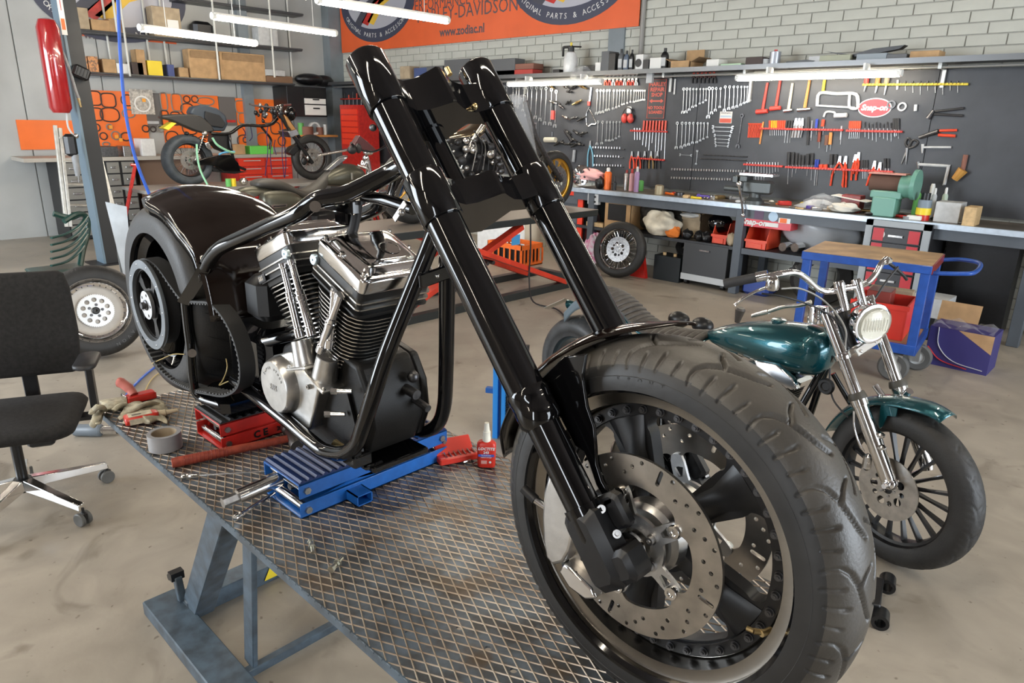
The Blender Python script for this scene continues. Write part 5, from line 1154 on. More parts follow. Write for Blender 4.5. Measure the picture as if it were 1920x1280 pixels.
# handlebar
hb = [(1425, 521, -.36), (1462, 514, -.30), (1492, 511, -.24), (1512, 522, -.19), (1535, 542, -.13), (1560, 546, -.07), (1580, 541, -.03), (1608, 536, .04), (1626, 530, .09), (1640, 516, .13), (1652, 495, .17), (1662, 485, .21)]
ttube('handlebar', hb, 0.0127)
g0, g1 = TP(1357, 532, -.42), TP(1418, 520, -.36)
M().lathe([(0, 0), (0.018, 0.001), (0.0195, 0.01), (0.0195, (g1-g0).length), (0, (g1-g0).length)], g0, g1-g0, 20).build('grip', mat('black_rubber_grip', (0.03, 0.03, 0.032), 0.6), tl)
g2 = g1+(g1-g0).normalized()*0.02
M().cyl(g1, g1+(g1-g0).normalized()*0.045, 0.021, n=16).box(g2+Vector((0.03, 0.02, -0.004)), (0.05, 0.03, 0.035), ch=0.008).build('throttle_housing', CHR, tl)
mc = TP(1451, 523, -.33)
M().lathe([(0, 0), (0.026, 0), (0.027, 0.008), (0.024, 0.036), (0.018, 0.044), (0, 0.044)], mc+Vector((0.004, -0.01, -0.035)), Vector((0.1, -0.25, 0.9)), 24).build('master_cylinder', CHW, tl)
ttube('brake_lever', [(1440, 538, -.35), (1420, 545, -.38), (1398, 556, -.41), (1384, 566, -.43), (1378, 571, -.435)], [0.007]*5+[0.006]*15+[0.009], n=10)
for pts in ([(1465, 541, -.33), (1500, 541, -.25), (1540, 560, -.16), (1570, 590, -.12), (1586, 620, -.11), (1585, 650, -.10), (1588, 690, -.10)], [(1428, 550, -.36), (1470, 556, -.30), (1520, 572, -.2), (1558, 592, -.13), (1578, 612, -.11)]):
    ttube('cable', pts, 0.0038, mt=PBK if len(pts) == 5 else mat('clear_grey_line', (0.25, 0.24, 0.22), 0.35), n=8)
ttube('brake_pipe', [(1601, 770, -.13), (1602, 800, -.13), (1611, 830, -.13), (1620, 846, -.12)], 0.0045, n=8)
M().box(TP(1626, 866, -.10), (0.035, 0.03, 0.075), ch=0.012).build('brake_caliper', CHW, tl)
for k, (t, bb) in enumerate((((1572, 527), (1586, 582)), ((1605, 523), (1620, 574)))):
    yl = -0.055 if k == 0 else 0.04
    a, b = TP(*bb, yl), TP(*t, yl); d = (b-a)
    M().lathe([(0, 0), (0.015, 0), (0.0165, d.length*0.5), (0.021, d.length*0.8), (0.021, d.length-0.004), (0.017, d.length), (0, d.length)], a, d, 24).build('riser', CHR, tl)
M().box(TP(1663, 489, .21), (0.03, 0.05, 0.03), ch=0.008).build('clutch_perch', CHR, tl)
ttube('clutch_lever', [(1668, 494, .24), (1690, 512, .30), (1700, 524, .34)], 0.007, mt=PBK, n=8)
ttube('mirror_stay', [(1684, 500, .26), (1660, 530, .20), (1640, 560, .14), (1622, 578, .08)], 0.005, mt=PBK, n=8)
M().cyl(TP(1487, 500, -.20), TP(1491, 510, -.20), 0.016, n=16).build('mirror_boss', SBK, tl)
# headlamp
hd_ = Vector((cos(-0.45), sin(-0.45), -0.06)).normalized(); hc = TP(1633, 606, -0.01)
M().lathe([(0, -0.085), (0.030, -0.080), (0.058, -0.062), (0.076, -0.030), (0.082, 0.0), (0.085, 0.006), (0.083, 0.014), (0.076, 0.016)], hc, hd_, 40).build('headlamp_shell', CHR, tl)
M().lathe([(0.0, -0.045), (0.03, -0.038), (0.055, -0.02), (0.074, 0.008)], hc, hd_, 36).build('reflector', CHW, tl)
gl_ = M().lathe([(0.076, 0.010), (0.070, 0.020), (0.050, 0.030), (0.025, 0.035), (0, 0.036), ], hc, hd_, 36).build('lens', mat('headlamp_lens', (0.80, 0.78, 0.66), 0.08, trans=0.75, ior=1.3), tl)
dd, uu, ww = ortho(hd_)
for k in range(9): 
    o = hc+hd_*0.030+uu*(0.048-0.012*k); M().box(o, (0.003, 0.0012, 0.05), ax=(hd_, uu, ww)).build('lens_rib', mat('lens_rib_glass', (0.75, 0.73, 0.62), 0.1, trans=0.5), gl_)
# speedometer nacelle, levers above the tank
M().lathe([(0, 0), (0.045, 0), (0.048, 0.02), (0.040, 0.07), (0, 0.075)], TP(1536, 596, .02)-Z*0.02, Vector((-0.15, 0, 1)), 28).build('instrument_pod', CHR, tl)
ttube('rear_set_peg', [(1412, 592, .12), (1442, 584, .10)], 0.013, mt=CHW, n=14)
for k in range(8): M().lathe([(0.0130, -0.0015), (0.0145, 0), (0.0130, 0.0015)], TP(1412+3.6*k, 592-0.95*k, .12), Vector((1, 0, 0.1)), 14).build('peg_ring', CHR, tl)
ttube('linkage', [(1442, 584, .10), (1470, 575, .08), (1500, 572, .06), (1520, 566, .05)], 0.010, mt=CHW, n=12)
a = TP(1382, 604, .20); M().lathe([(0, 0), (0.013, 0), (0.026, 0.070), (0.020, 0.080), (0, 0.080)], a, Vector((0.15, 0, 0.98)), 20).build('intake_cone', mat('brown_black_rubber', (0.05, 0.042, 0.036), 0.4), tl)
# seat and rear mudguard as one ribbed curve
SP_ = smooth([(-1.95, 0, 0.665), (-1.86, 0, 0.755), (-1.76, 0, 0.800), (-1.644, 0, 0.805), (-1.53, 0, 0.765), (-1.42, 0, 0.705), (-1.30, 0, 0.680), (-1.15, 0, 0.690), (-0.96, 0, 0.725)], 6)
def sadd(i, j, wd, off):
    t = max(0.0, min(1.0, i/23.0))*(len(SP_)-1.001); k = int(t); p = SP_[k].lerp(SP_[k+1], t-k); d = (SP_[k+1]-SP_[k]).normalized(); n = Vector((-d.z, 0, d.x)); v = -1+2*j/8
    q = p+n*(off-0.022*v*v); return Vector((q.x, wd*v, q.z))
M().grid(lambda i, j: sadd(i, j, 0.10, 0.0), 24, 9).build('rear_mudguard', TEAL, tl, solid=0.006, ang=70)
def sside(i, j):
    p = sadd(i, 0, 0.105, 0.0); return p+Vector((0, 0.002*j, -0.02*j))
M().grid(sside, 13, 4).build('mudguard_skirt', mat('teal_lit_bluish', (0.13, 0.17, 0.20), 0.35), tl, solid=0.004, ang=70)  # teal mudguard side, its bluish light put into the colour
sr = None
for k in range(30):
    i = k*23.0/30+0.4; m = M()
    if i < 4.0: continue
    wd = 0.085 if k < 16 else 0.085+0.030*(k-16)/13
    m.tube([sadd(i, j, wd, 0.016) for j in range(9)], 0.021, 8, flat=0.8); m.build('seat_roll', LEA, tl, ang=70)
for f, z, l in ((-1.33, 0.70, 0.20), (-1.20, 0.69, 0.24)): M().ball((f, l, z), (0.065, 0.05, 0.045), 18, 10).build('saddle_pad', SBK, tl)
# tail lamp and number plate
a = TP(1068, 570, -.02); M().lathe([(0, -0.05), (0.014, -0.03), (0.026, 0), (0.028, 0.012), (0.022, 0.018), (0, 0.020)], a, Vector((-0.9, -0.3, -0.2)), 24).build('tail_lamp', TEAL, tl)
pp = [TP(x, y, l) for x, y, l in ((1020, 577, -.10), (1058, 560, -.10), (1068, 562, .08), (1028, 580, .08))]
M().loft([[p for p in pp], [p+Z*0.003 for p in pp]]).build('number_plate', mat('plate_back', (0.45, 0.42, 0.36), 0.4, 0.6), tl)
# front mudguard in the steered wheel's axes
def tg(i, j):
    q = radians(68+98*i/29); v = -1+2*j/12; r = 0.372+0.028*math.exp(-(i/29/0.22)**2)-0.030*abs(v)**2.5
    return M4 @ Vector((r*cos(q), r*sin(q), (0.070-0.02*math.exp(-(i/29/0.12)**2))*v))
M().grid(tg, 30, 13).build('front_mudguard', TEAL, tl, solid=0.003, ang=70)
for sg in (1, -1): M().prism([(-0.02, 0.345), (-0.09, 0.335), (-0.085, 0.25), (-0.075, 0.235), (-0.065, 0.25), (-0.055, 0.30), (-0.02, 0.31)], (0, 0, 0.068*sg), X, Y, 0.005).xf(M4).build('mudguard_stay', TEAL, tl)
ttube('kick_tube', [(-0.05, 0.06, 0.72), (-0.12, 0.10, 0.60), (-0.2, 0.16, 0.50)], 0.016, mt=CHR)
M().cyl(TP(1640, 722, .04), TP(1666, 758, .04), 0.013, n=14).cyl(TP(1660, 748, .04), TP(1670, 764, .04), 0.021, n=16).build('steering_damper', CHR, tl)
ttube('side_stand', [(1562, 700, .10), (1585, 740, .12), (1605, 775, .14), (1640, 850, .2)], 0.012, mt=BLK)
# ================================================================ the three motorcycles further back
class Bk:
    def __init__(s, x, y, name, label):
        s.fr = Frame(x, y, pi/2); s.t = thing('motorcycle', label, 'motorcycle', (x, y, 0), pi/2)
    def P(s, q): return s.fr.at(*q) if abs(q[0]) > 20 else Vector(q)
    def tube(s, name, pts, r, mt=BLK, k=4, n=10, **kw): return M().tube(smooth([s.P(q) for q in pts], k), r, n).build(name, mt, s.t, ang=60, **kw)
    def poly(s, name, pts, yl, w, mt, bevel=0.008, **kw):
        P = [s.fr.at(a, b, yl) for a, b in pts]; return M().prism([(q.x, q.z) for q in P], (0, yl+w, 0), X, Z, w).build(name, mt, s.t, bevel=bevel, seg=3, **kw)
    def ball(s, name, q, r, mt, e=1.0, **kw): return M().ball(s.P(q), r, 18, 12, e=e).build(name, mt, s.t, ang=80)
    def wheel(s, px, py, yl, R, hw, rb, n, **kw):
        c = s.fr.at(px, py, yl); return c, wheel_parts(s.t, wmat(None, c.x, c.y, c.z), R, hw, rb, n, **kw)
# ---- black stripped street bike at the orange boards
b1 = Bk(-9.6, 3.8, 'motorcycle', 'stripped black street motorcycle with thick knobbly rear tyre, strapped down before the orange gasket boards')
SPK = mat('worn_spoke_metal', (0.30, 0.27, 0.23), 0.4, 1.0)
c1, _ = b1.wheel(352, 300, 0, 0.325, 0.10, 0.215, 26, wire=True, disc=0.12, dw=0.07, tread=True, tyrem=mat('blue_grey_tyre', (0.045, 0.055, 0.065), 0.6, var=0.3, scale=12, bump=0.3))
c2 = b1.fr.at(585, 304, 0); c2.z = c1.z; wheel_parts(b1.t, wmat(None, c2.x, 0, c2.z), 0.325, 0.06, 0.230, 24, wire=True, disc=0.13, dw=0.05, two=True)
b1.poly('tail_unit', ((303, 216), (330, 214), (362, 214), (378, 218), (395, 232), (404, 246), (385, 250), (368, 246), (345, 236), (322, 226), (303, 222)), -0.07, 0.14, mat('worn_black_fairing', (0.03, 0.028, 0.026), 0.35), bevel=0.02)
b1.poly('number_plate', ((306, 240), (322, 229), (331, 231), (316, 244)), -0.06, 0.14, YEL, bevel=0.001)
b1.poly('tank_underside', ((356, 212), (362, 200), (385, 196), (408, 203), (424, 216), (428, 232), (422, 246), (400, 246), (380, 232), (362, 216)), 0.25, 0.16, mat('blue_black_plastic', (0.05, 0.065, 0.085), 0.35), bevel=0.025)
b1.poly('tank_bracket', ((385, 208), (412, 216), (424, 232), (418, 240), (396, 236), (384, 222)), 0.22, 0.03, PBK)
b1.poly('airbox', ((400, 248), (430, 249), (434, 262), (430, 288), (410, 280), (398, 266)), -0.08, 0.16, SBK, bevel=0.01)
b1.tube('frame_tube', [(395, 250, -.1), (430, 250, -.1), (455, 235, -.09), (490, 236, -.07), (510, 232, -.05), (520, 222, -.02)], 0.022)
b1.tube('frame_tube', [(430, 252, -.1), (432, 270, -.12), (436, 292, -.12), (444, 310, -.12), (460, 318, -.1)], 0.020)
b1.tube('frame_tube', [(490, 238, -.05), (500, 250, -.06), (508, 262, -.06), (506, 280, -.06)], 0.016)
b1.poly('swing_arm', ((368, 302), (385, 296), (405, 291), (432, 290), (447, 305), (452, 322), (420, 322), (400, 310), (372, 310)), -0.14, 0.04, BLK)
b1.poly('swing_arm', ((395, 312), (430, 318), (465, 322), (440, 326), (400, 322)), -0.10, 0.20, SBK)
b1.tube('shock_absorber', [(382, 252, -.13), (375, 275, -.14), (366, 300, -.14)], 0.012, mt=CHW)
for k in range(8): p = b1.fr.at(384-1.7*k, 258+4.2*k, -.135); M().lathe([(0.020, -0.007), (0.030, 0), (0.020, 0.007)], p, Vector((-0.25, 0, -1)), 14).build('spring_coil', SBK, b1.t)
b1.ball('shock_top', (384, 250, -.14), (0.04, 0.03, 0.03), CHW)
b1.poly('shock_reservoir', ((384, 268), (392, 266), (398, 278), (394, 282), (387, 276)), -0.16, 0.03, CHW)
for k, (px, py, r) in enumerate(((350, 250, .030), (359, 254, .026), (366, 258, .026))): b1.ball('seat_bracket', (px, py, -.05), (r, r*1.3, r*0.8), SBK)
b1.tube('fork_leg', [(525, 215, -.10), (552, 258, -.10), (572, 285, -.10), (586, 306, -.10)], 0.026, mt=SBK)
b1.tube('fork_leg', [(532, 212, .10), (556, 250, .10), (580, 285, .10), (592, 303, .10)], 0.026, mt=SBK)
b1.poly('fork_guard', ((532, 214), (540, 220), (556, 244), (552, 250), (540, 236)), -0.14, 0.03, mat('fork_gold', (0.55, 0.30, 0.12), 0.3, 1.0))
b1.poly('lower_yoke', ((540, 246), (556, 242), (562, 252), (546, 258)), -0.15, 0.30, CHW)
b1.poly('front_mudguard', ((541, 286), (548, 276), (560, 270), (575, 268), (572, 276), (560, 282), (550, 292)), -0.07, 0.14, SBK)
b1.ball('front_caliper', (570, 302, -.12), (0.04, 0.03, 0.06), SBK)
b1.ball('front_caliper', (577, 296, -.13), (0.02, 0.02, 0.04), CHW)
b1.ball('headlamp', (545, 213, 0), (0.07, 0.09, 0.10), BLK)
b1.tube('handlebar', [(468, 195, -.36), (480, 198, -.30), (497, 200, -.18), (515, 201, -.06), (525, 199, .06), (533, 197, .2), (545, 196, .34)], 0.013, mt=CHW)
b1.ball('headlamp_ring', (521, 204, -.05), (0.03, 0.03, 0.05), CHW)
rnd = random.Random(5)
for k in range(26):
    px, py = 478+60*rnd.random(), 196+34*rnd.random()*(0.4+0.6*rnd.random()); r = 0.015+0.022*rnd.random()
    b1.ball('control_part', (px, py, -.12+.24*rnd.random()), (r, r*0.8, r*1.2), rnd.choice((SBK, CHW, PBK, DST, SBK)))
for pts in (((503, 232, -.06), (500, 255, -.08), (502, 285, -.09), (497, 330, -.12)), ((510, 262, -.05), (507, 290, -.06), (510, 328, -.08)), ((524, 210, .0), (530, 240, -.03), (529, 290, -.05), (533, 333, -.08)), ((527, 212, .02), (531, 250, 0), (536, 300, -.03), (534, 333, -.04)), ((455, 240, 0), (460, 250, 0), (456, 262, 0)), ((470, 238, 0), (473, 256, 0), (468, 264, 0)), ((516, 262, -.05), (514, 275, -.05), (518, 290, -.05))):
    b1.tube('hanging_strap', pts, 0.006, mt=mat('violet_black_strap', (0.03, 0.015, 0.09), 0.6), n=6)
STR = mat('pale_green_strap', (0.30, 0.62, 0.40), 0.6)
b1.tube('tie_down_strap', [(398, 258, -.16), (408, 272, -.16), (430, 284, -.16), (440, 286, -.14)], 0.014, mt=STR, n=4)
b1.tube('tie_down_strap', [(369, 270, -.18), (370, 292, -.18), (376, 320, -.20), (390, 348, -.26)], 0.014, mt=STR, n=4)
b1.tube('tie_down_strap', [(410, 290, -.16), (420, 286, -.16), (440, 284, -.14)], 0.012, mt=mat('blue_strap', (0.10, 0.35, 0.60), 0.6), n=4)
# its lift: grey table on a red frame
z1 = (c1.z-0.325)
l1 = wthing('motorcycle_lift', 'low lift table with a light grey top under the stripped black motorcycle', 'lift table', (-9.6, 4.7, 0))
M().bx(-9.95, -9.15, 3.1, 6.1, z1-0.04, z1-0.001).build('deck', mat('pale_steel_deck', (0.36, 0.35, 0.33), 0.5, 0.5), l1)
for y0, y1 in ((3.4, 5.6), (5.6, 3.4)):
    for x in (-9.85, -9.25): bar(M(), (x, y0, 0.08), (x, y1, z1-0.06), 0.06, 0.09, up=X).build('scissor_arm', RED, l1)
M().bx(-9.95, -9.87, 3.2, 5.9, 0, 0.07).bx(-9.23, -9.15, 3.2, 5.9, 0, 0.07).build('floor_rail', RED, l1)
# jugs and parts between
for k, (px, py, mt, nm, lab) in enumerate(((438, 347, YEL, 'yellow tin', 'tin'), (429, 350, GRN, 'green can', 'can'))):
    p = at(px, py, X=-9.2); top(M().cyl((p.x, p.y, z1), (p.x, p.y, z1+0.10), 0.035, n=14), lab, mt, f'small {nm} on the lift table behind the olive motorcycle seat', lab)
p = at(457, 345, X=-9.25); top(M().ball((p.x, p.y, z1+0.05), (0.06, 0.06, 0.05)), 'engine_part', CHW, 'round chrome engine part lying on the far lift table', 'engine part')
# ---- olive cruiser with a saddlebag
OLV = mat('satin_olive_paint', (0.085, 0.082, 0.062), 0.36, 0.6, flake=0.05)
b2 = Bk(-7.9, 4.2, 'motorcycle', 'satin olive cruiser motorcycle with hard saddlebag, black seat and a number 1 on its tank')
def blob(b, name, secs, mt, sub=1, par=None):
    """secs: (px, py_top, py_bottom, half width, yl)"""
    rg_ = []
    for px, yt, yb, hw, yl in secs:
        a, c = b.fr.at(px, yt, yl), b.fr.at(px, yb, yl); zc, hz = (a.z+c.z)/2, abs(a.z-c.z)/2; f = (a.x+c.x)/2
        rg_.append([Vector((f, yl+hw*math.copysign(abs(cos(2*pi*k/20))**0.8, cos(2*pi*k/20)), zc+hz*math.copysign(abs(sin(2*pi*k/20))**0.8, sin(2*pi*k/20)))) for k in range(20)])
    return M().loft(rg_).build(name, mt, par or b.t, ang=80, sub=sub)
tk = blob(b2, 'fuel_tank', ((600, 341, 347, .04, 0), (612, 322, 348, .12, 0), (630, 312, 350, .17, 0), (648, 305, 350, .19, 0), (664, 307, 352, .19, 0), (674, 316, 350, .16, 0), (681, 328, 345, .08, 0)), OLV)
text('1', 'tank_number', mat('faded_number', (0.24, 0.23, 0.20), 0.5), 0.11, b2.fr.at(660, 331, -.205), X, Z, tk, depth=0.006, bold=0.004)
M().lathe([(0, 0), (0.06, 0), (0.058, 0.012), (0.03, 0.02), (0, 0.02)], b2.fr.at(644, 296, 0), Vector((-0.3, 0, 1)), 24).build('filler_cap', CHW, b2.t)
b2.poly('tank_console', ((612, 319), (628, 305), (640, 295), (650, 291), (652, 296), (640, 306), (622, 320)), -0.04, 0.08, CHW, bevel=0.006)
blob(b2, 'seat', ((473, 341, 350, .10, 0), (482, 335, 352, .14, 0), (500, 333, 355, .16, 0), (520, 335, 359, .16, 0), (540, 345, 364, .16, 0), (556, 355, 372, .16, 0), (572, 355, 376, .15, 0), (588, 345, 376, .13, 0), (600, 335, 362, .11, 0), (612, 322, 345, .08, 0), (622, 312, 326, .05, 0)), mat('brown_black_seat', (0.05, 0.046, 0.04), 0.5, bump=0.2))
sb = blob(b2, 'saddlebag', ((488, 362, 400, .08, -.22), (500, 358, 410, .10, -.22), (525, 356, 415, .11, -.22), (548, 358, 414, .11, -.22), (560, 364, 410, .10, -.22), (568, 374, 405, .06, -.22)), OLV)
blob(b2, 'rear_mudguard', ((440, 358, 372, .05, -.02), (455, 350, 380, .10, -.02), (480, 346, 390, .12, -.02), (510, 350, 395, .12, -.02), (530, 358, 395, .10, -.02)), OLV)
p = b2.fr.at(524, 386, -.34); M().box(p, (0.20, 0.012, 0.035), ch=0.005).build('bag_latch', CHW, sb)
M().box(p, (0.16, 0.018, 0.018), ch=0.004).build('latch_inset', SBK, sb)
b2.poly('tail_lamp', ((466, 372), (492, 366), (494, 378), (470, 382)), -0.14, 0.10, mat('red_lens', (0.35, 0.01, 0.01), 0.15), bevel=0.004)
c3 = b2.fr.at(500, 430, 0); c3.z = 0.331; wheel_parts(b2.t, wmat(None, c3.x, 0, c3.z), 0.33, 0.07, 0.21, 10, disc=0)
c3b = Vector((c3.x+1.62, 0, c3.z)); wheel_parts(b2.t, wmat(None, c3.x+1.62, 0, c3.z), 0.33, 0.065, 0.21, 10, disc=0)
M().box((c3.x+0.85, 0, 0.45), (0.6, 0.30, 0.34), ch=0.05).build('engine', SBK, b2.t)
b2.tube('frame_tube', [(600, 372, -.05), (640, 362, -.05), (680, 345, -.04), (695, 320, 0)], 0.02)
for yl in (-.12, .12): b2.tube('fork_leg', [(690, 300, yl), (c3b.x-0.10, yl, c3b.z+0.30), (c3b.x, yl, c3b.z)], 0.024, mt=CHW)
b2.tube('handlebar', [(658, 268, -.40), (668, 277, -.32), (685, 283, -.18), (700, 284, 0.0), (712, 280, .2), (722, 274, .36)], 0.014, mt=SBK)
b2.ball('hand_control', (660, 281, -.36), (0.06, 0.05, 0.05), PBK); b2.ball('hand_control', (672, 278, -.34), (0.04, 0.04, 0.06), PBK)
b2.ball('fork_top', (682, 308, -.10), (0.05, 0.045, 0.06), CHR); b2.ball('fork_top', (686, 296, -.05), (0.045, 0.04, 0.04), CHR)
b2.ball('riser_clamp', (690, 286, 0), (0.07, 0.06, 0.035), CHW)
b2.poly('windshield', ((662, 274), (675, 254), (690, 266), (706, 281), (698, 284)), -0.05, 0.10, mat('smoked_screen', (0.10, 0.035, 0.035), 0.12, coat=1), bevel=0.004)
b2.tube('crash_bar', [(671, 310, -.2), (690, 318, -.2), (696, 335, -.2)], 0.014, mt=CHR)
for q in ((598, 289), (628, 284)): pass
b2.tube('barrel_grip', [(596, 291, -.34), (622, 286, -.34), (650, 281, -.34)], 0.017, mt=CHR)
# ---- gold-wheeled sport bike behind the fork
b3 = Bk(-5.12, 4.0, 'motorcycle', 'partly stripped sport motorcycle with gold wheels on the red scissor lift')
GLD = mat('gold_wheel', (0.62, 0.36, 0.06), 0.35, 0.7)
LZ = 0.82
def b3w(f, R, hw, rb, n, **kw): wheel_parts(b3.t, wmat(None, f, 0, LZ+R), R, hw, rb, n, col=GLD, **kw)
b3w(0.0, 0.325, 0.09, 0.225, 10, disc=0.0)
b3w(1.96, 0.310, 0.06, 0.228, 12, disc=0.145, dw=0.07, two=True)
for yl in (-.11, .11): b3.tube('fork_leg', [(985, 190, yl), (1005, 260, yl), (1.96, yl, LZ+0.31)], 0.028, mt=DST)
M().lathe([(0.062, -0.3), (0.070, 0.0), (0.062, 0.3)], b3.fr.at(985, 240, -.30), Vector((0.35, 0, -1)), 18).build('clear_sleeve', FOIL, b3.t)
M().ball(b3.fr.at(964, 188, -.30), (0.08, 0.07, 0.06)).build('crumpled_foil', FOIL, b3.t)
b3.poly('engine', ((820, 262), (900, 255), (930, 280), (935, 320), (910, 338), (830, 335), (812, 300)), -0.17, 0.34, SBK, bevel=0.03)
blob(b3, 'fuel_tank', ((828, 258, 266, .03, 0), (845, 248, 272, .10, 0), (865, 243, 270, .14, 0), (885, 234, 262, .15, 0), (902, 222, 250, .10, 0), (910, 218, 236, .04, 0)), mat('bronze_chrome', (0.42, 0.36, 0.26), 0.15, 1.0))
rnd = random.Random(11)
for k in range(46):
    px, py = 805+135*rnd.random(), 262+70*rnd.random(); r = 0.012+0.030*rnd.random()
    b3.ball('engine_fitting', (px, py, -.20-.04*rnd.random()), (r*1.3, r*0.8, r), rnd.choice((CHW, DST, SBK, STL, PBK, SBK)))
b3.tube('frame_tube', [(905, 235, -.15), (885, 265, -.18), (868, 300, -.18), (860, 330, -.18)], 0.018, mt=CHW)
b3.tube('frame_tube', [(905, 235, -.1), (925, 270, -.12), (945, 300, -.14), (960, 335, -.14)], 0.016, mt=SBK)
for k in range(7): b3.tube('hose', [(880+9*k, 240+rnd.random()*20, -.22), (890+8*k+rnd.random()*10, 275, -.24), (885+10*k, 320, -.22)], 0.007, mt=rnd.choice((PBK, SBK, STL)), n=6)
b3.poly('swing_arm', ((760, 330), (800, 322), (840, 325), (840, 338), (800, 340), (760, 348)), -0.13, 0.04, CHW)
b3.poly('rear_subframe', ((760, 262), (800, 250), (840, 255), (835, 270), (790, 275)), -0.10, 0.20, SBK)
# ---- red scissor lift under it
l3 = wthing('motorcycle_lift', 'red scissor lift with dark table top carrying the gold-wheeled motorcycle', 'lift table', (-5.12, 5.0, 0))
M().bx(-5.50, -4.74, 3.25, 6.30, LZ-0.004, LZ-0.001).build('deck', mat('grey_brown_deck', (0.26, 0.23, 0.20), 0.45, 0.4), l3)
M().bx(-5.50, -4.74, 3.25, 6.30, LZ-0.07, LZ-0.004).build('deck_frame', mat('black_green_steel', (0.02, 0.024, 0.024), 0.4), l3, bevel=0.006)
RL = mat('lift_red_orange', (0.62, 0.045, 0.02), 0.4, var=0.2, scale=8)
for x in (-5.42, -4.84):
    bar(M(), (x, 3.55, 0.06), (x, 5.15, LZ-0.10), 0.05, 0.10, up=X).build('scissor_arm', RL, l3)
    bar(M(), (x+0.06, 5.80, 0.07), (x+0.06, 4.05, LZ-0.10), 0.05, 0.10, up=X).build('scissor_arm', RL, l3)
for y in (4.62, 4.7): M().cyl((-5.48, y, 0.42), (-4.76, y, 0.42), 0.02, n=12).build('pivot', DST, l3)
M().box((-4.805, 5.05, 0.60), (0.004, 0.12, 0.10)).build('blue_label', mat('blue_label', (0.06, 0.30, 0.60), 0.5), l3)
M().bx(-5.50, -5.42, 3.4, 6.2, 0, 0.07).bx(-4.82, -4.74, 3.4, 6.2, 0, 0.07).bx(-5.42, -4.82, 3.4, 3.48, 0, 0.07).bx(-5.42, -4.82, 6.12, 6.2, 0, 0.07).build('floor_frame', mat('black_green_steel', (0.02, 0.024, 0.024), 0.4), l3)
bar(M(), (-4.85, 3.1, LZ-0.03), (-4.85, 3.32, LZ-0.03), 0.06, 0.06).build('deck_end', LFT, l3)
# orange crate and pale sheet below the lift
oc2 = wthing('crate', 'orange plastic crate standing on the floor under the red scissor lift', 'crate', (-6.2, 6.7, 0))
m = M(); q0 = at(920, 478, Z=0); q1 = at(1000, 478, Z=0)
cx, cy = -6.15, 6.45; w2, d2, h2 = 0.30, 0.20, 0.27
for x0, x1, y0, y1 in ((cx-w2, cx+w2, cy-d2, cy-d2+.01), (cx-w2, cx+w2, cy+d2-.01, cy+d2), (cx-w2, cx-w2+.01, cy-d2, cy+d2), (cx+w2-.01, cx+w2, cy-d2, cy+d2)):
    m.bx(x0, x1, y0, y1, 0, 0.04); m.bx(x0, x1, y0, y1, h2-0.06, h2)
    nx = 7
    for k in range(nx):
        if x1-x0 > y1-y0: x = x0+(x1-x0)*k/(nx-1); m.bx(x-.012, x+.012, y0, y1, 0.04, h2-0.06)
        else: y = y0+(y1-y0)*k/(nx-1); m.bx(x0, x1, y-.012, y+.012, 0.04, h2-0.06)
m.bx(cx-w2, cx+w2, cy-d2, cy+d2, 0, 0.01); m.build('crate_body', ORG, oc2)
M().bx(cx-w2+.03, cx+w2-.03, cy-d2+.03, cy+d2-.03, 0.05, 0.20).build('contents', SBK, oc2)
top(M().box((-6.75, 6.9, 0.30), (0.9, 0.02, 0.6), rz=0.3), 'panel', WHT, 'pale grey sheet standing on the floor behind the red scissor lift', 'sheet')
top(M().cyl((-6.35, 7.0, 0), (-6.35, 7.0, 0.72), 0.10, 0.12, n=18), 'sack', mat('beige_cloth', (0.50, 0.44, 0.33), 0.85, bump=0.3), 'tall beige sack standing behind the orange crate', 'sack')
P = smooth([(-4.75, 5.2, LZ-0.05), (-4.72, 5.18, 0.5), (-4.70, 5.15, 0.2), (-4.5, 5.0, 0.03), (-4.2, 5.0, 0.015), (-3.9, 4.8, 0.012)], 6)
top(M().tube(P, 0.008, 6), 'cable', PBK, 'dark cable hanging from the red scissor lift down to the floor', 'cable')
# ================================================================ long workbench along the tool wall
BF, BT = 6.957, 0.955
STB = mat('bench_steel_blue', (0.075, 0.088, 0.105), 0.45, var=0.15, scale=4)
bench = wthing('workbench', 'long steel workbench with pale metal front edge below the tool board', 'workbench', (-2.6, 7.25, 0))
BX0, BX1 = at(1068, 347, Y=BF).x, 0.6
M().bx(BX0, BX1, BF+0.004, YW-0.02, BT-0.03, BT).build('worktop', mat('worn_bench_top', (0.16, 0.14, 0.12), 0.5, 0.3, var=0.4, scale=5), bench)
M().bx(BX0, BX1, BF-0.006, BF+0.05, BT-0.045, BT+0.003).build('edge_strip', mat('pale_blue_steel', (0.50, 0.57, 0.64), 0.38, 0.6, var=0.1), bench)
M().bx(BX0+0.05, BX1, BF+0.03, BF+0.08, BT-0.14, BT-0.045).bx(BX0+0.05, BX1, YW-0.12, YW-0.07, BT-0.14, BT-0.03).build('top_rail', STB, bench)
for x in (at(1102, 470, Y=BF).x, -3.40, -0.85): 
    M().box((x, BF+0.06, (BT-0.05)/2), (0.09, 0.09, BT-0.05), ch=0.004).build('leg', STB, bench)
    M().box((x+0.05, YW-0.10, (BT-0.05)/2), (0.08, 0.08, BT-0.05), ch=0.004).build('leg', STB, bench)
M().bx(BX0+0.1, -3.45, BF+0.04, YW-0.10, 0.465, 0.50).bx(-3.35, -1.95, BF+0.04, YW-0.10, 0.465, 0.50).build('lower_shelf', mat('dark_shelf', (0.035, 0.038, 0.042), 0.45, var=0.3), bench)
M().bx(-3.35, -1.95, BF+0.03, BF+0.045, 0.44, 0.50).build('shelf_edge', STB, bench)
def xr(px, py, Y): return at(px, py, Y=Y).x
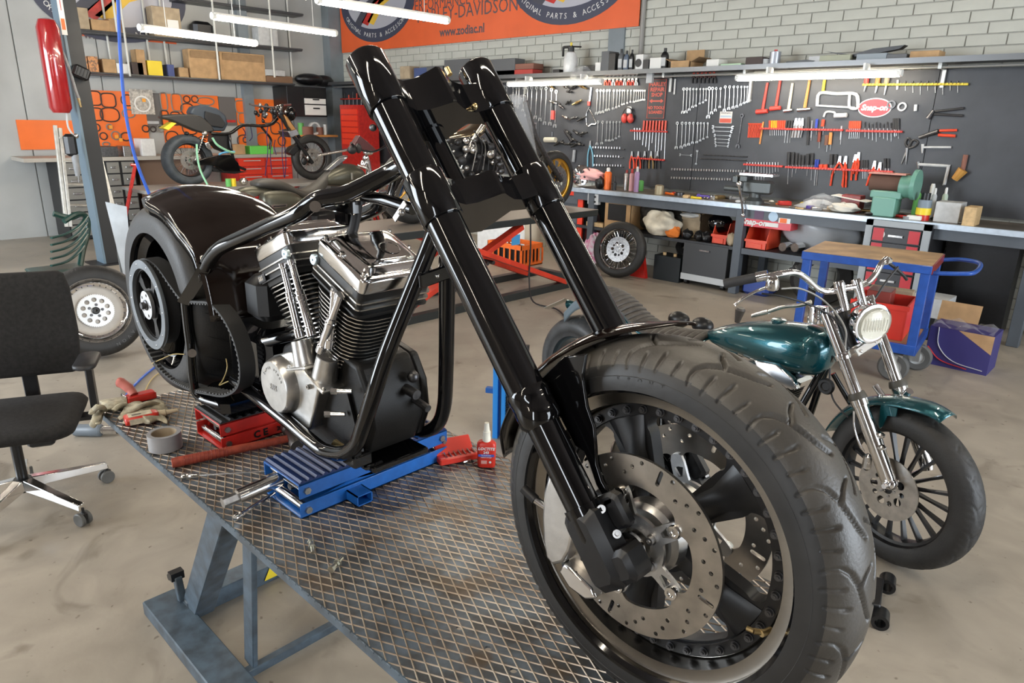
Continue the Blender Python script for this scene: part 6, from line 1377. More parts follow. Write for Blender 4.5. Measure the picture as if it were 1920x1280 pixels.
def ibox(name, mt, label, cat, x0, x1, yt, yb, Yf, d, zb=None, group=None, ch=0.003, parts=None, rz=0):
    """a box whose front face stands on a shelf: px columns x0..x1, top row yt, bottom row yb"""
    a, b, t = at(x0, yb, Y=Yf), at(x1, yb, Y=Yf), at((x0+x1)/2, yt, Y=Yf)
    z0 = a.z if zb is None else zb; m = M(); c = Vector(((a.x+b.x)/2, Yf+d/2, (z0+t.z)/2))
    m.box(c, (b.x-a.x, d, t.z-z0), ch=ch, rz=rz)
    if parts is None: return top(m, name, mt, label, cat, group), c, (b.x-a.x, t.z-z0)
    T = wthing(name, label, cat, (c.x, c.y, z0), group); m.build(parts, mt, T); return T, c, (b.x-a.x, t.z-z0)
# ---- lower shelf
SZ = 0.50
# spoked wheel leaning on the bench
wc = at(1166, 460, Y=6.78); n = Vector((0.20, -0.96, 0.20)).normalized()
sw = wthing('wheel', 'wire-spoked front wheel with brake disc leaning against the workbench', 'wheel', (wc.x, 6.8, 0))
u_ = n.cross(Z).normalized()*-1; v_ = n.cross(u_)
u_ = Z.cross(n).normalized(); v_ = n.cross(u_); cc_ = Vector((wc.x, 6.74, 0.325))
LM = Matrix(((u_.x, v_.x, n.x, cc_.x), (u_.y, v_.y, n.y, cc_.y), (u_.z, v_.z, n.z, cc_.z), (0, 0, 0, 1)))
wheel_parts(sw, LM, 0.325, 0.065, 0.235, 40, wire=True, disc=0.145, dw=0.05, tread=False, rimmat=CHR)
def carton(name, label, x0, x1, yt, yb, Yf, d, zb, flaps=True, mt=CRD, rz=0):
    a, b, t = at(x0, yb, Y=Yf), at(x1, yb, Y=Yf), at((x0+x1)/2, yt, Y=Yf); w, h = b.x-a.x, t.z-zb; cx = (a.x+b.x)/2
    T = wthing(name, label, 'box', (cx, Yf+d/2, zb)); q = 0.006
    m = M(); 
    for x0_, x1_, y0_, y1_ in ((-w/2, w/2, 0, q), (-w/2, w/2, d-q, d), (-w/2, -w/2+q, 0, d), (w/2-q, w/2, 0, d)): m.bx(cx+x0_, cx+x1_, Yf+y0_, Yf+y1_, zb, zb+h)
    m.bx(cx-w/2, cx+w/2, Yf, Yf+d, zb, zb+q); m.build('carton_body', mt, T)
    if flaps:
        for sx in (-1, 1): M().box((cx+sx*(w/2+0.045), Yf+d/2, zb+h+0.02), (0.12, d*0.95, 0.005), ax=(Vector((0.9, 0, 0.42*sx*sx)).normalized() if sx > 0 else Vector((0.9, 0, -0.42)).normalized(), Y, Vector((-0.42*sx, 0, 0.9)).normalized())).build('flap', CRI, T)
        M().box((cx, Yf+d+0.02, zb+h+0.07), (w*0.95, 0.005, 0.15)).build('flap', mt, T)
        M().box((cx, Yf-0.02, zb+h-0.03), (w*0.95, 0.005, 0.08)).build('flap', mt, T)
    return T, Vector((cx, Yf, zb)), (w, h)
t, c, (w, h) = carton('carton', 'tall cardboard box with a square window standing at the left end of the bench shelf', 1132, 1181, 372, 425, 7.0, 0.35, SZ, flaps=False)
M().bx(c.x-w*0.36, c.x+w*0.32, c.y-0.004, c.y+0.002, SZ+h*0.30, SZ+h*0.82).build('window', SBK, t)  # window hole put in as a flat black patch for its dark inside
M().bx(c.x-0.03, c.x+0.03, c.y-0.006, c.y, SZ+h*0.84, SZ+h*0.97).build('label', PAP, t)
M().bx(c.x-w/2, c.x+w/2, c.y, c.y+0.35, SZ+h-0.006, SZ+h).build('lid', CRD, t)
def lump(name, mt, label, cat, px, py, Y, r, zb=None, seed=1, amp=0.25, n=22, m=14):
    c = at(px, py, Y=Y); zc = c.z if zb is None else zb+r[2]; rn = random.Random(seed); ph = [rn.random()*6 for _ in range(9)]
    def fn(i, j):
        t, p = 2*pi*i/n, -pi/2+pi*j/(m-1); k = 1+amp*(sin(3*t+ph[0])*cos(2*p+ph[1])+0.6*sin(5*t+ph[2]+3*p)+0.5*sin(7*p+ph[3]+2*t))*0.5
        return Vector((c.x+r[0]*k*cos(p)*cos(t), Y+r[1]*k*cos(p)*sin(t), zc+r[2]*(k if p > -0.9 else 1)*sin(p)))
    return top(M().grid(fn, n, m, closeu=True), name, mt, label, cat, ang=80, sub=1)
lump('bag', mat('camouflage_cloth', (0.10, 0.09, 0.075), 0.9, var=0.6, scale=14, col2=(0.02, 0.018, 0.015)), 'dark camouflage bag stuffed behind the leaning spoked wheel', 'bag', 1225, 400, 7.35, (0.26, 0.2, 0.2), SZ, 3)
lump('rag', mat('stained_white_cloth', (0.62, 0.57, 0.46), 0.9, var=0.25, scale=8, bump=0.3), 'pile of stained white rags on the bench shelf right of the spoked wheel', 'rags', 1240, 424, 7.04, (0.24, 0.16, 0.135), SZ, 5, 0.4)
lump('rag', mat('orange_cloth', (0.75, 0.20, 0.03), 0.9), 'orange cloth poking out under the white rags', 'cloth', 1262, 432, 7.02, (0.09, 0.07, 0.07), SZ, 6)
carton('carton', 'open cardboard box with paper behind the white rags on the bench shelf', 1277, 1312, 400, 438, 7.20, 0.30, SZ, mt=CRD2)
lump('paper', PAP, 'crumpled white paper lying on the open box on the bench shelf', 'paper', 1295, 403, 7.2, (0.12, 0.1, 0.03), None, 8)
for k, (px, py) in enumerate(((1288, 437), (1312, 438), (1325, 440))): lump('engine_part', SBK, ('black engine part on the bench shelf before the open box, leftmost', 'black engine part on the bench shelf, middle of three', 'black engine part on the bench shelf beside the red bin')[k], 'engine part', px, py, 7.05, (0.07, 0.06, 0.055), SZ, 10+k, 0.5, 14, 9)
def bin_(label, x0, x1, yt, yb, Yf, zb, contents=None):
    a, b, t = at(x0, yb, Y=Yf), at(x1, yb, Y=Yf), at((x0+x1)/2, yt, Y=Yf); w, h, d, cx, q = b.x-a.x, t.z-zb, 0.34, (a.x+b.x)/2, 0.006
    T = wthing('storage_bin', label, 'bin', (cx, Yf+d/2, zb))
    m = M().bx(cx-w/2, cx+w/2, Yf, Yf+d, zb, zb+q).bx(cx-w/2, cx+w/2, Yf+d-q, Yf+d, zb, zb+h).bx(cx-w/2, cx+w/2, Yf, Yf+q, zb, zb+h*0.42)
    for s in (-1, 1): m.prism([(0, 0), (d, 0), (d, h), (0.06, h), (0, h*0.42)], (cx+s*(w/2)-(q if s > 0 else 0), Yf, zb), Y, Z, q)
    m.build('body', mat('bin_orange_red', (0.72, 0.075, 0.03), 0.4), T)
    M().bx(cx-w/2-.008, cx+w/2+.008, Yf-.01, Yf+.004, zb+h*0.34, zb+h*0.46).bx(cx-w*0.3, cx+w*0.3, Yf-.012, Yf, zb+0.01, zb+h*0.28).build('label_lip', mat('bin_orange_red', (0.72, 0.075, 0.03), 0.4), T)
    return T, Vector((cx, Yf+d/2, zb)), w
t, c, w = bin_('red plastic bin holding a black helmet on the bench shelf', 1334, 1362, 418, 453, 7.03, SZ)
lump('helmet', BLK, 'shiny black helmet lying in the red bin left of the bench leg', 'helmet', 1350, 418, 7.2, (0.14, 0.13, 0.11), None, 20, 0.05)
bin_('empty red plastic bin under the red sticker drawer', 1396, 1436, 428, 464, 7.03, SZ)
lump('clutter', CRD2, 'small heap of parts in a beige bag beside the bench leg', 'bag', 1372, 445, 7.02, (0.05, 0.05, 0.07), SZ, 25)
# red drawer unit with stickers under the worktop
t, c, (w, h) = ibox('drawer_unit', mat('glossy_red_metal', (0.60, 0.015, 0.03), 0.3, coat=0.5), 'red metal drawer with stickers hung under the worktop', 'drawer unit', 1393, 1483, 392, 423, 6.99, 0.45, parts='drawer_front')
f = 6.986; cz = c.z
text('Snap-on', 'sticker_lettering', WHT, 0.085, (c.x-w*0.27, f, cz-h*0.25), X, Z, t, bold=0.003, shear=0.2)
M().box((c.x-w*0.18, f, cz+h*0.20), (0.10, 0.003, 0.10)).build('skull_sticker', mat('dark_sticker', (0.10, 0.05, 0.10), 0.5), t)
M().lathe([(0, 0), (0.05, 0), (0, 0.001)], (c.x+w*0.12, f, cz+h*0.15), -Y, 24).build('round_sticker', mat('pale_blue_sticker', (0.45, 0.60, 0.75), 0.5), t)
M().box((c.x+w*0.36, f, cz), (0.12, 0.003, 0.05)).box((c.x+w*0.11, f, cz-h*0.28), (0.14, 0.003, 0.04)).build('white_sticker', WHT, t)
M().box((c.x+w*0.34, f-.002, cz), (0.07, 0.003, 0.045)).build('orange_sticker', ORG, t)
db = wthing('dumbbell', 'pair of chrome square-ended parts lying on the bench shelf', 'parts', at(1480, 464, Y=7.05))
for px, py in ((1467, 463), (1490, 464)):
    p = at(px, py, Y=7.02); M().cyl(p, p+Vector((0.02, 0.12, 0)), 0.045, n=8).build('chrome_end', CHW, db)
M().cyl(at(1470, 461, Y=7.1), at(1500, 462, Y=7.1), 0.02).build('bar', DST, db)
lump('plastic_sheet', mat('grey_film', (0.42, 0.44, 0.46), 0.3, bump=0.3), 'large grey plastic sheet bundled under the worktop beside the tool cabinet', 'plastic sheet', 1535, 425, 7.35, (0.42, 0.2, 0.26), SZ, 31, 0.2)
M().bx(-2.0, -1.95, 7.0, 7.6, 0.0, 0.9)
# ---- under the shelf
t, c, (w, h) = ibox('cabinet', mat('charcoal_laminate', (0.045, 0.047, 0.050), 0.5), 'low charcoal cabinet on castors with a pale bottom strip under the bench', 'cabinet', 1277, 1360, 458, 515, 6.99, 0.5, 0.06, parts='body')
M().bx(c.x-w/2, c.x+w/2, 6.978, 6.992, 0.06, 0.13).build('bottom_strip', mat('pale_strip', (0.50, 0.52, 0.53), 0.4), t)
M().bx(c.x-0.06, c.x+0.06, 6.965, 6.99, c.z+h*0.32, c.z+h*0.36).build('handle', CHW, t)
for sx in (-1, 1): M().cyl((c.x+sx*w*0.42-0.02, 7.05, 0.032), (c.x+sx*w*0.42+0.02, 7.05, 0.032), 0.032, n=16).build('castor', SBK, t)
t, c, (w, h) = ibox('battery', mat('black_battery', (0.012, 0.016, 0.018), 0.35), 'large black battery box on the floor left of the charcoal cabinet', 'battery', 1224, 1273, 480, 517, 6.98, 0.25, 0.0, parts='case')
for dx in (-0.08, 0.06): M().cyl((c.x+dx, 7.05, c.z+h/2), (c.x+dx, 7.05, c.z+h/2+0.03), 0.02, n=12).build('terminal', PINE, t)
top(M().lathe([(0.10, 0), (0.17, 0), (0.17, 0.05), (0.10, 0.05)], (c.x+0.08, 7.35, 0.36), Vector((0, -0.5, 0.8)), 32, closed=True), 'tyre', RUB, 'small tyre standing behind the black battery box', 'tyre')
q = at(1195, 505, Y=6.9); top(M().prism([(-0.10, 0), (0.12, 0), (0.05, 0.34), (0.0, 0.34)], (q.x, 6.95, 0), X, Z, 0.05), 'axle_stand', RED, 'red steel stand on the floor right behind the spoked wheel', 'stand')
lump('shopping_bag', mat('printed_white_bag', (0.62, 0.62, 0.64), 0.5, var=0.6, scale=16, col2=(0.55, 0.10, 0.25)), 'white plastic bag with colourful print left of the spoked wheel', 'bag', 1112, 462, 7.0, (0.13, 0.08, 0.20), 0.02, 41, 0.3)
t, c, (w, h) = ibox('switch_box', LGR, 'pale grey electrical switch box under the left end of the worktop', 'switch box', 1101, 1121, 363, 382, 6.98, 0.06, parts='case')
for dz in (0.03, -0.03): M().lathe([(0, 0), (0.013, 0), (0.013, 0.01), (0, 0.01)], (c.x+w*0.22, 6.979, c.z+dz), -Y, 14).build('knob', SBK, t)
M().prism([(-.02, -.02), (.02, -.02), (0, .025)], (c.x-w*0.2, 6.976, c.z), X, Z, 0.001).build('warning_mark', YEL, t)
lump('red_cloth', DRD, 'dark red folded cloth on the floor under the left bench end', 'cloth', 1105, 430, 7.3, (0.14, 0.2, 0.35), 0.0, 43, 0.1)
q = at(1100, 428, Y=7.0); top(M().box((q.x+0.12, 7.05, SZ+0.03), (0.26, 0.10, 0.05)).box((q.x+0.30, 7.10, SZ+0.03), (0.22, 0.09, 0.05)), 'wood_offcuts', PINE, 'two pale wood offcuts lying at the left end of the bench shelf', 'wood')
# red framed cabinet at the end of the bench
t, c, (w, h) = ibox('tool_cabinet', mat('slate_metal', (0.06, 0.07, 0.08), 0.4), 'slate tool cabinet with bright red frame at the left end of the workbench', 'tool cabinet', 1043, 1088, 356, 470, 7.05, 0.5, 0.12, parts='body')
for q in ((c.x-w/2-.02, c.x-w/2+.04, c.z-h/2, c.z+h/2), (c.x+w/2-.06, c.x+w/2+.02, c.z-h/2, c.z+h/2), (c.x-w/2, c.x+w/2, c.z+h/2-.06, c.z+h/2+.02)): M().bx(q[0], q[1], 7.03, 7.06, q[2], q[3]).build('red_frame', mat('bright_red', (0.80, 0.05, 0.02), 0.4), t)
for k in range(6): M().bx(c.x-w/2+.05, c.x+w/2-.07, 7.035, 7.05, c.z+h/2-.16-.12*k, c.z+h/2-.07-.12*k).build('drawer', mat('slate_drawer', (0.09, 0.10, 0.115), 0.4), t)
# big tool cabinet, grey frame
t, c, (w, h) = ibox('tool_cabinet', mat('black_metal', (0.018, 0.018, 0.02), 0.4), 'tall black and red tool cabinet with a pale grey frame behind the blue cart', 'tool cabinet', 1588, 1706, 412, 640, 6.90, 0.6, 0.06, parts='body')
for q in ((c.x-w/2, c.x-w/2+.06, c.z-h/2, c.z+h/2), (c.x+w/2-.06, c.x+w/2, c.z-h/2, c.z+h/2), (c.x-w/2, c.x+w/2, c.z+h/2-.05, c.z+h/2)): M().bx(q[0], q[1], 6.875, 6.91, q[2], q[3]).build('grey_frame', mat('frame_grey', (0.33, 0.36, 0.38), 0.45), t)
zt = c.z+h/2-.06
RDP = mat('drawer_red', (0.48, 0.03, 0.04), 0.45)
for k in range(6):
    z1, z0 = zt-0.135*k, zt-0.135*(k+1)+0.012
    d_ = M().bx(c.x-w/2+.07, c.x+w/2-.07, 6.865, 6.90, z0, z1).build('drawer', mat('drawer_black', (0.03, 0.03, 0.033), 0.4), t)
    for sx in (-1, 1): M().bx(c.x+sx*(w/2-.12)-.045, c.x+sx*(w/2-.12)+.045, 6.860, 6.866, z0+.006, z1-.006).build('red_panel', RDP, d_)
    M().bx(c.x-.06, c.x+.06, 6.845, 6.858, (z0+z1)/2-.012, (z0+z1)/2+.006).build('handle', CHW, d_)
    M().lathe([(0, 0), (0.04, 0), (0, 0.001)], (c.x-.13, 6.862, (z0+z1)/2), -Y, 20).build('sticker', mat('sticker_white', (0.6, 0.6, 0.58), 0.5) if k % 2 == 0 else mat('sticker_red', (0.6, 0.03, 0.05), 0.5), d_)
    if k < 3: M().lathe([(0, 0), (0.03, 0), (0, 0.001)], (c.x+.12, 6.862, (z0+z1)/2), -Y, 18).build('sticker', ORG if k else mat('sticker_black', (0.05, 0.05, 0.05), 0.5), d_)
text('CHP', 'sticker_print', WHT, 0.045, (c.x-.14, 6.858, zt-.19), X, Z, t)
top(M().bx(-1.55, -1.0, 7.35, 7.6, 0.0, 0.85), 'cupboard', SBK, 'dark cupboard under the right end of the worktop', 'cupboard')
t, c, (w, h) = ibox('oil_tray', LGR, 'pale grey oil tray standing on a crate beside the tool cabinet', 'tray', 1700, 1772, 558, 588, 6.6, 0.3, parts='tray')
M().bx(c.x-w*.45, c.x+w*.45, 6.65, 6.85, 0, c.z-h/2).build('stand', SBK, t)
# coiled tyre and small black machine by the cart
top(M().lathe([(0.16, -.06), (0.27, -.06), (0.30, 0), (0.27, .06), (0.16, .06)], (at(1540, 520, Y=7.2).x, 7.2, 0.29), Vector((0.5, -0.85, 0.0)), 40, closed=True), 'tyre', RUB, 'spare tyre standing under the bench behind the blue cart legs', 'tyre')
top(M().box((at(1425, 530, Y=7.2).x, 7.2, 0.10), (0.30, 0.25, 0.20), ch=0.03), 'plastic_crate', mat('deep_blue_plastic', (0.02, 0.05, 0.25), 0.4), 'deep blue plastic crate on the floor under the bench behind the handlebar', 'crate')
# ---- blue cart with wooden top
cz = 0.86
P4 = [at(1507, 470, Z=cz), at(1748, 498, Z=cz), at(1800, 482, Z=cz), at(1622, 446, Z=cz)]
ct = wthing('cart', 'blue steel cart with worn wooden top and large castors behind the teal motorcycle', 'cart', (-1.4, 5.4, 0))
A, B_ = P4[0], P4[1]; ex = (B_-A).normalized(); ey = Vector((-ex.y, ex.x, 0)); Lx = (B_-A).length; Ly = 0.62
ax = (ex, ey, Z); O = Vector((A.x, A.y, 0))
CB = mat('cart_blue', (0.012, 0.07, 0.33), 0.4, coat=0.2, var=0.15)
def cbx(x0, x1, y0, y1, z0, z1, m=None, ch=0.0): return (m or M()).box(O+ex*(x0+x1)/2+ey*(y0+y1)/2+Z*(z0+z1)/2, (x1-x0, y1-y0, z1-z0), ax=ax, ch=ch)
cbx(0.0, Lx, 0.0, Ly, cz-0.02, cz).build('wooden_top', WOOD, ct)
cbx(-.005, Lx+.005, -.012, 0.02, cz-0.06, cz-0.004, ch=.003).build('top_frame', CB, ct); cbx(-.005, Lx+.005, Ly-.02, Ly+.01, cz-.06, cz-.004).build('top_frame', CB, ct)
cbx(Lx-.02, Lx+.01, 0, Ly, cz-.06, cz-.004).build('top_frame', DRD, ct); cbx(-.01, .02, 0, Ly, cz-.06, cz-.004).build('top_frame', CB, ct)
for x in (0.0, Lx-.06):
    for y in (0.0, Ly-.05): cbx(x, x+.06, y, y+.05, 0.26, cz-.05, ch=.004).build('leg', CB, ct)
cbx(0, Lx, 0, Ly, 0.27, 0.285).build('lower_deck', WOOD, ct); cbx(0, Lx, -.005, 0.02, 0.22, 0.29, ch=.003).build('deck_frame', CB, ct); cbx(Lx-.02, Lx+.005, 0, Ly, 0.22, 0.29).build('deck_frame', CB, ct); cbx(0, Lx, Ly-.02, Ly, 0.22, 0.29).build('deck_frame', CB, ct)
M().tube(smooth([O+ex*(Lx-.02)+ey*.05+Z*(cz-.06), O+ex*(Lx+.16)+ey*.05+Z*(cz-.04), O+ex*(Lx+.24)+ey*.12+Z*(cz-.03), O+ex*(Lx+.24)+ey*(Ly-.1)+Z*(cz-.03), O+ex*(Lx+.12)+ey*Ly+Z*(cz-.03), O+ex*(Lx-.02)+ey*Ly+Z*(cz-.05)], 6), 0.015, 12).build('push_handle', CB, ct)
for x, y in ((0.08, 0.06), (Lx-.12, 0.05), (Lx-.02, 0.42), (0.08, Ly-.08)):
    c = O+ex*x+ey*y+Z*0.105; cs = M().box(c+Z*0.085, (0.10, 0.05, 0.02), ax=ax).box(c+ey*-.035+Z*.03, (0.045, .006, .12), ax=ax).box(c+ey*.035+Z*.03, (0.045, .006, .12), ax=ax).build('castor', mat('galvanised', (0.45, 0.46, 0.47), 0.4, 0.9), ct)
    M().lathe([(0.055, -.022), (0.09, -.026), (0.103, -.012), (0.103, .012), (0.09, .026), (0.055, .022)], c, ey, 32, closed=True).build('castor_tyre', mat('grey_rubber', (0.09, 0.09, 0.088), 0.7), cs)
    M().lathe([(0, -.02), (0.02, -.026), (0.022, -.015), (0.052, -.010), (0.058, -.020), (0.058, .020), (0.052, .010), (0.022, .015), (0, .02)], c, ey, 28).build('castor_hub', LGR, cs)
# on the cart's lower deck
p = O+ex*(Lx*0.62)+ey*0.25
def lbox(name, label, cat, cx, cy, w, d, z0, h, mt, ch=.004, **k): return top(cbx(cx-w/2, cx+w/2, cy-d/2, cy+d/2, z0, z0+h, ch=ch), name, mt, label, cat, **k)
rc = wthing('crate', 'red plastic crate standing on the lower deck of the blue cart', 'crate', O+ex*(Lx*0.66)+ey*0.3+Z*.287)
w, d, h, q = .36, .42, .25, .01
for a in ((-w/2, w/2, -d/2, -d/2+q), (-w/2, w/2, d/2-q, d/2), (-w/2, -w/2+q, -d/2, d/2), (w/2-q, w/2, -d/2, d/2)): cbx(Lx*.66+a[0], Lx*.66+a[1], .3+a[2], .3+a[3], .287, .287+h).build('side', mat('crate_red', (0.70, 0.04, 0.025), 0.4), rc)
cbx(Lx*.66-w/2-.012, Lx*.66+w/2+.012, .3-d/2-.012, .3-d/2+.004, .287+h-.03, .287+h+.004).build('rim', mat('crate_red', (0.70, 0.04, 0.025), 0.4), rc)
cbx(Lx*.66-.01, Lx*.66+.01, .3-d/2-.008, .3-d/2+.002, .287, .287+h).build('rib', mat('crate_red', (0.70, 0.04, 0.025), 0.4), rc)
lbox('box', 'dark red plastic box standing inside the red crate', 'box', Lx*.62, .3, .16, .2, .33, .27, mat('translucent_dark_red', (0.25, 0.05, 0.04), 0.3))
lbox('box', 'brown cardboard box lying behind the red crate on the blue cart', 'box', Lx*.66, .56, .3, .1, .287, .28, CRD2)
# cartons right of the cart
q = at(1790, 690, Z=0); T = wthing('carton', 'open blue and brown printed oil carton on the floor right of the blue cart', 'box', (q.x, q.y+.1, 0))
M().box((q.x, q.y+.12, .15), (.42, .30, .30)).build('carton_body', mat('printed_blue_carton', (0.035, 0.03, 0.16), 0.55), T)
M().prism([(-.21, .30), (.21, .30), (.21, .16), (-.02, .30)], (q.x, q.y-.031, 0), X, Z, -0.003).build('brown_panel', CRD, T)
M().tube(smooth([(q.x-.15, q.y-.034, .30), (q.x-.13, q.y-.034, .16), (q.x-.02, q.y-.034, .06), (q.x+.18, q.y-.034, .03)], 6), .008, 6, flat=.3, up=Y).build('print_stripe', LGR, T)
M().tube(smooth([(q.x-.20, q.y-.034, .14), (q.x-.10, q.y-.034, .05), (q.x+.08, q.y-.034, .02)], 6), .014, 6, flat=.2, up=Y).build('print_stripe', mat('print_red', (0.45, 0.03, 0.03), 0.5), T)
M().box((q.x-.10, q.y+.30, .36), (.28, .005, .16), ax=(X, Vector((0, .9, -.3)).normalized(), Vector((0, .3, .9)).normalized())).build('flap', CRD, T)
M().grid(lambda i, j: Vector((q.x-.2+.4*i/9, q.y-.02+.26*j/6, .305+.03*sin(i*1.3+j)+.02*sin(j*2))), 10, 7).build('clear_bag', FOIL, T)
# ---- things standing on the worktop
def can(name, label, cat, px, yb, yt, Yd, w_px, mt, cap=None, capf=0.2, parts=True, group=None):
    b = at(px, yb, Y=Yd); t_ = at(px, yt, Y=Yd); h = t_.z-BT; r = (at(px+w_px/2, yb, Y=Yd)-at(px-w_px/2, yb, Y=Yd)).length/2; o = Vector((b.x, Yd, BT))
    T = wthing(name, label, cat, o, group); hb = h*(1-capf)
    M().lathe([(0, 0), (r, 0), (r, hb*.92), (r*.7, hb), (0, hb)], o, Z, 18).build('body', mt, T)
    if cap: M().lathe([(r*.5, hb), (r*.5, h*.95), (r*.35, h), (0, h)], o, Z, 14).build('cap', cap, T)
    return T
can('spray_can', 'bright orange spray can with white top on the bench beside the pink cloth', 'can', 1139, 350, 314, 7.15, 11, ORG, WHT, .18)
can('bottle', 'small black bottle right of the orange spray can', 'bottle', 1152, 351, 330, 7.12, 6, SBK, SBK, .4)
can('spray_can', 'silver spray can behind the small black bottle', 'can', 1174, 346, 318, 7.25, 8, STL, DRD, .15)
can('spray_can', 'pink and white spray can, middle of the three tall cans', 'can', 1184, 347, 316, 7.22, 8, mat('pink_print', (0.65, 0.35, 0.38), 0.4), RED, .2)
can('spray_can', 'purple and yellow spray can, rightmost of the three tall cans', 'can', 1193, 350, 312, 7.18, 8, mat('violet_print', (0.35, 0.22, 0.40), 0.4), WHT, .2)
can('tub', 'green plastic tub on the bench right of the tall cans', 'tub', 1199, 349, 333, 7.35, 13, GRN)
can('tin', 'rusty paint tin with brushes standing on the bench below the red sign', 'tin', 1236, 357, 342, 7.15, 14, mat('rusty_tin', (0.42, 0.36, 0.24), 0.5, 0.5), None)
can('bottle', 'green bottle with beige cap at the right end of the bench', 'bottle', 1718, 382, 345, 7.35, 13, GRN, PINE, .25)
can('bottle', 'pale spray bottle with purple print right of the tape stack', 'bottle', 1749, 384, 352, 7.3, 10, LGR, WHT, .2)
can('bottle', 'pale green bottle with white cap behind the grey parts tray', 'bottle', 1770, 380, 351, 7.4, 11, mat('pale_green', (0.45, 0.55, 0.45), 0.4), WHT, .2)
can('candle_holder', 'pair of white cylinders on the small wall shelf', 'lamp', 1745, 372, 328, 7.45, 9, WHT)
# chrome cover and pink cloth
lump('pink_cloth', mat('pink_cloth', (0.78, 0.42, 0.40), 0.9, bump=0.2), 'pink cloth draped over a chrome engine cover on the bench', 'cloth', 1106, 328, 7.14, (0.24, 0.10, 0.07), None, 51, 0.5)
q = at(1092, 332, Y=7.12); ec = wthing('engine_cover', 'round chrome engine cover standing on the bench under the pink cloth', 'engine cover', (q.x, 7.14, BT))
M().lathe([(0, 0), (.12, 0), (.135, .03), (.12, .04), (0, .05)], (q.x, 7.12, BT+.135), Vector((0.1, -1, .2)), 32).build('cover', CHR, ec)
for k in range(7): a = 2*pi*k/7; M().ball((q.x+.08*cos(a), 7.065, BT+.135+.08*sin(a)), .016, 10, 7).build('bolt', DST, ec)
lump('black_part', SBK, 'black rounded part on the bench between pink cloth and orange can', 'engine part', 1125, 340, 7.1, (0.06, 0.06, 0.075), BT, 53, .2)
# vises
def vise(label, px, py, s, mt, Yd):
    o = at(px, py, Y=Yd); o.z = BT; T = wthing('vise', label, 'vise', o)
    M().lathe([(0, 0), (.09*s, 0), (.085*s, .03*s), (.05*s, .06*s), (.05*s, .10*s), (0, .10*s)], o, Z, 20).build('base', mt, T)
    M().box(o+Vector((0.02*s, 0, .15*s)), (.26*s, .12*s, .12*s), ch=.02*s).box(o+Vector((-.10*s, 0, .22*s)), (.07*s, .15*s, .06*s), ch=.01*s).build('body', mt, T)
    M().box(o+Vector((-.18*s, 0, .21*s)), (.05*s, .15*s, .07*s), ch=.01*s).cyl(o+Vector((-.3*s, 0, .12*s)), o+Vector((0, 0, .12*s)), .025*s).build('moving_jaw', mt, T)
    return T, o
GVS = mat('grey_cast_iron', (0.10, 0.11, 0.11), 0.45, 0.5)
t, o = vise('large grey bench vise with long chrome handle at the front of the workbench', 1415, 370, 1.15, GVS, 7.12)
M().cyl(at(1386, 347, Y=6.93), at(1394, 402, Y=6.90), .012, n=10).ball(at(1386, 345, Y=6.93), .03, 12, 8).ball(at(1393, 403, Y=6.90), .022, 12, 8).build('handle', CHR, t)
M().box(o+Vector((.02, 0, .30)), (.36, .16, .022)).build('jaw_plate', CHW, t)
GTL = mat('pale_green_enamel', (0.14, 0.33, 0.26), 0.4)
o = at(1660, 392, Y=7.15); o.z = BT; bgm = wthing('grinder', 'pale green bench grinder with brown belt at the right of the workbench', 'grinder', o)
M().box(o+Vector((0, 0, .09)), (.20, .20, .18), ch=.01).box(o+Vector((0, 0, .20)), (.26, .18, .07), ch=.01).build('pedestal', GTL, bgm)
M().cyl(o+Vector((-.16, 0, .30)), o+Vector((.10, 0, .30)), .075, n=24).build('belt_drum', mat('brown_abrasive', (0.13, 0.07, 0.05), 0.8), bgm)
M().cyl(o+Vector((.10, 0, .28)), o+Vector((.20, 0, .28)), .10, n=24).build('motor', GTL, bgm)
M().cyl(o+Vector((.20, 0, .30)), o+Vector((.235, 0, .30)), .135, n=28).build('wheel_guard', GTL, bgm)
M().box(o+Vector((-.02, 0, .385)), (.32, .14, .012)).build('cover_plate', mat('salmon_paint', (0.62, 0.28, 0.22), 0.5), bgm)
ts = at(1733, 388, Y=7.12); ts.z = BT
for k, (mt, r, h, lab, py) in enumerate(((RED, .055, .05, 'red tape roll at the foot of the tape stack', 0), (YEL, .062, .06, 'yellow tape roll, middle of the stack', .05), (mat('grey_blue_tape', (.2, .25, .3), .5), .055, .07, 'grey blue tape roll on top of the yellow one', .11), (SBK, .035, .06, 'black tape roll on top of the tape stack', .18))):
    top(M().lathe([(r*.5, 0), (r, 0), (r, h), (r*.5, h)], (ts.x, ts.y, BT+py), Z, 24, closed=True), 'tape_roll', mt, lab, 'tape', 'tape stack')
ibox('parts_tray', LGR, 'pale grey parts tray at the right end of the workbench', 'tray', 1752, 1800, 379, 397, 7.1, .2, BT)
ibox('box', PINE, 'small wooden box at the far right end of the workbench', 'box', 1806, 1830, 388, 403, 7.0, .2, BT)
rn = random.Random(9); CL = [ORG, CHW, DST, SBK, YEL, PAP, STL, RED, BRS, PINE, GRY, mat('violet', (.12, .08, .4), .5)]
def ordn(n): return f"{n}{'th' if 10 <= n % 100 <= 20 else {1: 'st', 2: 'nd', 3: 'rd'}.get(n % 10, 'th')}"
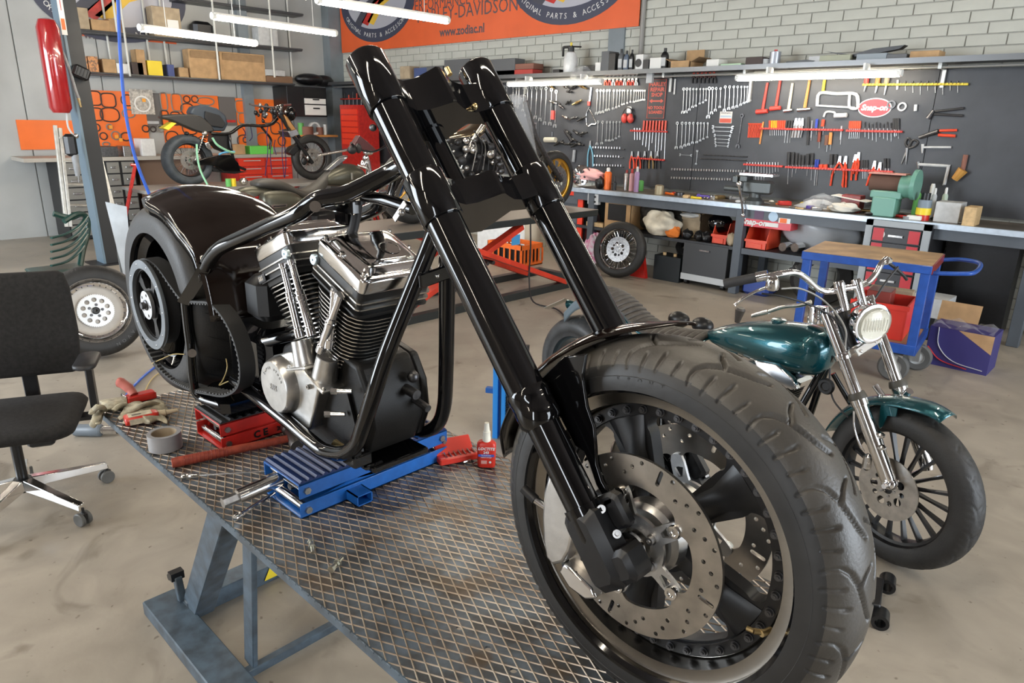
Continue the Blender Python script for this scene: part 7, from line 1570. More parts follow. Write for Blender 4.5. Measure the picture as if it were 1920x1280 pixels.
for k in range(46):
    px = 1250+12.2*k; py0 = 350+(px-1071)*.094+3; Yd = 7.02+.42*rn.random(); o = at(px, py0, Y=Yd); o.z = BT
    mt = CL[(k*7+k//12) % len(CL)]; s = .018+.035*rn.random(); m = M(); kd = (k*3+k//5) % 4
    if kd == 0: m.cyl(o+Z*s*.4, o+Vector((s*3.2, s*1.2*(rn.random()-.5), s*.4)), s*.4, n=10).cyl(o+Z*s*.4-X*s*.6, o+Z*s*.4, s*.55, n=10)
    elif kd == 1: m.box(o+Z*s*.45, (s*2.6, s*1.7, s*.9), rz=rn.random()*3, ch=s*.15)
    elif kd == 2: m.lathe([(s*.4, 0), (s, 0), (s, s*.7), (s*.4, s*.7)], o, Z, 14, closed=True)
    else: m.ball(o+Z*s*.6, (s*1.4, s, s*.6), 10, 6)
    top(m, ('rod', 'small_box', 'ring', 'rag')[kd], mt, f'{mt.name.replace("_", " ")} {("rod", "block", "ring", "lump")[kd]} lying {ordn(k+1)} from the left in the workbench clutter', ('tool', 'box', 'ring', 'rag')[kd], 'small clutter on the workbench')
lump('plastic_bag', FOIL, 'clear plastic bag with yellow label lying on the bench', 'bag', 1545, 370, 7.15, (.17, .1, .07), BT, 61, .5)
lump('plastic_bag', mat('milky_film', (.6, .58, .52), .4), 'milky crumpled plastic bag on the bench left of the green grinder', 'bag', 1585, 376, 7.1, (.13, .08, .045), BT, 62, .5)
q = at(1600, 362, Y=7.25); top(M().box((q.x, 7.25, BT+.13), (.34, .20, .006), ax=((X+Z*-.12).normalized(), Y, (Z+X*.12).normalized())), 'paper_sheet', PAP, 'curled beige paper leaning over a red tool case on the bench', 'paper')
ibox('tool_case', DRD, 'dark red tool case on the bench under the curled paper', 'case', 1576, 1612, 366, 380, 7.2, .14, BT)
# ================================================================ shelf above the board
SF = 7.25; ST = 2.335
shf = wthing('long_shelf', 'long dark shelf above the tool board carrying boxes and bottles', 'shelf', (-5, 7.45, 2.29))
M().bx(-11.7, 0.6, SF, 7.655, ST-0.035, ST).build('board', mat('shelf_dark', (0.05, 0.052, 0.056), 0.4), shf)
M().bx(-11.7, 0.6, SF-0.006, SF, ST-0.045, ST+0.004).build('front_rail', mat('shelf_rail', (0.14, 0.145, 0.15), 0.35, 0.6), shf)
M().cyl((-11.7, 7.42, 2.265), (0.6, 7.42, 2.265), 0.012, n=8).build('hanging_rail', mat('rail_pale', (0.45, 0.45, 0.43), 0.4, 0.6), shf)
for x in (-9.4, -7.1, -4.75, -3.75, -1.9, 0.1): M().bx(x-.015, x+.015, 7.40, 7.60, 2.25, 2.30).bx(x-.015, x+.015, 7.57, 7.60, 1.98 if x == -3.75 else 2.1, 2.30).build('bracket', mat('rail_pale', (0.45, 0.45, 0.43), 0.4, 0.6), shf)
def sb(name, mt, label, x0, x1, yt, yb, d=.22, Yf=7.29, group=None, cat='box', **k): return ibox(name, mt, label, cat, x0, x1, yt, yb, Yf, d, ST, group, **k)
CG = mat('case_grey', (0.10, 0.105, 0.11), 0.5); CRE = mat('case_red', (0.45, 0.04, 0.03), 0.45); CBR = mat('case_brown', (0.22, 0.09, 0.06), 0.6)
for nm, mt, lab, x0, x1, yt, yb in (
    ('carton', CRD2, 'small brown carton at the left of the shelf behind the near fork leg', 750, 768, 124, 138),
    ('tool_case', mat('case_blue', (.05, .08, .2), .5), 'flat blue case on the shelf left of the fork clamp', 776, 800, 127, 138),
    ('tool_case', CG, 'grey case with dark lid on the shelf between the fork legs', 800, 830, 124, 140),
    ('tool_case', CG, 'tallest grey tool case stack on the shelf between the fork legs', 833, 880, 111, 142),
    ('tool_case', CRE, 'red tool case on the shelf with cardboard on top, right of the fork', 929, 998, 131, 147),
    ('carton', CBR, 'flat brown carton lying on the red tool case', 932, 1000, 120, 131),
    ('tool_case', CG, 'long dark grey case on the shelf behind the brown carton', 896, 965, 111, 130),
    ('engine_part', SBK, 'dark engine part on the shelf left of the sprayer', 1036, 1048, 130, 141),
    ('box', SBK, 'dark box on the shelf behind the clear plastic wrap', 1092, 1114, 124, 139),
    ('carton', PAP, 'small white carton at the left of the black canisters', 1115, 1125, 117, 139),
    ('canister', CG, 'big dark canister with white label, left of the pair', 1126, 1140, 96, 137),
    ('canister', SBK, 'big black canister, right of the pair', 1140, 1152, 100, 137),
    ('carton', WHT, 'white carton with round black emblem on the shelf', 1190, 1204, 102, 135),
    ('carton', SBK, 'dark half-open carton between the two white cartons', 1204, 1215, 112, 134),
    ('carton', PAP, 'plain white carton with brown side left of the tall black bottle', 1217, 1238, 108, 133),
    ('carton', PAP, 'white paper box right of the big open carton', 1323, 1346, 111, 131),
    ('carton', mat('mint_card', (.50, .68, .48), .7), 'flat mint green and white carton on the shelf', 1350, 1388, 119, 130),
    ('carton', mat('dark_card', (.07, .05, .045), .7), 'dark open-fronted carton left of the paint tin', 1396, 1427, 107, 130),
    ('parts_bin', LGR, 'small pale grey parts rack on the shelf', 1515, 1536, 105, 118),
    ('tool_case', mat('olive_case', (.35, .36, .26), .5), 'long olive case on the shelf above the lit lamp', 1535, 1592, 103, 119),
    ('tool_case', mat('blue_grey_case', (.26, .30, .33), .5), 'long blue grey case on the shelf right of the olive one', 1604, 1660, 100, 117),
    ('tool_case', CG, 'dark grey case end right of the blue grey case', 1661, 1698, 101, 115),
    ('carton', CRD, 'cardboard carton at the right end of the shelf', 1704, 1758, 95, 113)):
    yo = ibox(nm, mt, lab, 'box' if 'part' not in nm else 'engine part', x0, x1, yt, yb, 7.29 if x0 != 932 else 7.30, .2, ST if x0 not in (932,) else at(960, 131, Y=7.30).z)
q = at(965, 131, Y=7.3)
M().lathe([(0, 0), (.045, 0), (0, .001)], (at(1197, 118, Y=7.29).x, 7.288, at(1197, 118, Y=7.29).z), -Y, 20).build('emblem', SBK, None).parent = shf
bpy.data.objects['emblem'].location = (0, 0, 0); bpy.data.objects['emblem'].matrix_parent_inverse = Matrix.Translation(-shf.location)
carton('carton', 'large open cardboard box with raised flaps on the shelf', 1258, 1293, 116, 132, 7.29, .28, ST)
def bottle(label, px, yt, w, mt, Yd=7.33, cap=SBK, g='oil bottles on the shelf'):
    b, t_ = at(px, yt, Y=Yd), at(px, yt+1, Y=Yd); h = b.z-ST; r = w/2*0.0062; o = Vector((b.x, Yd, ST)); T = wthing('bottle', label, 'bottle', o, g)
    M().loft([rrect(o+Z*z*h, X, Y, r*k, r*.75*k, r*.5*k) for z, k in ((0, .92), (.03, 1), (.62, 1), (.74, .8), (.84, .35))]).build('body', mt, T)
    M().cyl(o+Z*h*.82, o+Z*h, r*.4, n=12).build('cap', cap, T)
    M().box(o+Vector((0, -r*.76, h*.34)), (r*1.5, .003, h*.4)).build('label', LGR, T)
bottle('dark bottle nearest the black canisters, leftmost of three', 1166, 92, 11, CG); bottle('blue grey bottle with a pale label, middle of three', 1176, 95, 11, mat('bottle_blue', (.10, .13, .18), .4)); bottle('slim dark bottle, rightmost of three beside the white carton', 1186, 93, 9, SBK)
bottle('tall black oil bottle left of the open carton', 1248, 90, 14, SBK, g=None)
o = at(1069, 138, Y=7.35); o.z = ST; T = wthing('pressure_sprayer', 'white pressure sprayer with black pump head standing on the shelf', 'sprayer', o)
M().lathe([(0, 0), (.085, 0), (.09, .02), (.09, .16), (.06, .24), (.035, .255), (0, .255)], o, Z, 24).build('tank', WHT, T)
M().cyl(o+Z*.25, o+Z*.30, .04, n=16).box(o+Vector((-.05, 0, .31)), (.16, .03, .03), ch=.008).box(o+Vector((-.13, 0, .26)), (.028, .03, .12), ch=.008).cyl(o+Vector((.03, 0, .31)), o+Vector((.16, 0, .30)), .009, n=8).build('pump_head', SBK, T)
M().cyl(o+Z*.32, o+Z*.36, .014, n=10).build('plunger', YEL, T)
lump('plastic_wrap', FOIL, 'clear crumpled plastic wrap hanging over the shelf edge beside the sprayer', 'wrap', 1090, 138, 7.25, (.15, .1, .07), None, 71, .6)
can2 = lambda lab, px, yb, yt, w, mt, cap: None
for lab, px, yt, r, mt, cap in (('silver paint tin with red cap on the shelf', 1455, 93, .055, mat('silver_print', (.35, .37, .42), .35, .6), RED), ('small white tin left of the silver paint tin', 1436, 109, .05, LGR, None)):
    o = at(px, yt, Y=7.36); h = o.z-ST; o.z = ST; T = wthing('tin', lab, 'tin', o); M().lathe([(0, 0), (r, 0), (r, h*.85), (r*.5, h*.9), (0, h*.9)], o, Z, 20).build('body', mt, T)
    if cap: M().cyl(o+Z*h*.88, o+Z*h, r*.3, n=12).build('cap', cap, T)
q = [at(a, b, Y=7.30) for a, b in ((1470, 129), (1476, 116), (1512, 112), (1530, 114), (1510, 122), (1505, 127), (1500, 118), (1480, 121), (1478, 129))]
top(M().prism([(p.x, p.z) for p in q], (0, 7.34, 0), X, Z, .06), 'bracket', SBK, 'black bent bracket lying on the shelf beside the silver tin', 'bracket')
q = [at(a, b, Y=7.4) for a, b in ((1550, 97), (1600, 103), (1640, 92), (1700, 85), (1690, 92), (1650, 100), (1600, 108))]
top(M().prism([(p.x, p.z) for p in q], (0, 7.45, 0), X, Z, .10), 'fairing_panel', SBK, 'pointed black motorcycle panel lying across the cases on the shelf', 'panel')
# banner
BN0, BN1 = at(641, 97, Y=7.62), at(1197, 52, Y=7.62); zb = 2.855
ban = wthing('banner', 'large orange parts dealer banner with oval emblems on the block wall', 'banner', ((BN0.x+BN1.x)/2, 7.63, zb))
M().bx(BN0.x, BN1.x, 7.622, 7.632, zb, 3.75).build('cloth', mat('banner_orange', (0.78, 0.125, 0.03), 0.5, var=0.08, scale=2), ban)
def oval(par, cx, cz, s, o, ux, uy, words='ORIGINAL PARTS & ACCESSORIES'):
    w = Vector(ux).cross(Vector(uy)); o = Vector(o)
    el = lambda a, b, n=48: [(a*cos(2*pi*k/n), b*sin(2*pi*k/n)) for k in range(n)]
    for k, (a, b, mt) in enumerate(((1.0, .62, mat('emblem_navy', (.05, .055, .09), .5)), (.80, .42, mat('emblem_silver', (.45, .45, .50), .4)))): M().prism([(x*s, y*s) for x, y in el(a, b)], o+w*(.001+.002*k), ux, uy, .002).build('emblem_field', mt, par)
    for k, (mt, dx) in enumerate(((mat('emblem_dark', (.06, .06, .08), .5), -.26), (RED, -.06), (mat('emblem_yellow', (.80, .50, .05), .5), .10))): M().prism([((x+dx)*s, y*s) for x, y in ((-.35, -.30), (-.18, -.36), (.12, -.08), (.46, .04), (.46, .12), (.0, .0))], o+w*.005, ux, uy, .002).build('emblem_swoosh', mt, par)
    text('ZODIAC', 'emblem_name', mat('emblem_dark', (.06, .06, .08), .5), s*.34, o+Vector(uy)*s*.14+w*.008, ux, uy, par, bold=.006, shear=.3)
    n = len(words)
    for i, c in enumerate(words):
        if c == ' ': continue
        q = radians(205+130*i/(n-1)); x, y = .90*cos(q)*s, .52*sin(q)*s
        text(c, 'emblem_letter', WHT, s*.095, o+Vector(ux)*x+Vector(uy)*y+w*.006, Vector(ux)*cos(q+pi/2)+Vector(uy)*sin(q+pi/2), Vector(ux)*cos(q+pi)+Vector(uy)*sin(q+pi), par)
e1 = at(708, 10, Y=7.62); e2 = at(1068, -45, Y=7.62)
oval(ban, 0, 0, 1.04, (at(706, 40, Y=7.62).x, 7.621, at(706, 79, Y=7.62).z+.645), X, Z); oval(ban, 0, 0, 1.04, (e2.x, 7.621, at(1068, 46, Y=7.62).z+.645), X, Z)
INK = mat('banner_ink', (.10, .07, .08), .5)
p = at(878, 20, Y=7.62); text('HARLEY-DAVIDSON®', 'banner_line', INK, .26, (p.x, 7.621, p.z), X, Z, ban, xs=.95)
p = at(870, 3, Y=7.62); text('PERFORMANCE PRODUCTS FOR', 'banner_line', INK, .23, (p.x+.2, 7.621, p.z+.03), X, Z, ban, xs=.88)
p = at(865, 57, Y=7.62); text('www.zodiac.nl', 'banner_line', INK, .17, (p.x, 7.621, p.z), X, Z, ban, bold=.005)
# ================================================================ tools hung on the board
WY = 7.597
def wp(px, py): return at(px, py, Y=WY)
def wrench(x0, y0, x1, y1, lab, g, w=.016, ring=True, mt=TOOL):
    a, b = wp(x0, y0), wp(x1, y1); d = (b-a); L = d.length; d.normalize(); s = d.cross(Y).normalized(); w = max(.012, min(.028, L*.075))
    m = M().box((a+b)/2-Y*.006, (L*.9, w*.55, .007), ax=(d, s, d.cross(s)), ch=.002)
    m.lathe([(w*.45, -.006), (w*.95, -.006), (w*.95, .006), (w*.45, .006)], a-Y*.007, Y, 12, closed=True) if ring else None
    c = b-Y*.007; e = w*1.15
    for sg in (1, -1): m.prism([(-.2*e, 0), (.55*e, sg*.25*e), (1.2*e, sg*.35*e), (1.1*e, sg*1.0*e), (.2*e, sg*1.0*e), (-.5*e, sg*.45*e)], c+Y*.005, d, s, .010)
    if not ring:
        for sg in (1, -1): m.prism([(.2*e, 0), (-.55*e, sg*.25*e), (-1.2*e, sg*.35*e), (-1.1*e, sg*1.0*e), (-.2*e, sg*1.0*e), (.5*e, sg*.45*e)], a-Y*.002, d, s, .010)
    return top(m, 'wrench', mt, lab, 'wrench', g)
ROWS = [('under the left lamp', 'long wrenches under the left lamp', [(943, 162, 190), (947, 162, 192), (951, 162, 194), (963, 164, 196), (969, 164, 198), (974, 164, 200), (983, 165, 205), (990, 165, 214), (998, 165, 217), (1007, 165, 218), (1016, 165, 222), (1025, 166, 229), (1035, 168, 230), (1044, 172, 234)]),
 ('left of the red-lettered sign', 'wrenches left of the red sign', [(x, 170, y) for x, y in zip((1121, 1127, 1133, 1139, 1144, 1152, 1158, 1163, 1168, 1172, 1178, 1184, 1190, 1194, 1198, 1202, 1206, 1210), (211, 209, 208, 205, 204, 202, 200, 198, 195, 194, 192, 190, 190, 189, 188, 187, 186, 186))]),
 ('left of the ear defenders', 'short wrenches left of the ear defenders', list(zip((1122, 1131, 1139, 1145, 1151, 1157, 1163), (229,)*7, (268, 267, 262, 262, 261, 258, 255)))),
 ('right of the red-lettered sign', 'wrenches right of the red sign', [(x, 167, y) for x, y in zip((1283, 1289, 1295, 1301, 1307, 1314, 1320, 1325), (209, 208, 204, 199, 197, 193, 191, 187))]),
 ('above the white warning label', 'ring wrenches above the warning label', [(x, 166, y) for x, y in zip((1331, 1337, 1344, 1352), (217, 210, 205, 199))]),
 ('left of the red hammers', 'wrenches left of the red hammers', [(x, 163, y) for x, y in zip((1361, 1369, 1377, 1384, 1391, 1397, 1402, 1408), (205, 202, 200, 198, 195, 192, 190, 187))]),
 ('below the black clamps', 'wrenches in the middle of the board', [(x, 231, y) for x, y in zip((1271, 1280, 1287, 1294, 1301, 1309, 1315, 1321, 1328), (275, 274, 271, 269, 266, 265, 262, 259, 256))])]
for where, g, L in ROWS:
    for k, (x, y0, y1) in enumerate(L): wrench(x, y0, x-(y1-y0)*.045, y1, f'{ordn(k+1)} steel wrench from the left in the hanging row {where}', g)
for k, (y, a, b) in enumerate(zip((239, 246.5, 254.5, 261.5, 268, 274), (1339, 1340, 1342, 1343, 1343, 1344), (1373, 1371, 1369, 1367, 1366, 1365))):
    wrench(a, y-1, b, y, f'{ordn(k+1)} double-ended wrench from the top in the horizontal stack', 'horizontal wrenches', ring=False)
for x0, y0, x1, y1, l in ((1277, 290, 1296, 291, 'short wrench hanging level left of the long thin bars'), (1308, 284, 1306, 306, 'small wrench hanging upright between the thin bars')): wrench(x0, y0, x1, y1, l, None, ring=False)
for x, k in ((1000, 1), (1003, 2), (1006, 3)): wrench(x, 231, x-1, 251, f'{ordn(k)} small wrench from the left beside the clear sleeve', 'three small wrenches')
t = wrench(1392, 217, 1384, 272, 'dark adjustable wrench hanging right of the horizontal wrenches', None, mt=DST)
def pin(nm, lab, cat, parts, g=None):
    """parts: (name, material, shape, args) in board pixels"""
    P0 = wp(*parts[0][3][:2]); T = wthing(nm, lab, cat, (P0.x, WY, P0.z), g)
    for n, mt, sh, a in parts:
        if sh == 'rod': p, q = wp(*a[:2])-Y*a[4], wp(*a[2:4])-Y*a[4]; M().tube([p, q], [a[4], a[5] if len(a) > 5 else a[4]], 10).build(n, mt, T)
        elif sh == 'poly': M().prism([(wp(*c).x, wp(*c).z) for c in a[1]] if not isinstance(a[0], (int, float)) else [(wp(*c).x, wp(*c).z) for c in a[2]], (0, WY, 0), X, Z, -.012 if False else .012).build(n, mt, T, bevel=.002)
        elif sh == 'path': M().tube(smooth([wp(*c)-Y*a[3] for c in a[2]], 4), a[3], 8).build(n, mt, T)
    return T
HS = mat('hammer_red', (0.60, 0.06, 0.045), 0.45); OWD = mat('orange_wood', (0.60, 0.25, 0.07), 0.5)
def hammer(lab, x0, y0, x1, y1, hm, km, hw, hr, g='hammers'):
    T = pin('hammer', lab, 'hammer', [('handle', hm, 'rod', (x0, y0, x1, y1, .013, .016))], g); c = wp(x1, y1)-Y*.02; M().cyl(c-X*hw, c+X*hw+Z*.01, hr, hr*.85, n=14).build('head', km, T)
hammer('red dead-blow hammer, leftmost of the four hammers', 1440, 155, 1430, 210, HS, HS, .062, .026); hammer('red dead-blow hammer second from the left', 1464, 150, 1455, 204, HS, HS, .056, .024)
hammer('small hammer with black and cream handle', 1487, 156, 1479, 208, mat('cream_handle', (.6, .55, .42), .5), TOOL, .045, .017); hammer('hammer with orange wooden handle, rightmost of four', 1519, 150, 1509, 206, OWD, TOOL, .068, .020)
pin('ruler', 'short yellow strip hanging right of the wooden hammer', 'ruler', [('blade', YEL, 'rod', (1547, 150, 1544, 172, .014))])
SAW = mat('white_saw_frame', (.68, .70, .68), .35)
pin('hacksaw', 'large white-framed hacksaw hanging below the lit lamp', 'saw', [('frame', SAW, 'path', (1538, 175, ((1533, 199), (1538, 175), (1570, 176), (1606, 177), (1610, 202)), .016)), ('blade', SAW, 'rod', (1533, 198, 1603, 202, .010)), ('handle', SAW, 'path', (1595, 178, ((1594, 178), (1594, 201), (1609, 202), (1608, 180)), .014))])
pin('junior_saw', 'small white-handled saw hanging below the hacksaw', 'saw', [('handle', SAW, 'rod', (1566, 217, 1589, 216, .022)), ('frame', SAW, 'path', (1545, 219, ((1545, 219), (1550, 210), (1565, 211), (1566, 218)), .010))])
c = wp(1640, 202); T = wthing('oval_sign', 'oval red sign with white lettering on the tool board', 'sign', (c.x, WY, c.z))
for k, (a, b, mt) in enumerate(((.155, .090, WHT), (.145, .080, mat('sign_red', (.62, .04, .05), .4)))): M().prism([(a*cos(2*pi*i/40), b*sin(2*pi*i/40)) for i in range(40)], c-Y*(.002+.003*k), X, Z, .003).build('plate', mt, T)
text('Snap-on', 'sign_lettering', WHT, .075, c-Y*.008, X, Z, T, bold=.003, shear=.2)
# dark metal repair-shop sign
q = [wp(a, b) for a, b in ((1213, 148), (1257, 148), (1256, 223), (1211, 223))]; cx = (q[0].x+q[1].x)/2; zt, z_ = q[0].z, q[3].z; w = .26; T = wthing('metal_sign', 'dark metal sign with red lettering and a double arrow', 'sign', (cx, WY, z_))
PL = mat('sign_brown', (.045, .038, .04), .5); RL2 = mat('sign_letter_red', (.62, .10, .06), .5)
M().box((cx, WY-.004, (zt+z_)/2), (w, .006, zt-z_), ch=.002).build('plate', PL, T, bevel=.002)
M().tube([Vector((cx+sx*(w/2-.012), WY-.009, z)) for sx, z in ((-1, z_+.01), (1, z_+.01), (1, zt-.01), (-1, zt-.01))], .004, 5, closed=True).build('border', RL2, T)
h = zt-z_
for s, f, sz in (('HARLEY', .86, .062), ('REPAIR', .73, .062), ('SHOP', .60, .062), ('NO TOOLS', .28, .048), ('LOANED', .17, .048)): text(s, 'sign_lettering', RL2, sz, (cx, WY-.009, z_+h*f), X, Z, T, bold=.002)
M().prism([(-.10, 0), (-.06, .025), (-.06, .009), (.06, .009), (.06, .025), (.10, 0), (.06, -.025), (.06, -.009), (-.06, -.009), (-.06, -.025)], (cx, WY-.008, z_+h*.45), X, Z, .002).build('arrow', RL2, T)
M().bx(cx-.03, cx+.05, 7.38, 7.42, zt-.06, zt+.05).build('clamp', LGR, T)
c = wp(1361, 220); T = wthing('warning_label', 'white and red printed warning label above the horizontal wrenches', 'label', (c.x, WY, c.z-.06))
M().box(c-Y*.002, (.15, .003, .125)).build('paper', PAP, T); M().box(c-Y*.004-Z*.035, (.14, .002, .045)).build('red_field', RL2, T); M().box(c-Y*.004+Z*.010, (.13, .002, .02)).build('blue_field', mat('pale_blue_ink', (.45, .55, .65), .6), T); text('WARNING', 'print', INK, .026, c-Y*.004+Z*.045, X, Z, T)
# ear defenders
c = wp(1180, 222); T = wthing('ear_defenders', 'red ear defenders with black headband hanging on the board', 'ear defenders', c)
for sx in (-1, 1): M().ball(c+Vector((sx*.045, -.04, 0)), (.042, .04, .058), 14, 9).build('ear_cup', HS, T)
M().tube(arcpts(c-Y*.04+Z*.0, .085, 0, pi, 12, X, Z*1.5), .007, 8).build('headband', SBK, T); M().box(c+Vector((.01, -.03, .10)), (.07, .02, .08), ch=.02).build('white_disc', WHT, T)
# racks
def rack(x0, y0, x1, y1, lab):
    a, b = wp(x0, y0), wp(x1, y1); T = wthing('tool_rack', lab, 'rack', a); d = (b-a).normalized(); L = (b-a).length; M().box((a+b)/2-Y*.018, (L, .034, .020), ax=(d, Y, d.cross(Y)), ch=.002).build('strip', mat('rack_red', (.62, .05, .035), .45), T)
    m = M(); [m.cyl(a+d*(.015+.03*k)-Y*.036+Z*.002, a+d*(.015+.03*k)-Y*.044+Z*.002, .010, n=8) for k in range(int(L/.03))]; m.build('rack_lip', mat('rack_red', (.62, .05, .035), .45), T, kind='stuff')
rack(1427, 241, 1582, 244, 'red rack strip of the upper row, left half'); rack(1588, 245, 1693, 247, 'red rack strip of the upper row, right half'); rack(1396, 308, 1469, 312, 'red rack strip of the lower row, left short piece'); rack(1474, 313, 1675, 322, 'red rack strip of the lower row, long right piece')
rack(1184, 245, 1252, 247, 'red rack strip with red screwdrivers under the metal sign'); rack(1190, 296, 1247, 300, 'red rack strip with pliers low on the board')
rack(636, 186, 745, 184, 'red rack strip far left on the board behind the near fork leg'); rack(1619, 159, 1816, 158, 'yellow rack strip at the top right of the board'); bpy.context.view_layer.update()
for o in list(COL.objects):
    if o.get('label') == 'yellow rack strip at the top right of the board':
        for c in o.children: c.data.materials[0] = YEL
def drv(nm, k, x, yt, ym, yb, hm, where, g, r=.011, dx=0, sm=TOOL, cat='screwdriver', col='red'):
    pin(nm, f'{ordn(k)} {col} {nm.replace("_", " ")} from the left {where}', cat, [('handle', hm, 'rod', (x, yt, x+dx*.4, ym, r)), ('shaft', sm, 'rod', (x+dx*.4, ym, x+dx, yb, .0038))], g)
RH, OH, BH_ = mat('handle_red', (.68, .07, .03), .35), mat('handle_orange', (.85, .30, .02), .35), mat('handle_black', (.035, .035, .037), .4)
for k in range(10): pin('allen_key', f'{ordn(k+1)} red T-handle key from the left end of the upper rack', 'key', [('shaft', RH, 'rod', (1405+2.6*k, 233, 1402.5+2.4*k, 258, .0045)), ('handle', RH, 'rod', (1403.5+2.6*k, 232, 1407+2.6*k, 232, .006))], 'red T-handle keys')
pin('wooden_stick', 'pale wooden stick hanging right of the red T-handle keys', 'stick', [('stick', OWD, 'rod', (1432, 228, 1425, 270, .009))])
for k, (x, m_, c) in enumerate(((1444, RH, 'red'), (1448, OH, 'orange'), (1452, OH, 'orange'), (1456, OH, 'orange'), (1460, RH, 'red'), (1464, RH, 'red'), (1468, RH, 'red'), (1472, RH, 'red'), (1476, BH_, 'black'), (1481, BH_, 'black'), (1486, BH_, 'black'))): drv('screwdriver', k+1, x, 226, 241, 254 if k < 8 else 268, m_, 'on the upper rack', 'screwdrivers on the upper rack', col=c, dx=0 if k < 8 else -5)
for k, (x, y0, y1, m_, r, l) in enumerate(((1517, 219, 272, BH_, .011, 'long black file'), (1523, 226, 258, TOOL, .006, 'thin steel rod'), (1533, 223, 240, mat('handle_blue', (.03, .06, .35), .4), .014, 'blue-handled screwdriver'), (1545, 224, 237, RH, .016, 'red and black knob tool'), (1538, 246, 266, mat('handle_brown', (.22, .05, .03), .5), .015, 'dark red wooden handle'), (1552, 253, 272, mat('handle_brown2', (.16, .07, .045), .5), .018, 'brown wooden file handle'), (1559, 248, 271, OWD, .016, 'light brown wooden file handle'), (1578, 236, 262, TOOL, .006, 'thin steel punch'))):
    pin('hand_tool', f'{l} hanging on the upper rack', 'tool', [('handle', m_, 'rod', (x, y0, x-2, y1, r)), ('shaft', TOOL, 'rod', (x+1, y0, x-2, (y0+y1)/2+22, .004))], None)
def pliers(lab, px, py, L, hm, spread=8, jm=TOOL, g=None, dx=0):
    T = wthing('pliers', lab, 'pliers', wp(px, py), g); P = wp(px, py)-Y*.014
    for sx in (-1, 1):
        M().tube(smooth([P, wp(px+sx*spread*.5+dx*.4, py+L*.45)-Y*.014, wp(px+sx*spread*.55+dx, py+L)-Y*.014], 4), .010, 8).build('handle', hm, T)
    M().prism([(-.018, -.02), (.018, -.02), (.010, .055), (-.010, .055)], P+Y*.006, X, Z, .012).build('jaws', jm, T)
for x, k in ((1493, 1), (1499, 2), (1505, 3)): pliers(f'{ordn(k)} bright pliers from the left on the upper rack', x, 232, 26, TOOL, 4, g='bright pliers', dx=-5)
for k in range(6): drv('screwdriver', k+1, 1595+3.7*k, 227, 241, 260, RH, 'on the right half of the upper rack', 'right-hand screwdrivers', dx=-3)
for k in range(10): drv('punch', k+1, 1622+7.0*k, 228+2*(k % 3), 240, 257+3*(k % 4), DST, 'at the right of the upper rack', 'punches', r=.006, col='grey steel', cat='punch')
for k in range(3): drv('screwdriver', k+1, 1677+4*k, 222, 243, 255, BH_, 'at the right end of the upper rack', 'short end screwdrivers', col='black and red')
for k in range(12): drv('hex_driver', k+1, 1401+5.3*k, 304, 309, (318, 332, 330, 340, 352, 352, 345, 330, 326, 324, 322, 322)[k], TOOL, 'on the lower left rack', 'hex drivers', r=.007, col='bare steel', cat='driver')
for k, (x, yt, yb) in enumerate(((1480, 285, 345), (1488, 285, 332), (1495, 287, 325), (1501, 290, 318), (1507, 291, 318), (1516, 288, 330), (1524, 287, 338), (1560, 289, 330), (1568, 289, 325))): drv('screwdriver', k+1, x, yt, 309, yb, BH_, 'on the long lower rack', 'big screwdrivers', r=.015, dx=-3, col='red-topped black')
for k in range(2): drv('screwdriver', k+1, 1531+4*k, 299, 314, 348, mat('handle_blue', (.03, .06, .35), .4), 'beside the red pliers', None, dx=-4, col='blue')
for k, x in enumerate((1541, 1549)): pin('clamp', f'{("left", "right")[k]} small red clamp on the lower rack', 'clamp', [('body', RH, 'rod', (x, 308, x, 316, .022))])
pliers('long chrome pliers with red handles wide open', 1575, 303, 45, RH, 20, g=None, dx=-6); pliers('second red-handled pliers of the lower rack', 1586, 303, 48, RH, 5, dx=-2)
pliers('red side cutters standing upright in the lower rack', 1610, 296, 30, RH, 6, dx=-6); pliers('thick red-handled cutters in the lower rack', 1604, 300, 38, RH, 8, dx=-3)
pliers('red-handled pliers left of the grinder', 1640, 312, 36, RH, 8, dx=-10); pliers('slim red pliers directly behind the grinder', 1650, 315, 30, RH, 6, dx=-6)
for k in range(5): drv('file', k+1, 1618+4*k if k < 3 else 1660+6*(k-3), 300-3*(k > 2), 315, 335, BH_, 'at the right end of the lower rack', 'files', col='dark')
for k in range(8): drv('screwdriver', k+1, 1209+5.8*k, 226, 244, (272, 275, 282, 268, 300, 285, 282, 300)[k], RH, 'under the metal sign', 'red screwdrivers under the sign', r=.013, dx=-4)
for k in range(3): drv('nut_driver', k+1, 1190+5*k, 240, 246, 262, TOOL, 'left of the red screwdrivers', 'nut drivers', r=.006, col='steel', cat='driver')
for k in range(5): pliers(f'{ordn(k+1)} small pliers from the left on the low rack behind the cans', 1186+12*k, 292, 24, (RH, RH, BH_, BRS, BH_)[k], 7, g='pliers on the low rack')
for k in range(9): pliers(f'{ordn(k+1)} small clip from the left on the rail near the left lamp', 1137+7.2*k, 150, 10, (RH, HS, TOOL)[k % 3], 4, g='clips on the rail')
for k in range(6): pliers(f'{ordn(k+1)} black clamp with red tips from the left under the shelf', 1302+7.5*k, 142, 14, BH_, 6, RH, 'black clamps')
pliers('large blue-handled water pump pliers hanging left of the low rack', 1108, 272, 40, mat('pliers_blue', (.12, .30, .40), .4), 9)
pin('clamp_hook', 'white hooked strap hanging right of the metal sign', 'hook', [('strap', WHT, 'rod', (1267, 148, 1265, 177, .010))])
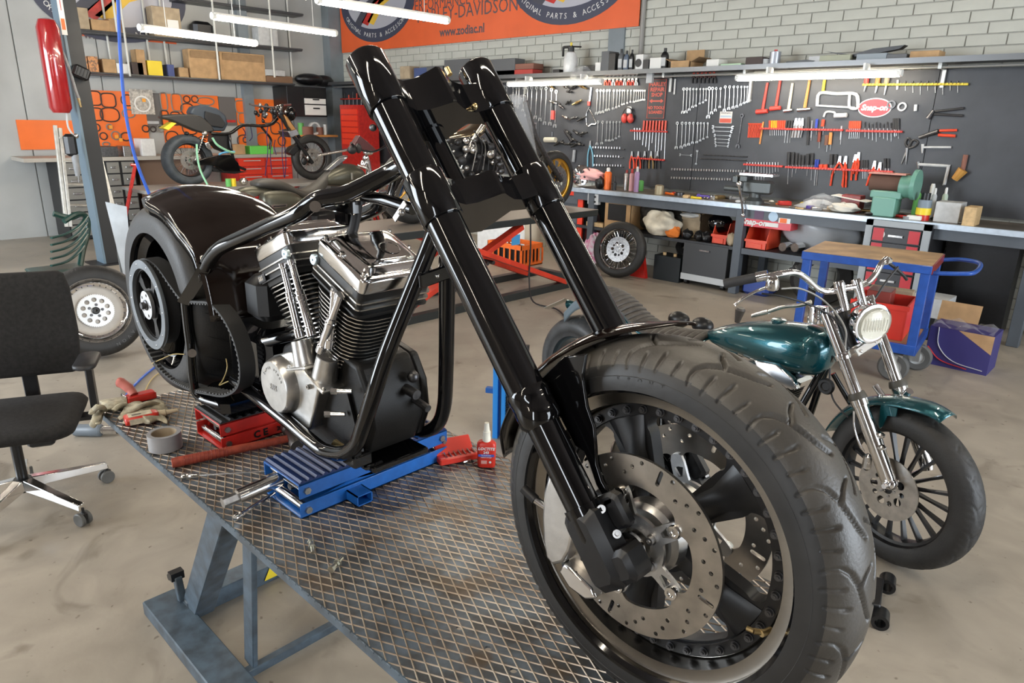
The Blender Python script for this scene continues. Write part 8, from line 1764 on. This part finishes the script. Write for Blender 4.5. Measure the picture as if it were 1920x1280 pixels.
pin('bolt_cropper', 'long black bolt cropper hanging at the right', 'cutter', [('handle', BH_, 'rod', (1755, 209, 1808, 203, .012)), ('handle', BH_, 'rod', (1752, 214, 1806, 217, .012)), ('head', DST, 'rod', (1741, 222, 1752, 207, .022, .014))])
pin('bolt_cropper', 'pliers with long red grips hanging below the black cropper', 'cutter', [('handle', RH, 'rod', (1762, 245, 1795, 244, .012)), ('handle', RH, 'rod', (1760, 253, 1792, 255, .014)), ('head', DST, 'rod', (1724, 258, 1760, 246, .016, .022))])
pin('scissors', 'open scissors with black handles hanging left of the calipers', 'scissors', [('blade', TOOL, 'rod', (1703, 277, 1690, 308, .010, .003)), ('blade', TOOL, 'rod', (1701, 277, 1699, 308, .012, .003)), ('handle', BH_, 'path', (1702, 276, ((1702, 276), (1698, 268), (1703, 259), (1708, 266), (1703, 276)), .010)), ('handle', BH_, 'path', (1704, 276, ((1704, 276), (1712, 263), (1721, 266), (1716, 274), (1705, 278)), .010))])
pin('caliper', 'grey vernier caliper hanging level below the red-gripped pliers', 'caliper', [('beam', LGR, 'rod', (1730, 276, 1784, 276, .011)), ('jaws', LGR, 'rod', (1731, 270, 1730, 287, .014, .006))])
pin('caliper', 'large grey caliper with a bent arm at the lower right of the board', 'caliper', [('beam', LGR, 'path', (1722, 308, ((1722, 308), (1740, 309), (1777, 311), (1779, 312), (1772, 343), (1770, 344)), .014)), ('jaws', TOOL, 'rod', (1722, 303, 1723, 316, .016, .008))])
pin('leather_glove', 'brown leather holster hanging at the right edge', 'holster', [('strap', CBR, 'rod', (1812, 290, 1806, 318, .02)), ('pouch', mat('tan_leather', (.48, .24, .05), .6), 'rod', (1808, 318, 1792, 336, .045, .03))])
for x, y, l in ((1672, 196, 'dark ring hanging right of the oval sign'), (1692, 200, 'white forked spanner plate with wire ring')): 
    c = wp(x, y)-Y*.01; top(M().lathe([(.026, -.006), (.04, -.006), (.04, .006), (.026, .006)], c, Y, 20, closed=True), 'ring', DST if x < 1680 else WHT, l, 'ring')
for k, (x, c_, l) in enumerate(((1624, HS, 'red'), (1645, OWD, 'orange'), (1662, CRD2, 'tan'))): pin('tin_snips', f'{l} handled file bundle hanging on the yellow rack', 'file', [('handle', c_, 'rod', (x+3, 146, x+1, 158, .022)), ('blade', TOOL, 'rod', (x+1, 158, x-3, 172+3*k, .012, .006))])
pin('tag', 'white narrow tag hanging right of the forked plate', 'tag', [('plate', WHT, 'rod', (1718, 196, 1717, 208, .014))]); pin('tag', 'white tag on the yellow rack strip', 'tag', [('plate', WHT, 'rod', (1684, 150, 1683, 168, .010))])
for k in range(8): drv('hook_pick', k+1, 1698+14*k, 152, 158, 170+4*(k % 3), DST, 'on the yellow rack', 'picks on the yellow rack', r=.006, col='dark', cat='pick')
for k, (y, x0, x1) in enumerate(((276, 1113, 1172), (292, 1116, 1170), (309, 1115, 1170), (290, 1320, 1402), (297, 1313, 1400), (317, 1261, 1402), (333, 1260, 1402))):
    T = pin('socket_rail', f'{ordn(k+1)} long horizontal rail of sockets counted over the left and middle board', 'sockets', [('rail', DST, 'rod', (x0, y, x1, y+4, .006))], 'socket rails')
    if k not in (3, 4):
        m = M(); n = int((x1-x0)/5); [m.cyl(wp(x0+5*i, y+i*.14)-Y*.012-Z*.012, wp(x0+5*i, y+i*.14)-Y*.012+Z*.012, .010+.003*(i % 2), n=8) for i in range(n)]; m.build('sockets', TOOL, T, kind='stuff')
# air fittings and odd pieces at the left
rn = random.Random(4)
for k, (x, y) in enumerate(((1037, 163), (1063, 163), (1070, 172), (1080, 163), (1095, 163), (1040, 192), (1055, 200), (1068, 192), (1085, 192), (1065, 221), (1080, 221), (1093, 223), (1085, 250), (1096, 250), (1078, 262), (1067, 248), (1050, 268), (1058, 268), (1070, 270), (1082, 271), (1090, 271))):
    mt = (BRS, CHW, DST, SBK)[(k*5) % 4 if y < 240 else 3]; L = .04+.05*rn.random(); a = wp(x, y)-Y*.03; d = Vector((1, 0, (rn.random()-.5)*1.2)).normalized()
    top(M().cyl(a-d*L, a+d*L, .013, .010, n=10).cyl(a-d*L*.3, a+d*L*.2, .019, n=6), 'air_fitting', mt, f'{ordn(k+1)} {mt.name.replace("_", " ")} air fitting on the board near the left lamp', 'fitting', 'air fittings')
pin('air_gun', 'red air gun hanging below the long wrenches', 'tool', [('body', HS, 'rod', (1039, 207, 1038, 224, .026)), ('hose', SBK, 'path', (1040, 200, ((1038, 208), (1037, 195), (1044, 190), (1052, 196)), .008))])
pin('chain_wrench', 'chrome ratchet with a red collar and hanging chain', 'wrench', [('handle', TOOL, 'rod', (1110, 164, 1106, 195, .014)), ('collar', HS, 'rod', (1106, 190, 1106, 198, .020)), ('chain', CHW, 'path', (1106, 205, ((1106, 205), (1114, 220), (1118, 232), (1110, 233), (1102, 236), (1100, 215), (1106, 200)), .007))])
pin('hook_box', 'beige block with a hook hanging near the gold wheel', 'block', [('block', mat('beige_block', (.45, .42, .34), .6), 'rod', (1025, 262, 1045, 262, .036)), ('hook', DST, 'rod', (1036, 247, 1036, 256, .008))])
pin('socket_magnet', 'grey cylinder hanging upright above the pink cloth', 'cylinder', [('cylinder', GRY, 'rod', (1079, 281, 1077, 303, .022))])
pin('oil_filter_strap', 'black tool with cloth strap hanging over the socket row', 'tool', [('body', SBK, 'rod', (1062, 245, 1075, 265, .024))])
# things hanging at the far left part of the board
T = wthing('tool_chest', 'red tool chest standing at the left end of the tool board', 'tool chest', (at(675, 270, Y=7.3).x, 7.3, .95)); c = at(675, 250, Y=7.3)
M().bx(c.x-.28, c.x+.28, 7.1, 7.5, .0, 1.95).build('body', RED, T); [M().bx(c.x-.24, c.x+.24, 7.09, 7.10, 1.3+.1*k, 1.38+.1*k).build('drawer', mat('bright_red', (.8, .05, .02), .4), T) for k in range(6)]
for k in range(14): drv('screwdriver', k+1, 640+7.5*k, 172+3*(k % 3), 184, 200, (RH, BH_, RH, DST)[k % 4], 'on the board behind the near fork leg', 'far left tools', col='small')
# ================================================================ left wall with gasket boards, shelves and drawers
WX = XW+0.004
def lp(px, py, x=WX): return at(px, py, X=x)
OB = mat('orange_board', (0.85, 0.16, 0.015), 0.45, var=0.08, scale=2)
GSK = mat('gasket_black', (0.05, 0.035, 0.03), 0.6); GSG = mat('gasket_grey', (0.22, 0.20, 0.17), 0.6)
def lbox2(name, mt, label, cat, x0, x1, yt, yb, X0, d, zb=None, group=None, parts=None, ch=.003, yref=None):
    """box on the left wall side: px columns x0..x1; front face at X0, going back d towards the wall"""
    a, b, t = lp(x0, yb, X0), lp(x1, yb, X0), lp((x0+x1)/2, yt, X0); z0 = a.z if zb is None else zb; c = Vector((X0-d/2, (a.y+b.y)/2, (z0+t.z)/2))
    m = M().box(c, (d, b.y-a.y, t.z-z0), ch=ch)
    if parts is None: return top(m, name, mt, label, cat, group), c, (b.y-a.y, t.z-z0)
    T = wthing(name, label, cat, (c.x, c.y, z0), group); m.build(parts, mt, T); return T, c, (b.y-a.y, t.z-z0)
boards = (((158, 168), (268, 173), 'leftmost orange gasket board, behind the black post'), ((298, 174), (407, 181), 'middle orange gasket board on the left wall'), ((440, 184), (539, 188), 'right orange gasket board beside the black wall cupboard'))
zb0 = 1.22; GB = []
for (a, b, lab) in boards:
    p, q = lp(*a), lp(*b); T = wthing('gasket_board', lab, 'display board', ((p.x, (p.y+q.y)/2, zb0)), 'gasket boards'); zt = (p.z+q.z)/2; M().bx(WX, WX+.02, p.y, q.y, zb0, zt).build('board', OB, T); GB.append((T, p.y, q.y, zt))
T, y0, y1, zt = GB[0]; p, q = lp(108, 245), lp(150, 275); M().bx(WX, WX+.02, 2.5, y0, zb0, 1.62).build('board', OB, T)
def ring_(px, py, w, h, rnd_, T, mt=GSK, r=.010, holes=False):
    c = lp(px, py); pts = [Vector((WX+.026, c.y+w*(abs(cos(q))**rnd_)*math.copysign(1, cos(q)), c.z+h*(abs(sin(q))**rnd_)*math.copysign(1, sin(q)))) for q in np.linspace(0, 2*pi, 20, endpoint=False)]
    o = M().tube(pts, r, 5, closed=True).build('gasket', mt, T)
for px, py, w, h, e, b in ((173, 184, .11, .10, .5, 0), (202, 188, .10, .10, .55, 0), (238, 188, .09, .08, .9, 0), (176, 214, .11, .09, .5, 0), (205, 215, .13, .10, .8, 0), (240, 213, .09, .06, .9, 0), (181, 239, .04, .05, 1, 0), (204, 238, .04, .04, 1, 0), (193, 255, .05, .05, 1, 0), (216, 254, .06, .06, 1, 0), (235, 256, .07, .06, 1, 0), (198, 270, .05, .03, 1, 0),
    (306, 190, .05, .13, .5, 1), (330, 192, .08, .13, .5, 1), (349, 186, .05, .05, 1, 1), (364, 186, .05, .05, 1, 1), (384, 190, .14, .06, .9, 1), (308, 222, .06, .12, .5, 1), (328, 222, .07, .10, .5, 1), (350, 205, .10, .09, .8, 1), (272, 241, .05, .05, 1, 1), (286, 242, .04, .04, 1, 1), (300, 241, .05, .05, 1, 1), (322, 258, .10, .10, .9, 1), (355, 240, .12, .10, .8, 1), (385, 230, .12, .12, .9, 1), (382, 262, .10, .06, .9, 1),
    (453, 200, .12, .10, .5, 2), (456, 222, .10, .09, .6, 2), (480, 205, .07, .07, 1, 2), (500, 220, .10, .10, .8, 2), (458, 264, .13, .10, .8, 2), (460, 262, .05, .04, .5, 2), (492, 262, .12, .12, .9, 2), (515, 240, .09, .10, .7, 2), (527, 264, .07, .08, 1, 2), (520, 205, .07, .08, .6, 2)):
    ring_(px, py, w, h, e, GB[b][0], GSG if (px % 3 == 0) else GSK)
for x0, x1, yt, yb, lab in ((252, 297, 173, 238, 'dark grey printed panel between left and middle orange boards'), (408, 439, 181, 235, 'dark grey printed panel between middle and right orange boards')):
    p, q, b = lp(x0, yt), lp(x1, yt), lp(x0, yb); t = top(M().bx(WX, WX+.015, p.y, q.y, b.z, p.z), 'display_panel', mat('grey_panel', (.12, .11, .105), .5), lab, 'display panel')
    c = lp((x0+x1)/2, yt+10); M().bx(.008, .012, -.12, .12, .05, .09).build('lettering', LGR if x0 < 300 else RED, t); 
c = lp(265, 191); T = wthing('gasket_bag', 'round gasket set in a printed clear bag hanging on the grey panel', 'gasket set', (WX+.02, c.y, c.z-.2))
M().box((WX+.03, c.y, c.z), (.01, .34, .36)).build('bag', mat('printed_bag', (.50, .46, .40), .5, var=.4, scale=30), T); M().lathe([(.10, 0), (.12, 0), (.12, .006), (.10, .006)], (WX+.037, c.y, c.z-.03), X, 28, closed=True).build('gasket', PAP, T)
for px, py in ((268, 188), (217, 256), (225, 262), (206, 238)): c = lp(px, py); M().box((WX+.04, c.y, c.z), (.004, .05, .05)).build('orange_tag', mat('tag_orange', (.85, .35, .03), .5), T)
# shelves on rods
for x0, y0, x1, y1, X0, lab in ((150, 130, 552, 158, -11.62, 'long dark middle shelf with cartons on the left wall'), (120, 46, 478, 88, -11.62, 'upper dark shelf behind the hanging lamps on the left wall'), (479, 86, 566, 88, -11.62, 'short dark shelf above the right orange board'), (333, 2, 567, 18, -11.62, 'topmost dark shelf at the upper edge of the left wall')):
    p, q = lp(x0, y0, X0), lp(x1, y1, X0); z = (p.z+q.z)/2; T = wthing('side_shelf', lab, 'shelf', (-11.75, (p.y+q.y)/2, z), 'left wall shelves')
    M().bx(-11.945, X0, p.y, q.y, z-.045, z-.008).build('board', mat('shelf_dark', (0.05, 0.052, 0.056), 0.4), T); M().cyl((X0+.01, p.y, z-.02), (X0+.01, q.y, z-.02), .016, n=8).build('front_tube', mat('shelf_rail', (0.14, 0.145, 0.15), 0.35, 0.6), T)
    if x0 == 150: ZM = z-.006
    if x0 == 120: ZU = z-.006
    if x0 == 479: ZR = z-.006
for k, (px, yb) in enumerate(((244, 143), (315, 138), (220, 60), (281, 118), (412, 150), (548, 146), (515, 145), (208, 118))):
    c = lp(px, yb, -11.60 if k % 2 == 0 else -11.9); top(M().cyl((c.x, c.y, c.z), (c.x, c.y, ZC), .016, n=8), 'shelf_rod', mat('pale_rod', (.62, .62, .58), .4), f'{ordn(sorted((244, 315, 220, 281, 412, 548, 515, 208)).index(px)+1)} pale vertical rod from the left carrying the left wall shelves', 'rod', 'shelf rods')
XS = -11.66
for nm, mt, lab, cat, x0, x1, yt, yb, zz in (
    ('carton', CRD, 'large tan carton with folded lid on the middle shelf, right one', 'box', 416, 499, 100, 152, 1), ('carton', CRD, 'large torn tan carton on the middle shelf, left of the folded-lid one', 'box', 358, 413, 94, 146, 1),
    ('carton', CRD, 'upright narrow tan flap box on the middle shelf', 'box', 259, 275, 93, 132, 1), ('carton', CRD, 'small tan carton left of the narrow flap box', 'box', 195, 219, 111, 131, 1), ('carton', PAP, 'low cream box on the middle shelf left of the dark magazine box', 'box', 220, 243, 119, 133, 1),
    ('magazine_box', mat('dark_card', (.07, .05, .045), .7), 'dark magazine box on the middle shelf', 'box', 249, 270, 117, 136, 1), ('carton', YEL, 'bright yellow box pair on the middle shelf', 'box', 279, 306, 114, 138, 1), ('can', mat('navy_can', (.05, .07, .20), .5), 'navy blue can right of the yellow boxes', 'can', 316, 328, 121, 140, 1), ('carton', CRD, 'tiny tan carton before the torn carton', 'box', 337, 354, 127, 141, 1),
    ('tray', mat('brown_tray', (.20, .11, .06), .6), 'flat brown tray at the right of the middle shelf', 'tray', 500, 549, 142, 153, 1), ('carton', LGR, 'grey white carton above the brown tray', 'box', 497, 535, 131, 142, 2),
    ('parts_box', mat('print_black_orange', (.12, .08, .06), .5, var=.8, scale=40, col2=(.7, .3, .1)), 'stack of small black and orange parts boxes at the left of the middle shelf', 'box', 147, 166, 105, 128, 1), ('parts_box', mat('print_black_orange', (.12, .08, .06), .5), 'small pale parts box right of the black and orange stack', 'box', 168, 186, 106, 130, 1),
    ('carton', CRD2, 'tall grey brown carton with a white label on the upper shelf', 'box', 289, 341, 14, 58, 3), ('carton', CRD2, 'brown carton at the left of the upper shelf', 'box', 136, 168, 14, 44, 3), ('carton', CRD, 'low tan carton on the upper shelf below the oval emblem', 'box', 172, 206, 37, 50, 3), ('carton', CRD, 'second low tan carton on the upper shelf', 'box', 206, 232, 36, 52, 3), ('carton', LGR, 'pale carton with picture on the short shelf', 'box', 486, 522, 52, 82, 4), ('seat', SBK, 'black motorcycle seat standing on the upper shelf', 'seat', 366, 403, 40, 64, 3)):
    t, c, (w, h) = lbox2(nm, mt, lab, cat, x0, x1, yt, yb, XS, .22, None if zz == 2 else (None, ZM, None, ZU, ZR)[zz], ch=.004 if nm != 'seat' else .05)
    if (x0, yt) == (358, 94) or (x0, yt) == (416, 100): M().box((.12, 0, h*.80), (.012, w*.9, h*.32), ax=((X-Z*.4).normalized(), Y, (Z+X*.4).normalized())).build('flap', CRI, t)
    if (x0, yt) == (289, 14): M().bx(.112, .115, 0, w*.4, h*.3, h*.6).build('label', PAP, t)
lump_x = [(580, 149, .28, .10, 'black helmet-like cover on top of the black wall cupboard'), (606, 152, .20, .10, 'smaller black part on top of the black wall cupboard')]
for k, (px, py, a, b, l) in enumerate(lump_x): c = lp(px, py, -11.7); top(M().ball((c.x, c.y, c.z), (a*.6, a, b), 16, 9), 'helmet', SBK, l, 'helmet')
# second banner on the left wall
p, q = lp(150, 58), lp(331, 86); T = wthing('banner', 'orange banner with an oval emblem behind the shelves of the left wall', 'banner', (WX, (p.y+q.y)/2, p.z))
M().bx(WX, WX+.008, p.y, q.y, (p.z+q.z)/2-.02, 3.9).build('cloth', mat('banner_orange', (0.78, 0.125, 0.03), 0.5), T); c = lp(212, 14); oval(T, 0, 0, 1.05, (WX+.012, c.y, c.z+.18), Y, Z)
c = lp(190, 68); text('www.zodiac.nl', 'banner_line', INK, .16, (WX+.012, c.y, c.z), Y, Z, T)
# workbench and drawer cabinets
DX = -11.25; z = 1.135; a, b = lp(107, 286, DX), lp(560, 281, DX)
T = wthing('side_bench', 'long side bench with pale top under the orange gasket boards', 'workbench', (-11.6, (a.y+b.y)/2, 0))
M().bx(-11.94, DX, a.y-.4, b.y, z-.05, z).build('worktop', mat('pale_bench_top', (.42, .39, .34), .5), T)
BRP = mat('brown_side_panel', (.20, .13, .09), .6); c = lp(262, 300, DX); d = lp(300, 300, DX); M().bx(-11.9, DX-.1, c.y, d.y+.4, 0, z-.05).build('desk_side', BRP, T)
DG = mat('drawer_olive_grey', (.20, .195, .175), .5)
for nm, x0, x1, cols in (('left', 110, 160, 1), ('right', 196, 252, 2)):
    p, q = lp(x0, 300, DX+.02), lp(x1, 300, DX+.02); t = wthing('drawer_cabinet', f'black cabinet of olive grey drawers, {nm} of the black post', 'drawer cabinet', (-11.5, (p.y+q.y)/2, 0)); M().bx(-11.9, DX, p.y, q.y, .02, z-.055).build('cabinet_body', SBK, t)
    w = (q.y-p.y)/cols
    for i in range(cols):
        for k in range(6):
            d_ = M().bx(DX, DX+.02, p.y+w*i+.02, p.y+w*(i+1)-.02, z-.07-.17*(k+1)+.02, z-.07-.17*k).build('drawer', DG, t); cy = p.y+w*(i+.5); cz_ = z-.07-.17*k-.07; M().box((DX+.03, cy, cz_), (.02, w*.35, .025), ch=.004).build('handle', STL, d_)
p, q = lp(446, 300, DX+.02), lp(548, 300, DX+.02); t = wthing('drawer_cabinet', 'bright red drawer cabinet under the side bench behind the stripped motorcycle', 'drawer cabinet', (-11.5, (p.y+q.y)/2, 0)); M().bx(-11.9, DX, p.y, q.y, .02, z-.055).build('cabinet_body', RED, t)
for k in range(7):
    for i in range(2): w = (q.y-p.y)/2; d_ = M().bx(DX, DX+.015, p.y+w*i+.02, p.y+w*(i+1)-.02, z-.07-.13*(k+1)+.02, z-.07-.13*k).build('drawer', mat('bright_red', (.8, .05, .02), .4), t); M().box((DX+.025, p.y+w*(i+.5), z-.07-.13*k-.025), (.012, w*.6, .014)).build('handle', LGR, d_)
for nm, mt, lab, cat, x0, x1, yt, yb in (('carton', WHT, 'white and blue box on the side bench before the grey panel', 'box', 267, 292, 260, 284), ('can', STL, 'small steel can on the side bench', 'can', 233, 246, 274, 292), ('tray', mat('bright_green', (.15, .65, .10), .5), 'bright green tray on the side bench behind the stripped motorcycle', 'tray', 470, 512, 274, 283), ('carton', CRD, 'small tan carton left of the green tray', 'box', 440, 460, 271, 282), ('parts_case', DST, 'flat dark parts case on the side bench left of the steel can', 'case', 183, 222, 275, 287)):
    lbox2(nm, mt, lab, cat, x0, x1, yt, yb, DX-.1, .3, z)
# black wall cupboard
t, c, (w, h) = lbox2('wall_cupboard', SBK, 'black wall cupboard with two white drawers beside the right orange board', 'cupboard', 541, 614, 163, 218, -11.45, .48, parts='body')
for k, (f0, f1) in enumerate(((.44, .62), (.06, .40))):
    d_ = M().bx(-11.45, -11.43, c.y-w*.08, c.y+w*.46, c.z-h/2+h*f0, c.z-h/2+h*f1).build('drawer', PAP, t); M().box((-11.42, c.y+w*.2, c.z-h/2+h*(f0+f1)/2+.03), (.02, .12, .02)).build('handle', SBK, d_)
M().bx(-11.452, -11.44, c.y-w*.08, c.y+w*.46, c.z-h/2+h*.66, c.z-h/2+h*.94).build('recess_shade', mat('recess_shade_black', (.006, .006, .006), .8), t)  # shade of the open recess, put in as a flat black panel
# small wooden shelf with jars
t, c, (w, h) = lbox2('wooden_shelf', OWD, 'narrow wooden shelf with jars below the black wall cupboard', 'shelf', 568, 634, 253, 257, -11.5, .45, parts='board')
for k, (px, mt, r, hh, l) in enumerate(((565, GRN, .05, .20, 'green jar'), (575, CBR, .12, .14, 'brown wooden block'), (590, PAP, .10, .22, 'cream tape ring'), (600, CBR, .06, .13, 'small brown block'), (610, WHT, .03, .18, 'white slim bottle'))):
    p = lp(px, 252, -11.6); top(M().cyl((p.x, p.y, c.z+h/2), (p.x, p.y, c.z+h/2+hh), r, n=14) if k not in (2,) else M().lathe([(.08, -.03), (.11, -.03), (.11, .03), (.08, .03)], (p.x, p.y, c.z+h/2+.11), X, 24, closed=True), ('jar', 'block', 'tape_ring', 'block', 'bottle')[k], mt, f'{l} standing on the narrow wooden shelf', ('jar', 'block', 'tape', 'block', 'bottle')[k])
# black lift post with what hangs on it
PO = Vector((-9.30, 2.58, 0)); pst = wthing('lift_post', 'tall black steel lift post at the left with cables hung on it', 'post', PO)
M().bx(PO.x-.13, PO.x+.13, PO.y-.01, PO.y+.14, 0, ZC).build('column', mat('post_black', (.018, .018, .018), .5), pst); M().bx(PO.x-.13, PO.x+.135, PO.y-.035, PO.y-.01, 0, ZC).build('lit_column_face', mat('post_blue_lit', (.13, .19, .24), .4), pst); M().bx(PO.x-.2, PO.x+.2, PO.y-.15, PO.y+.25, 0, .02).build('foot_plate', SBK, pst)  # bluish light on the post's left face, put in as a paler strip
pst.rotation_euler.x = .018; Xp = PO.x+.2
def pp(px, py): return at(px, py, X=Xp)
c = pp(112, 120); top(M().lathe([(0, -.50), (.08, -.50), (.11, -.45), (.11, .35), (.08, .43), (0, .45)], c-Y*.06, Z, 24), 'gas_bottle', mat('deep_red_gloss', (.30, .01, .012), .2, coat=1), 'deep red glossy cylinder hanging at the left edge beside the post', 'cylinder')
a, b = pp(106, 0), pp(127, 66); T = wthing('notice', 'white notice with orange field hung on the post at the upper left', 'notice', (Xp, (a.y+b.y)/2, b.z)); M().bx(Xp, Xp+.005, a.y, b.y, b.z, a.z+.2).build('paper', PAP, T); M().bx(Xp+.005, Xp+.008, a.y+.01, b.y-.01, b.z+.05, b.z+.16).build('orange_field', ORG, T); M().bx(Xp+.005, Xp+.008, a.y+.03, b.y-.03, b.z+.24, b.z+.34).build('red_mark', RED, T)
c = pp(152, 136); T = wthing('handset', 'black grooved handset with cable hanging on the post', 'handset', c); M().box(c, (.08, .17, .13), ax=(X, (Y-Z*.45).normalized(), (Z+Y*.45).normalized()), ch=.02).build('body', SBK, T)
for k in range(4): M().box(c+Vector((.042, -.045+.03*k, .015-.013*k)), (.006, .012, .09), ax=(X, (Y-Z*.45).normalized(), (Z+Y*.45).normalized())).build('groove', MBK, T)
T = wthing('grease_hose', 'dark hose with brass nozzle hanging on the black post', 'hose', pp(140, 200)); M().tube(smooth([pp(107, 75), pp(118, 100), pp(130, 130), pp(142, 170), pp(149, 188)], 5), .016, 8).build('hose', GRY, T); M().tube([pp(147, 184), pp(152, 201)], [.018, .010], 10).build('nozzle', BRS, T)
T = wthing('air_ratchet', 'black and grey air tool hanging from the post by a cable', 'tool', pp(140, 300)); M().tube(smooth([pp(125, 205), pp(127, 235), pp(135, 250), pp(140, 255)], 5), .010, 8).build('cable', LGR, T); M().box(pp(132, 272), (.10, .12, .24), ch=.03).build('body', SBK, T); M().tube([pp(140, 290), pp(146, 330)], [.04, .025], 12).build('barrel', GRY, T); M().tube([pp(146, 330), pp(147, 342)], .008, 6).build('tip', CHW, T); M().ball(pp(142, 255), .03).build('joint', CHW, T)
# blue hanging hose
P = smooth([at(a, b, X=-6.0) for a, b in ((219, -60), (222, 20), (226, 110), (234, 200), (247, 270), (262, 320), (284, 372), (300, 400))], 6); P.insert(0, Vector((P[0].x, P[0].y, ZC))); top(M().tube(P, .0125, 10), 'air_hose', HOSE, 'long blue air hose hanging from the ceiling behind the chopper', 'hose')
# ladder
T = wthing('ladder', 'worn aluminium step ladder standing behind the black post', 'ladder', (-9.9, 2.6, 0)); LAD = mat('dull_aluminium', (.62, .60, .54), .45, .5, var=.15)
for (a, b) in (((103, 235), (125, 425)), ((112, 240), (132, 425)), ((171, 250), (207, 385)), ((178, 255), (214, 395))): p, q = at(*a, X=-9.9), at(*b, X=-9.75); bar(M(), p, q, .035, .05, up=X).build('stile', LAD, T)
for a, b in (((110, 258), (172, 258)), ((115, 302), (184, 303)), ((118, 345), (196, 347)), ((122, 384), (208, 386))): p, q = at(*a, X=-9.85), at(*b, X=-9.85); bar(M(), p, q, .06, .02).build('rung', LAD, T)
# red jack handle, leaning sheets, green chair
p, q = at(236, 402, X=-9.6), at(252, 318, X=-9.6); T = wthing('floor_jack', 'red long-handled floor jack standing before the drawer cabinet', 'jack', (-9.6, p.y, 0)); M().tube([Vector((-9.5, p.y-.12, .12)), p, q, at(254, 310, X=-9.6)], .022, 10).build('handle', RED, T); M().tube([at(245, 309, X=-9.6), at(260, 310, X=-9.6)], .018, 8).build('grip', RED, T); M().box((-9.5, p.y-.12, .08), (.5, .25, .14), ch=.03).build('jack_body', RED, T)
ALS = mat('leaning_aluminium', (.55, .58, .60), .35, .8, var=.2, scale=4)
for k, (pts, l) in enumerate(((((197, 378), (237, 387), (241, 433), (210, 430)), 'bright blue-lit metal sheet, topmost of the leaning sheets'), (((205, 378), (222, 430), (230, 495), (222, 488)), 'narrow leaning metal strip beside the black post'), (((214, 428), (228, 432), (240, 508), (230, 500)), 'middle leaning metal strip behind the loose wheel'), (((228, 432), (242, 436), (247, 512), (240, 508)), 'rightmost leaning metal strip touching the rear tyre in the picture'))):
    Q = [at(a, b, X=-6.6-.05*k) for a, b in pts]; 
    for i, j in ((2, 1), (3, 0)): d = Q[i]-Q[j]; Q[i] = Q[j]+d*(Q[j].z/-d.z)
    top(M().prism([(v.y, v.z) for v in Q], (Q[0].x, 0, 0), Y, Z, .006), 'metal_sheet', ALS, l, 'metal sheet', 'leaning metal sheets')
GC = mat('dark_green_plastic', (.012, .05, .042), .3); T = wthing('garden_chair', 'dark green plastic garden chair left of the black post', 'chair', (-7.9, 1.75, 0))
def cp(px, py, x): return at(px, py, X=x)
for k in range(5): M().tube(smooth([cp(96, 446+13*k, -7.7), cp(125, 438+13*k, -7.75), cp(148, 424+12*k, -7.85), cp(163, 405+11*k, -8.0)], 4), .022, 8, flat=.5).build('back_slat', GC, T)
M().tube(smooth([cp(120, 415, -7.9), cp(140, 403, -7.95), (cp(156, 402, -8.0)), cp(164, 415, -8.0), cp(163, 440, -8.0), cp(155, 470, -7.9), cp(150, 500, -7.8)], 5), .028, 8).build('back_frame', GC, T)
M().tube(smooth([cp(100, 400, -8.3), cp(130, 408, -8.3), cp(152, 400, -8.3)], 4), .03, 8).build('arm', GC, T)
c = cp(120, 505, -7.7); M().box((c.x, c.y-.05, c.z), (.45, .45, .03), ch=.01).build('seat', GC, T)
for sx in (-.18, .18):
    for sy in (-.2, .2): M().tube([Vector((c.x+sx, c.y-.05+sy, c.z)), Vector((c.x+sx*1.15, c.y-.05+sy*1.15, 0))], .022, 8).build('leg', GC, T)
for o in bpy.data.objects:
    if 'off' in o: del o['off']
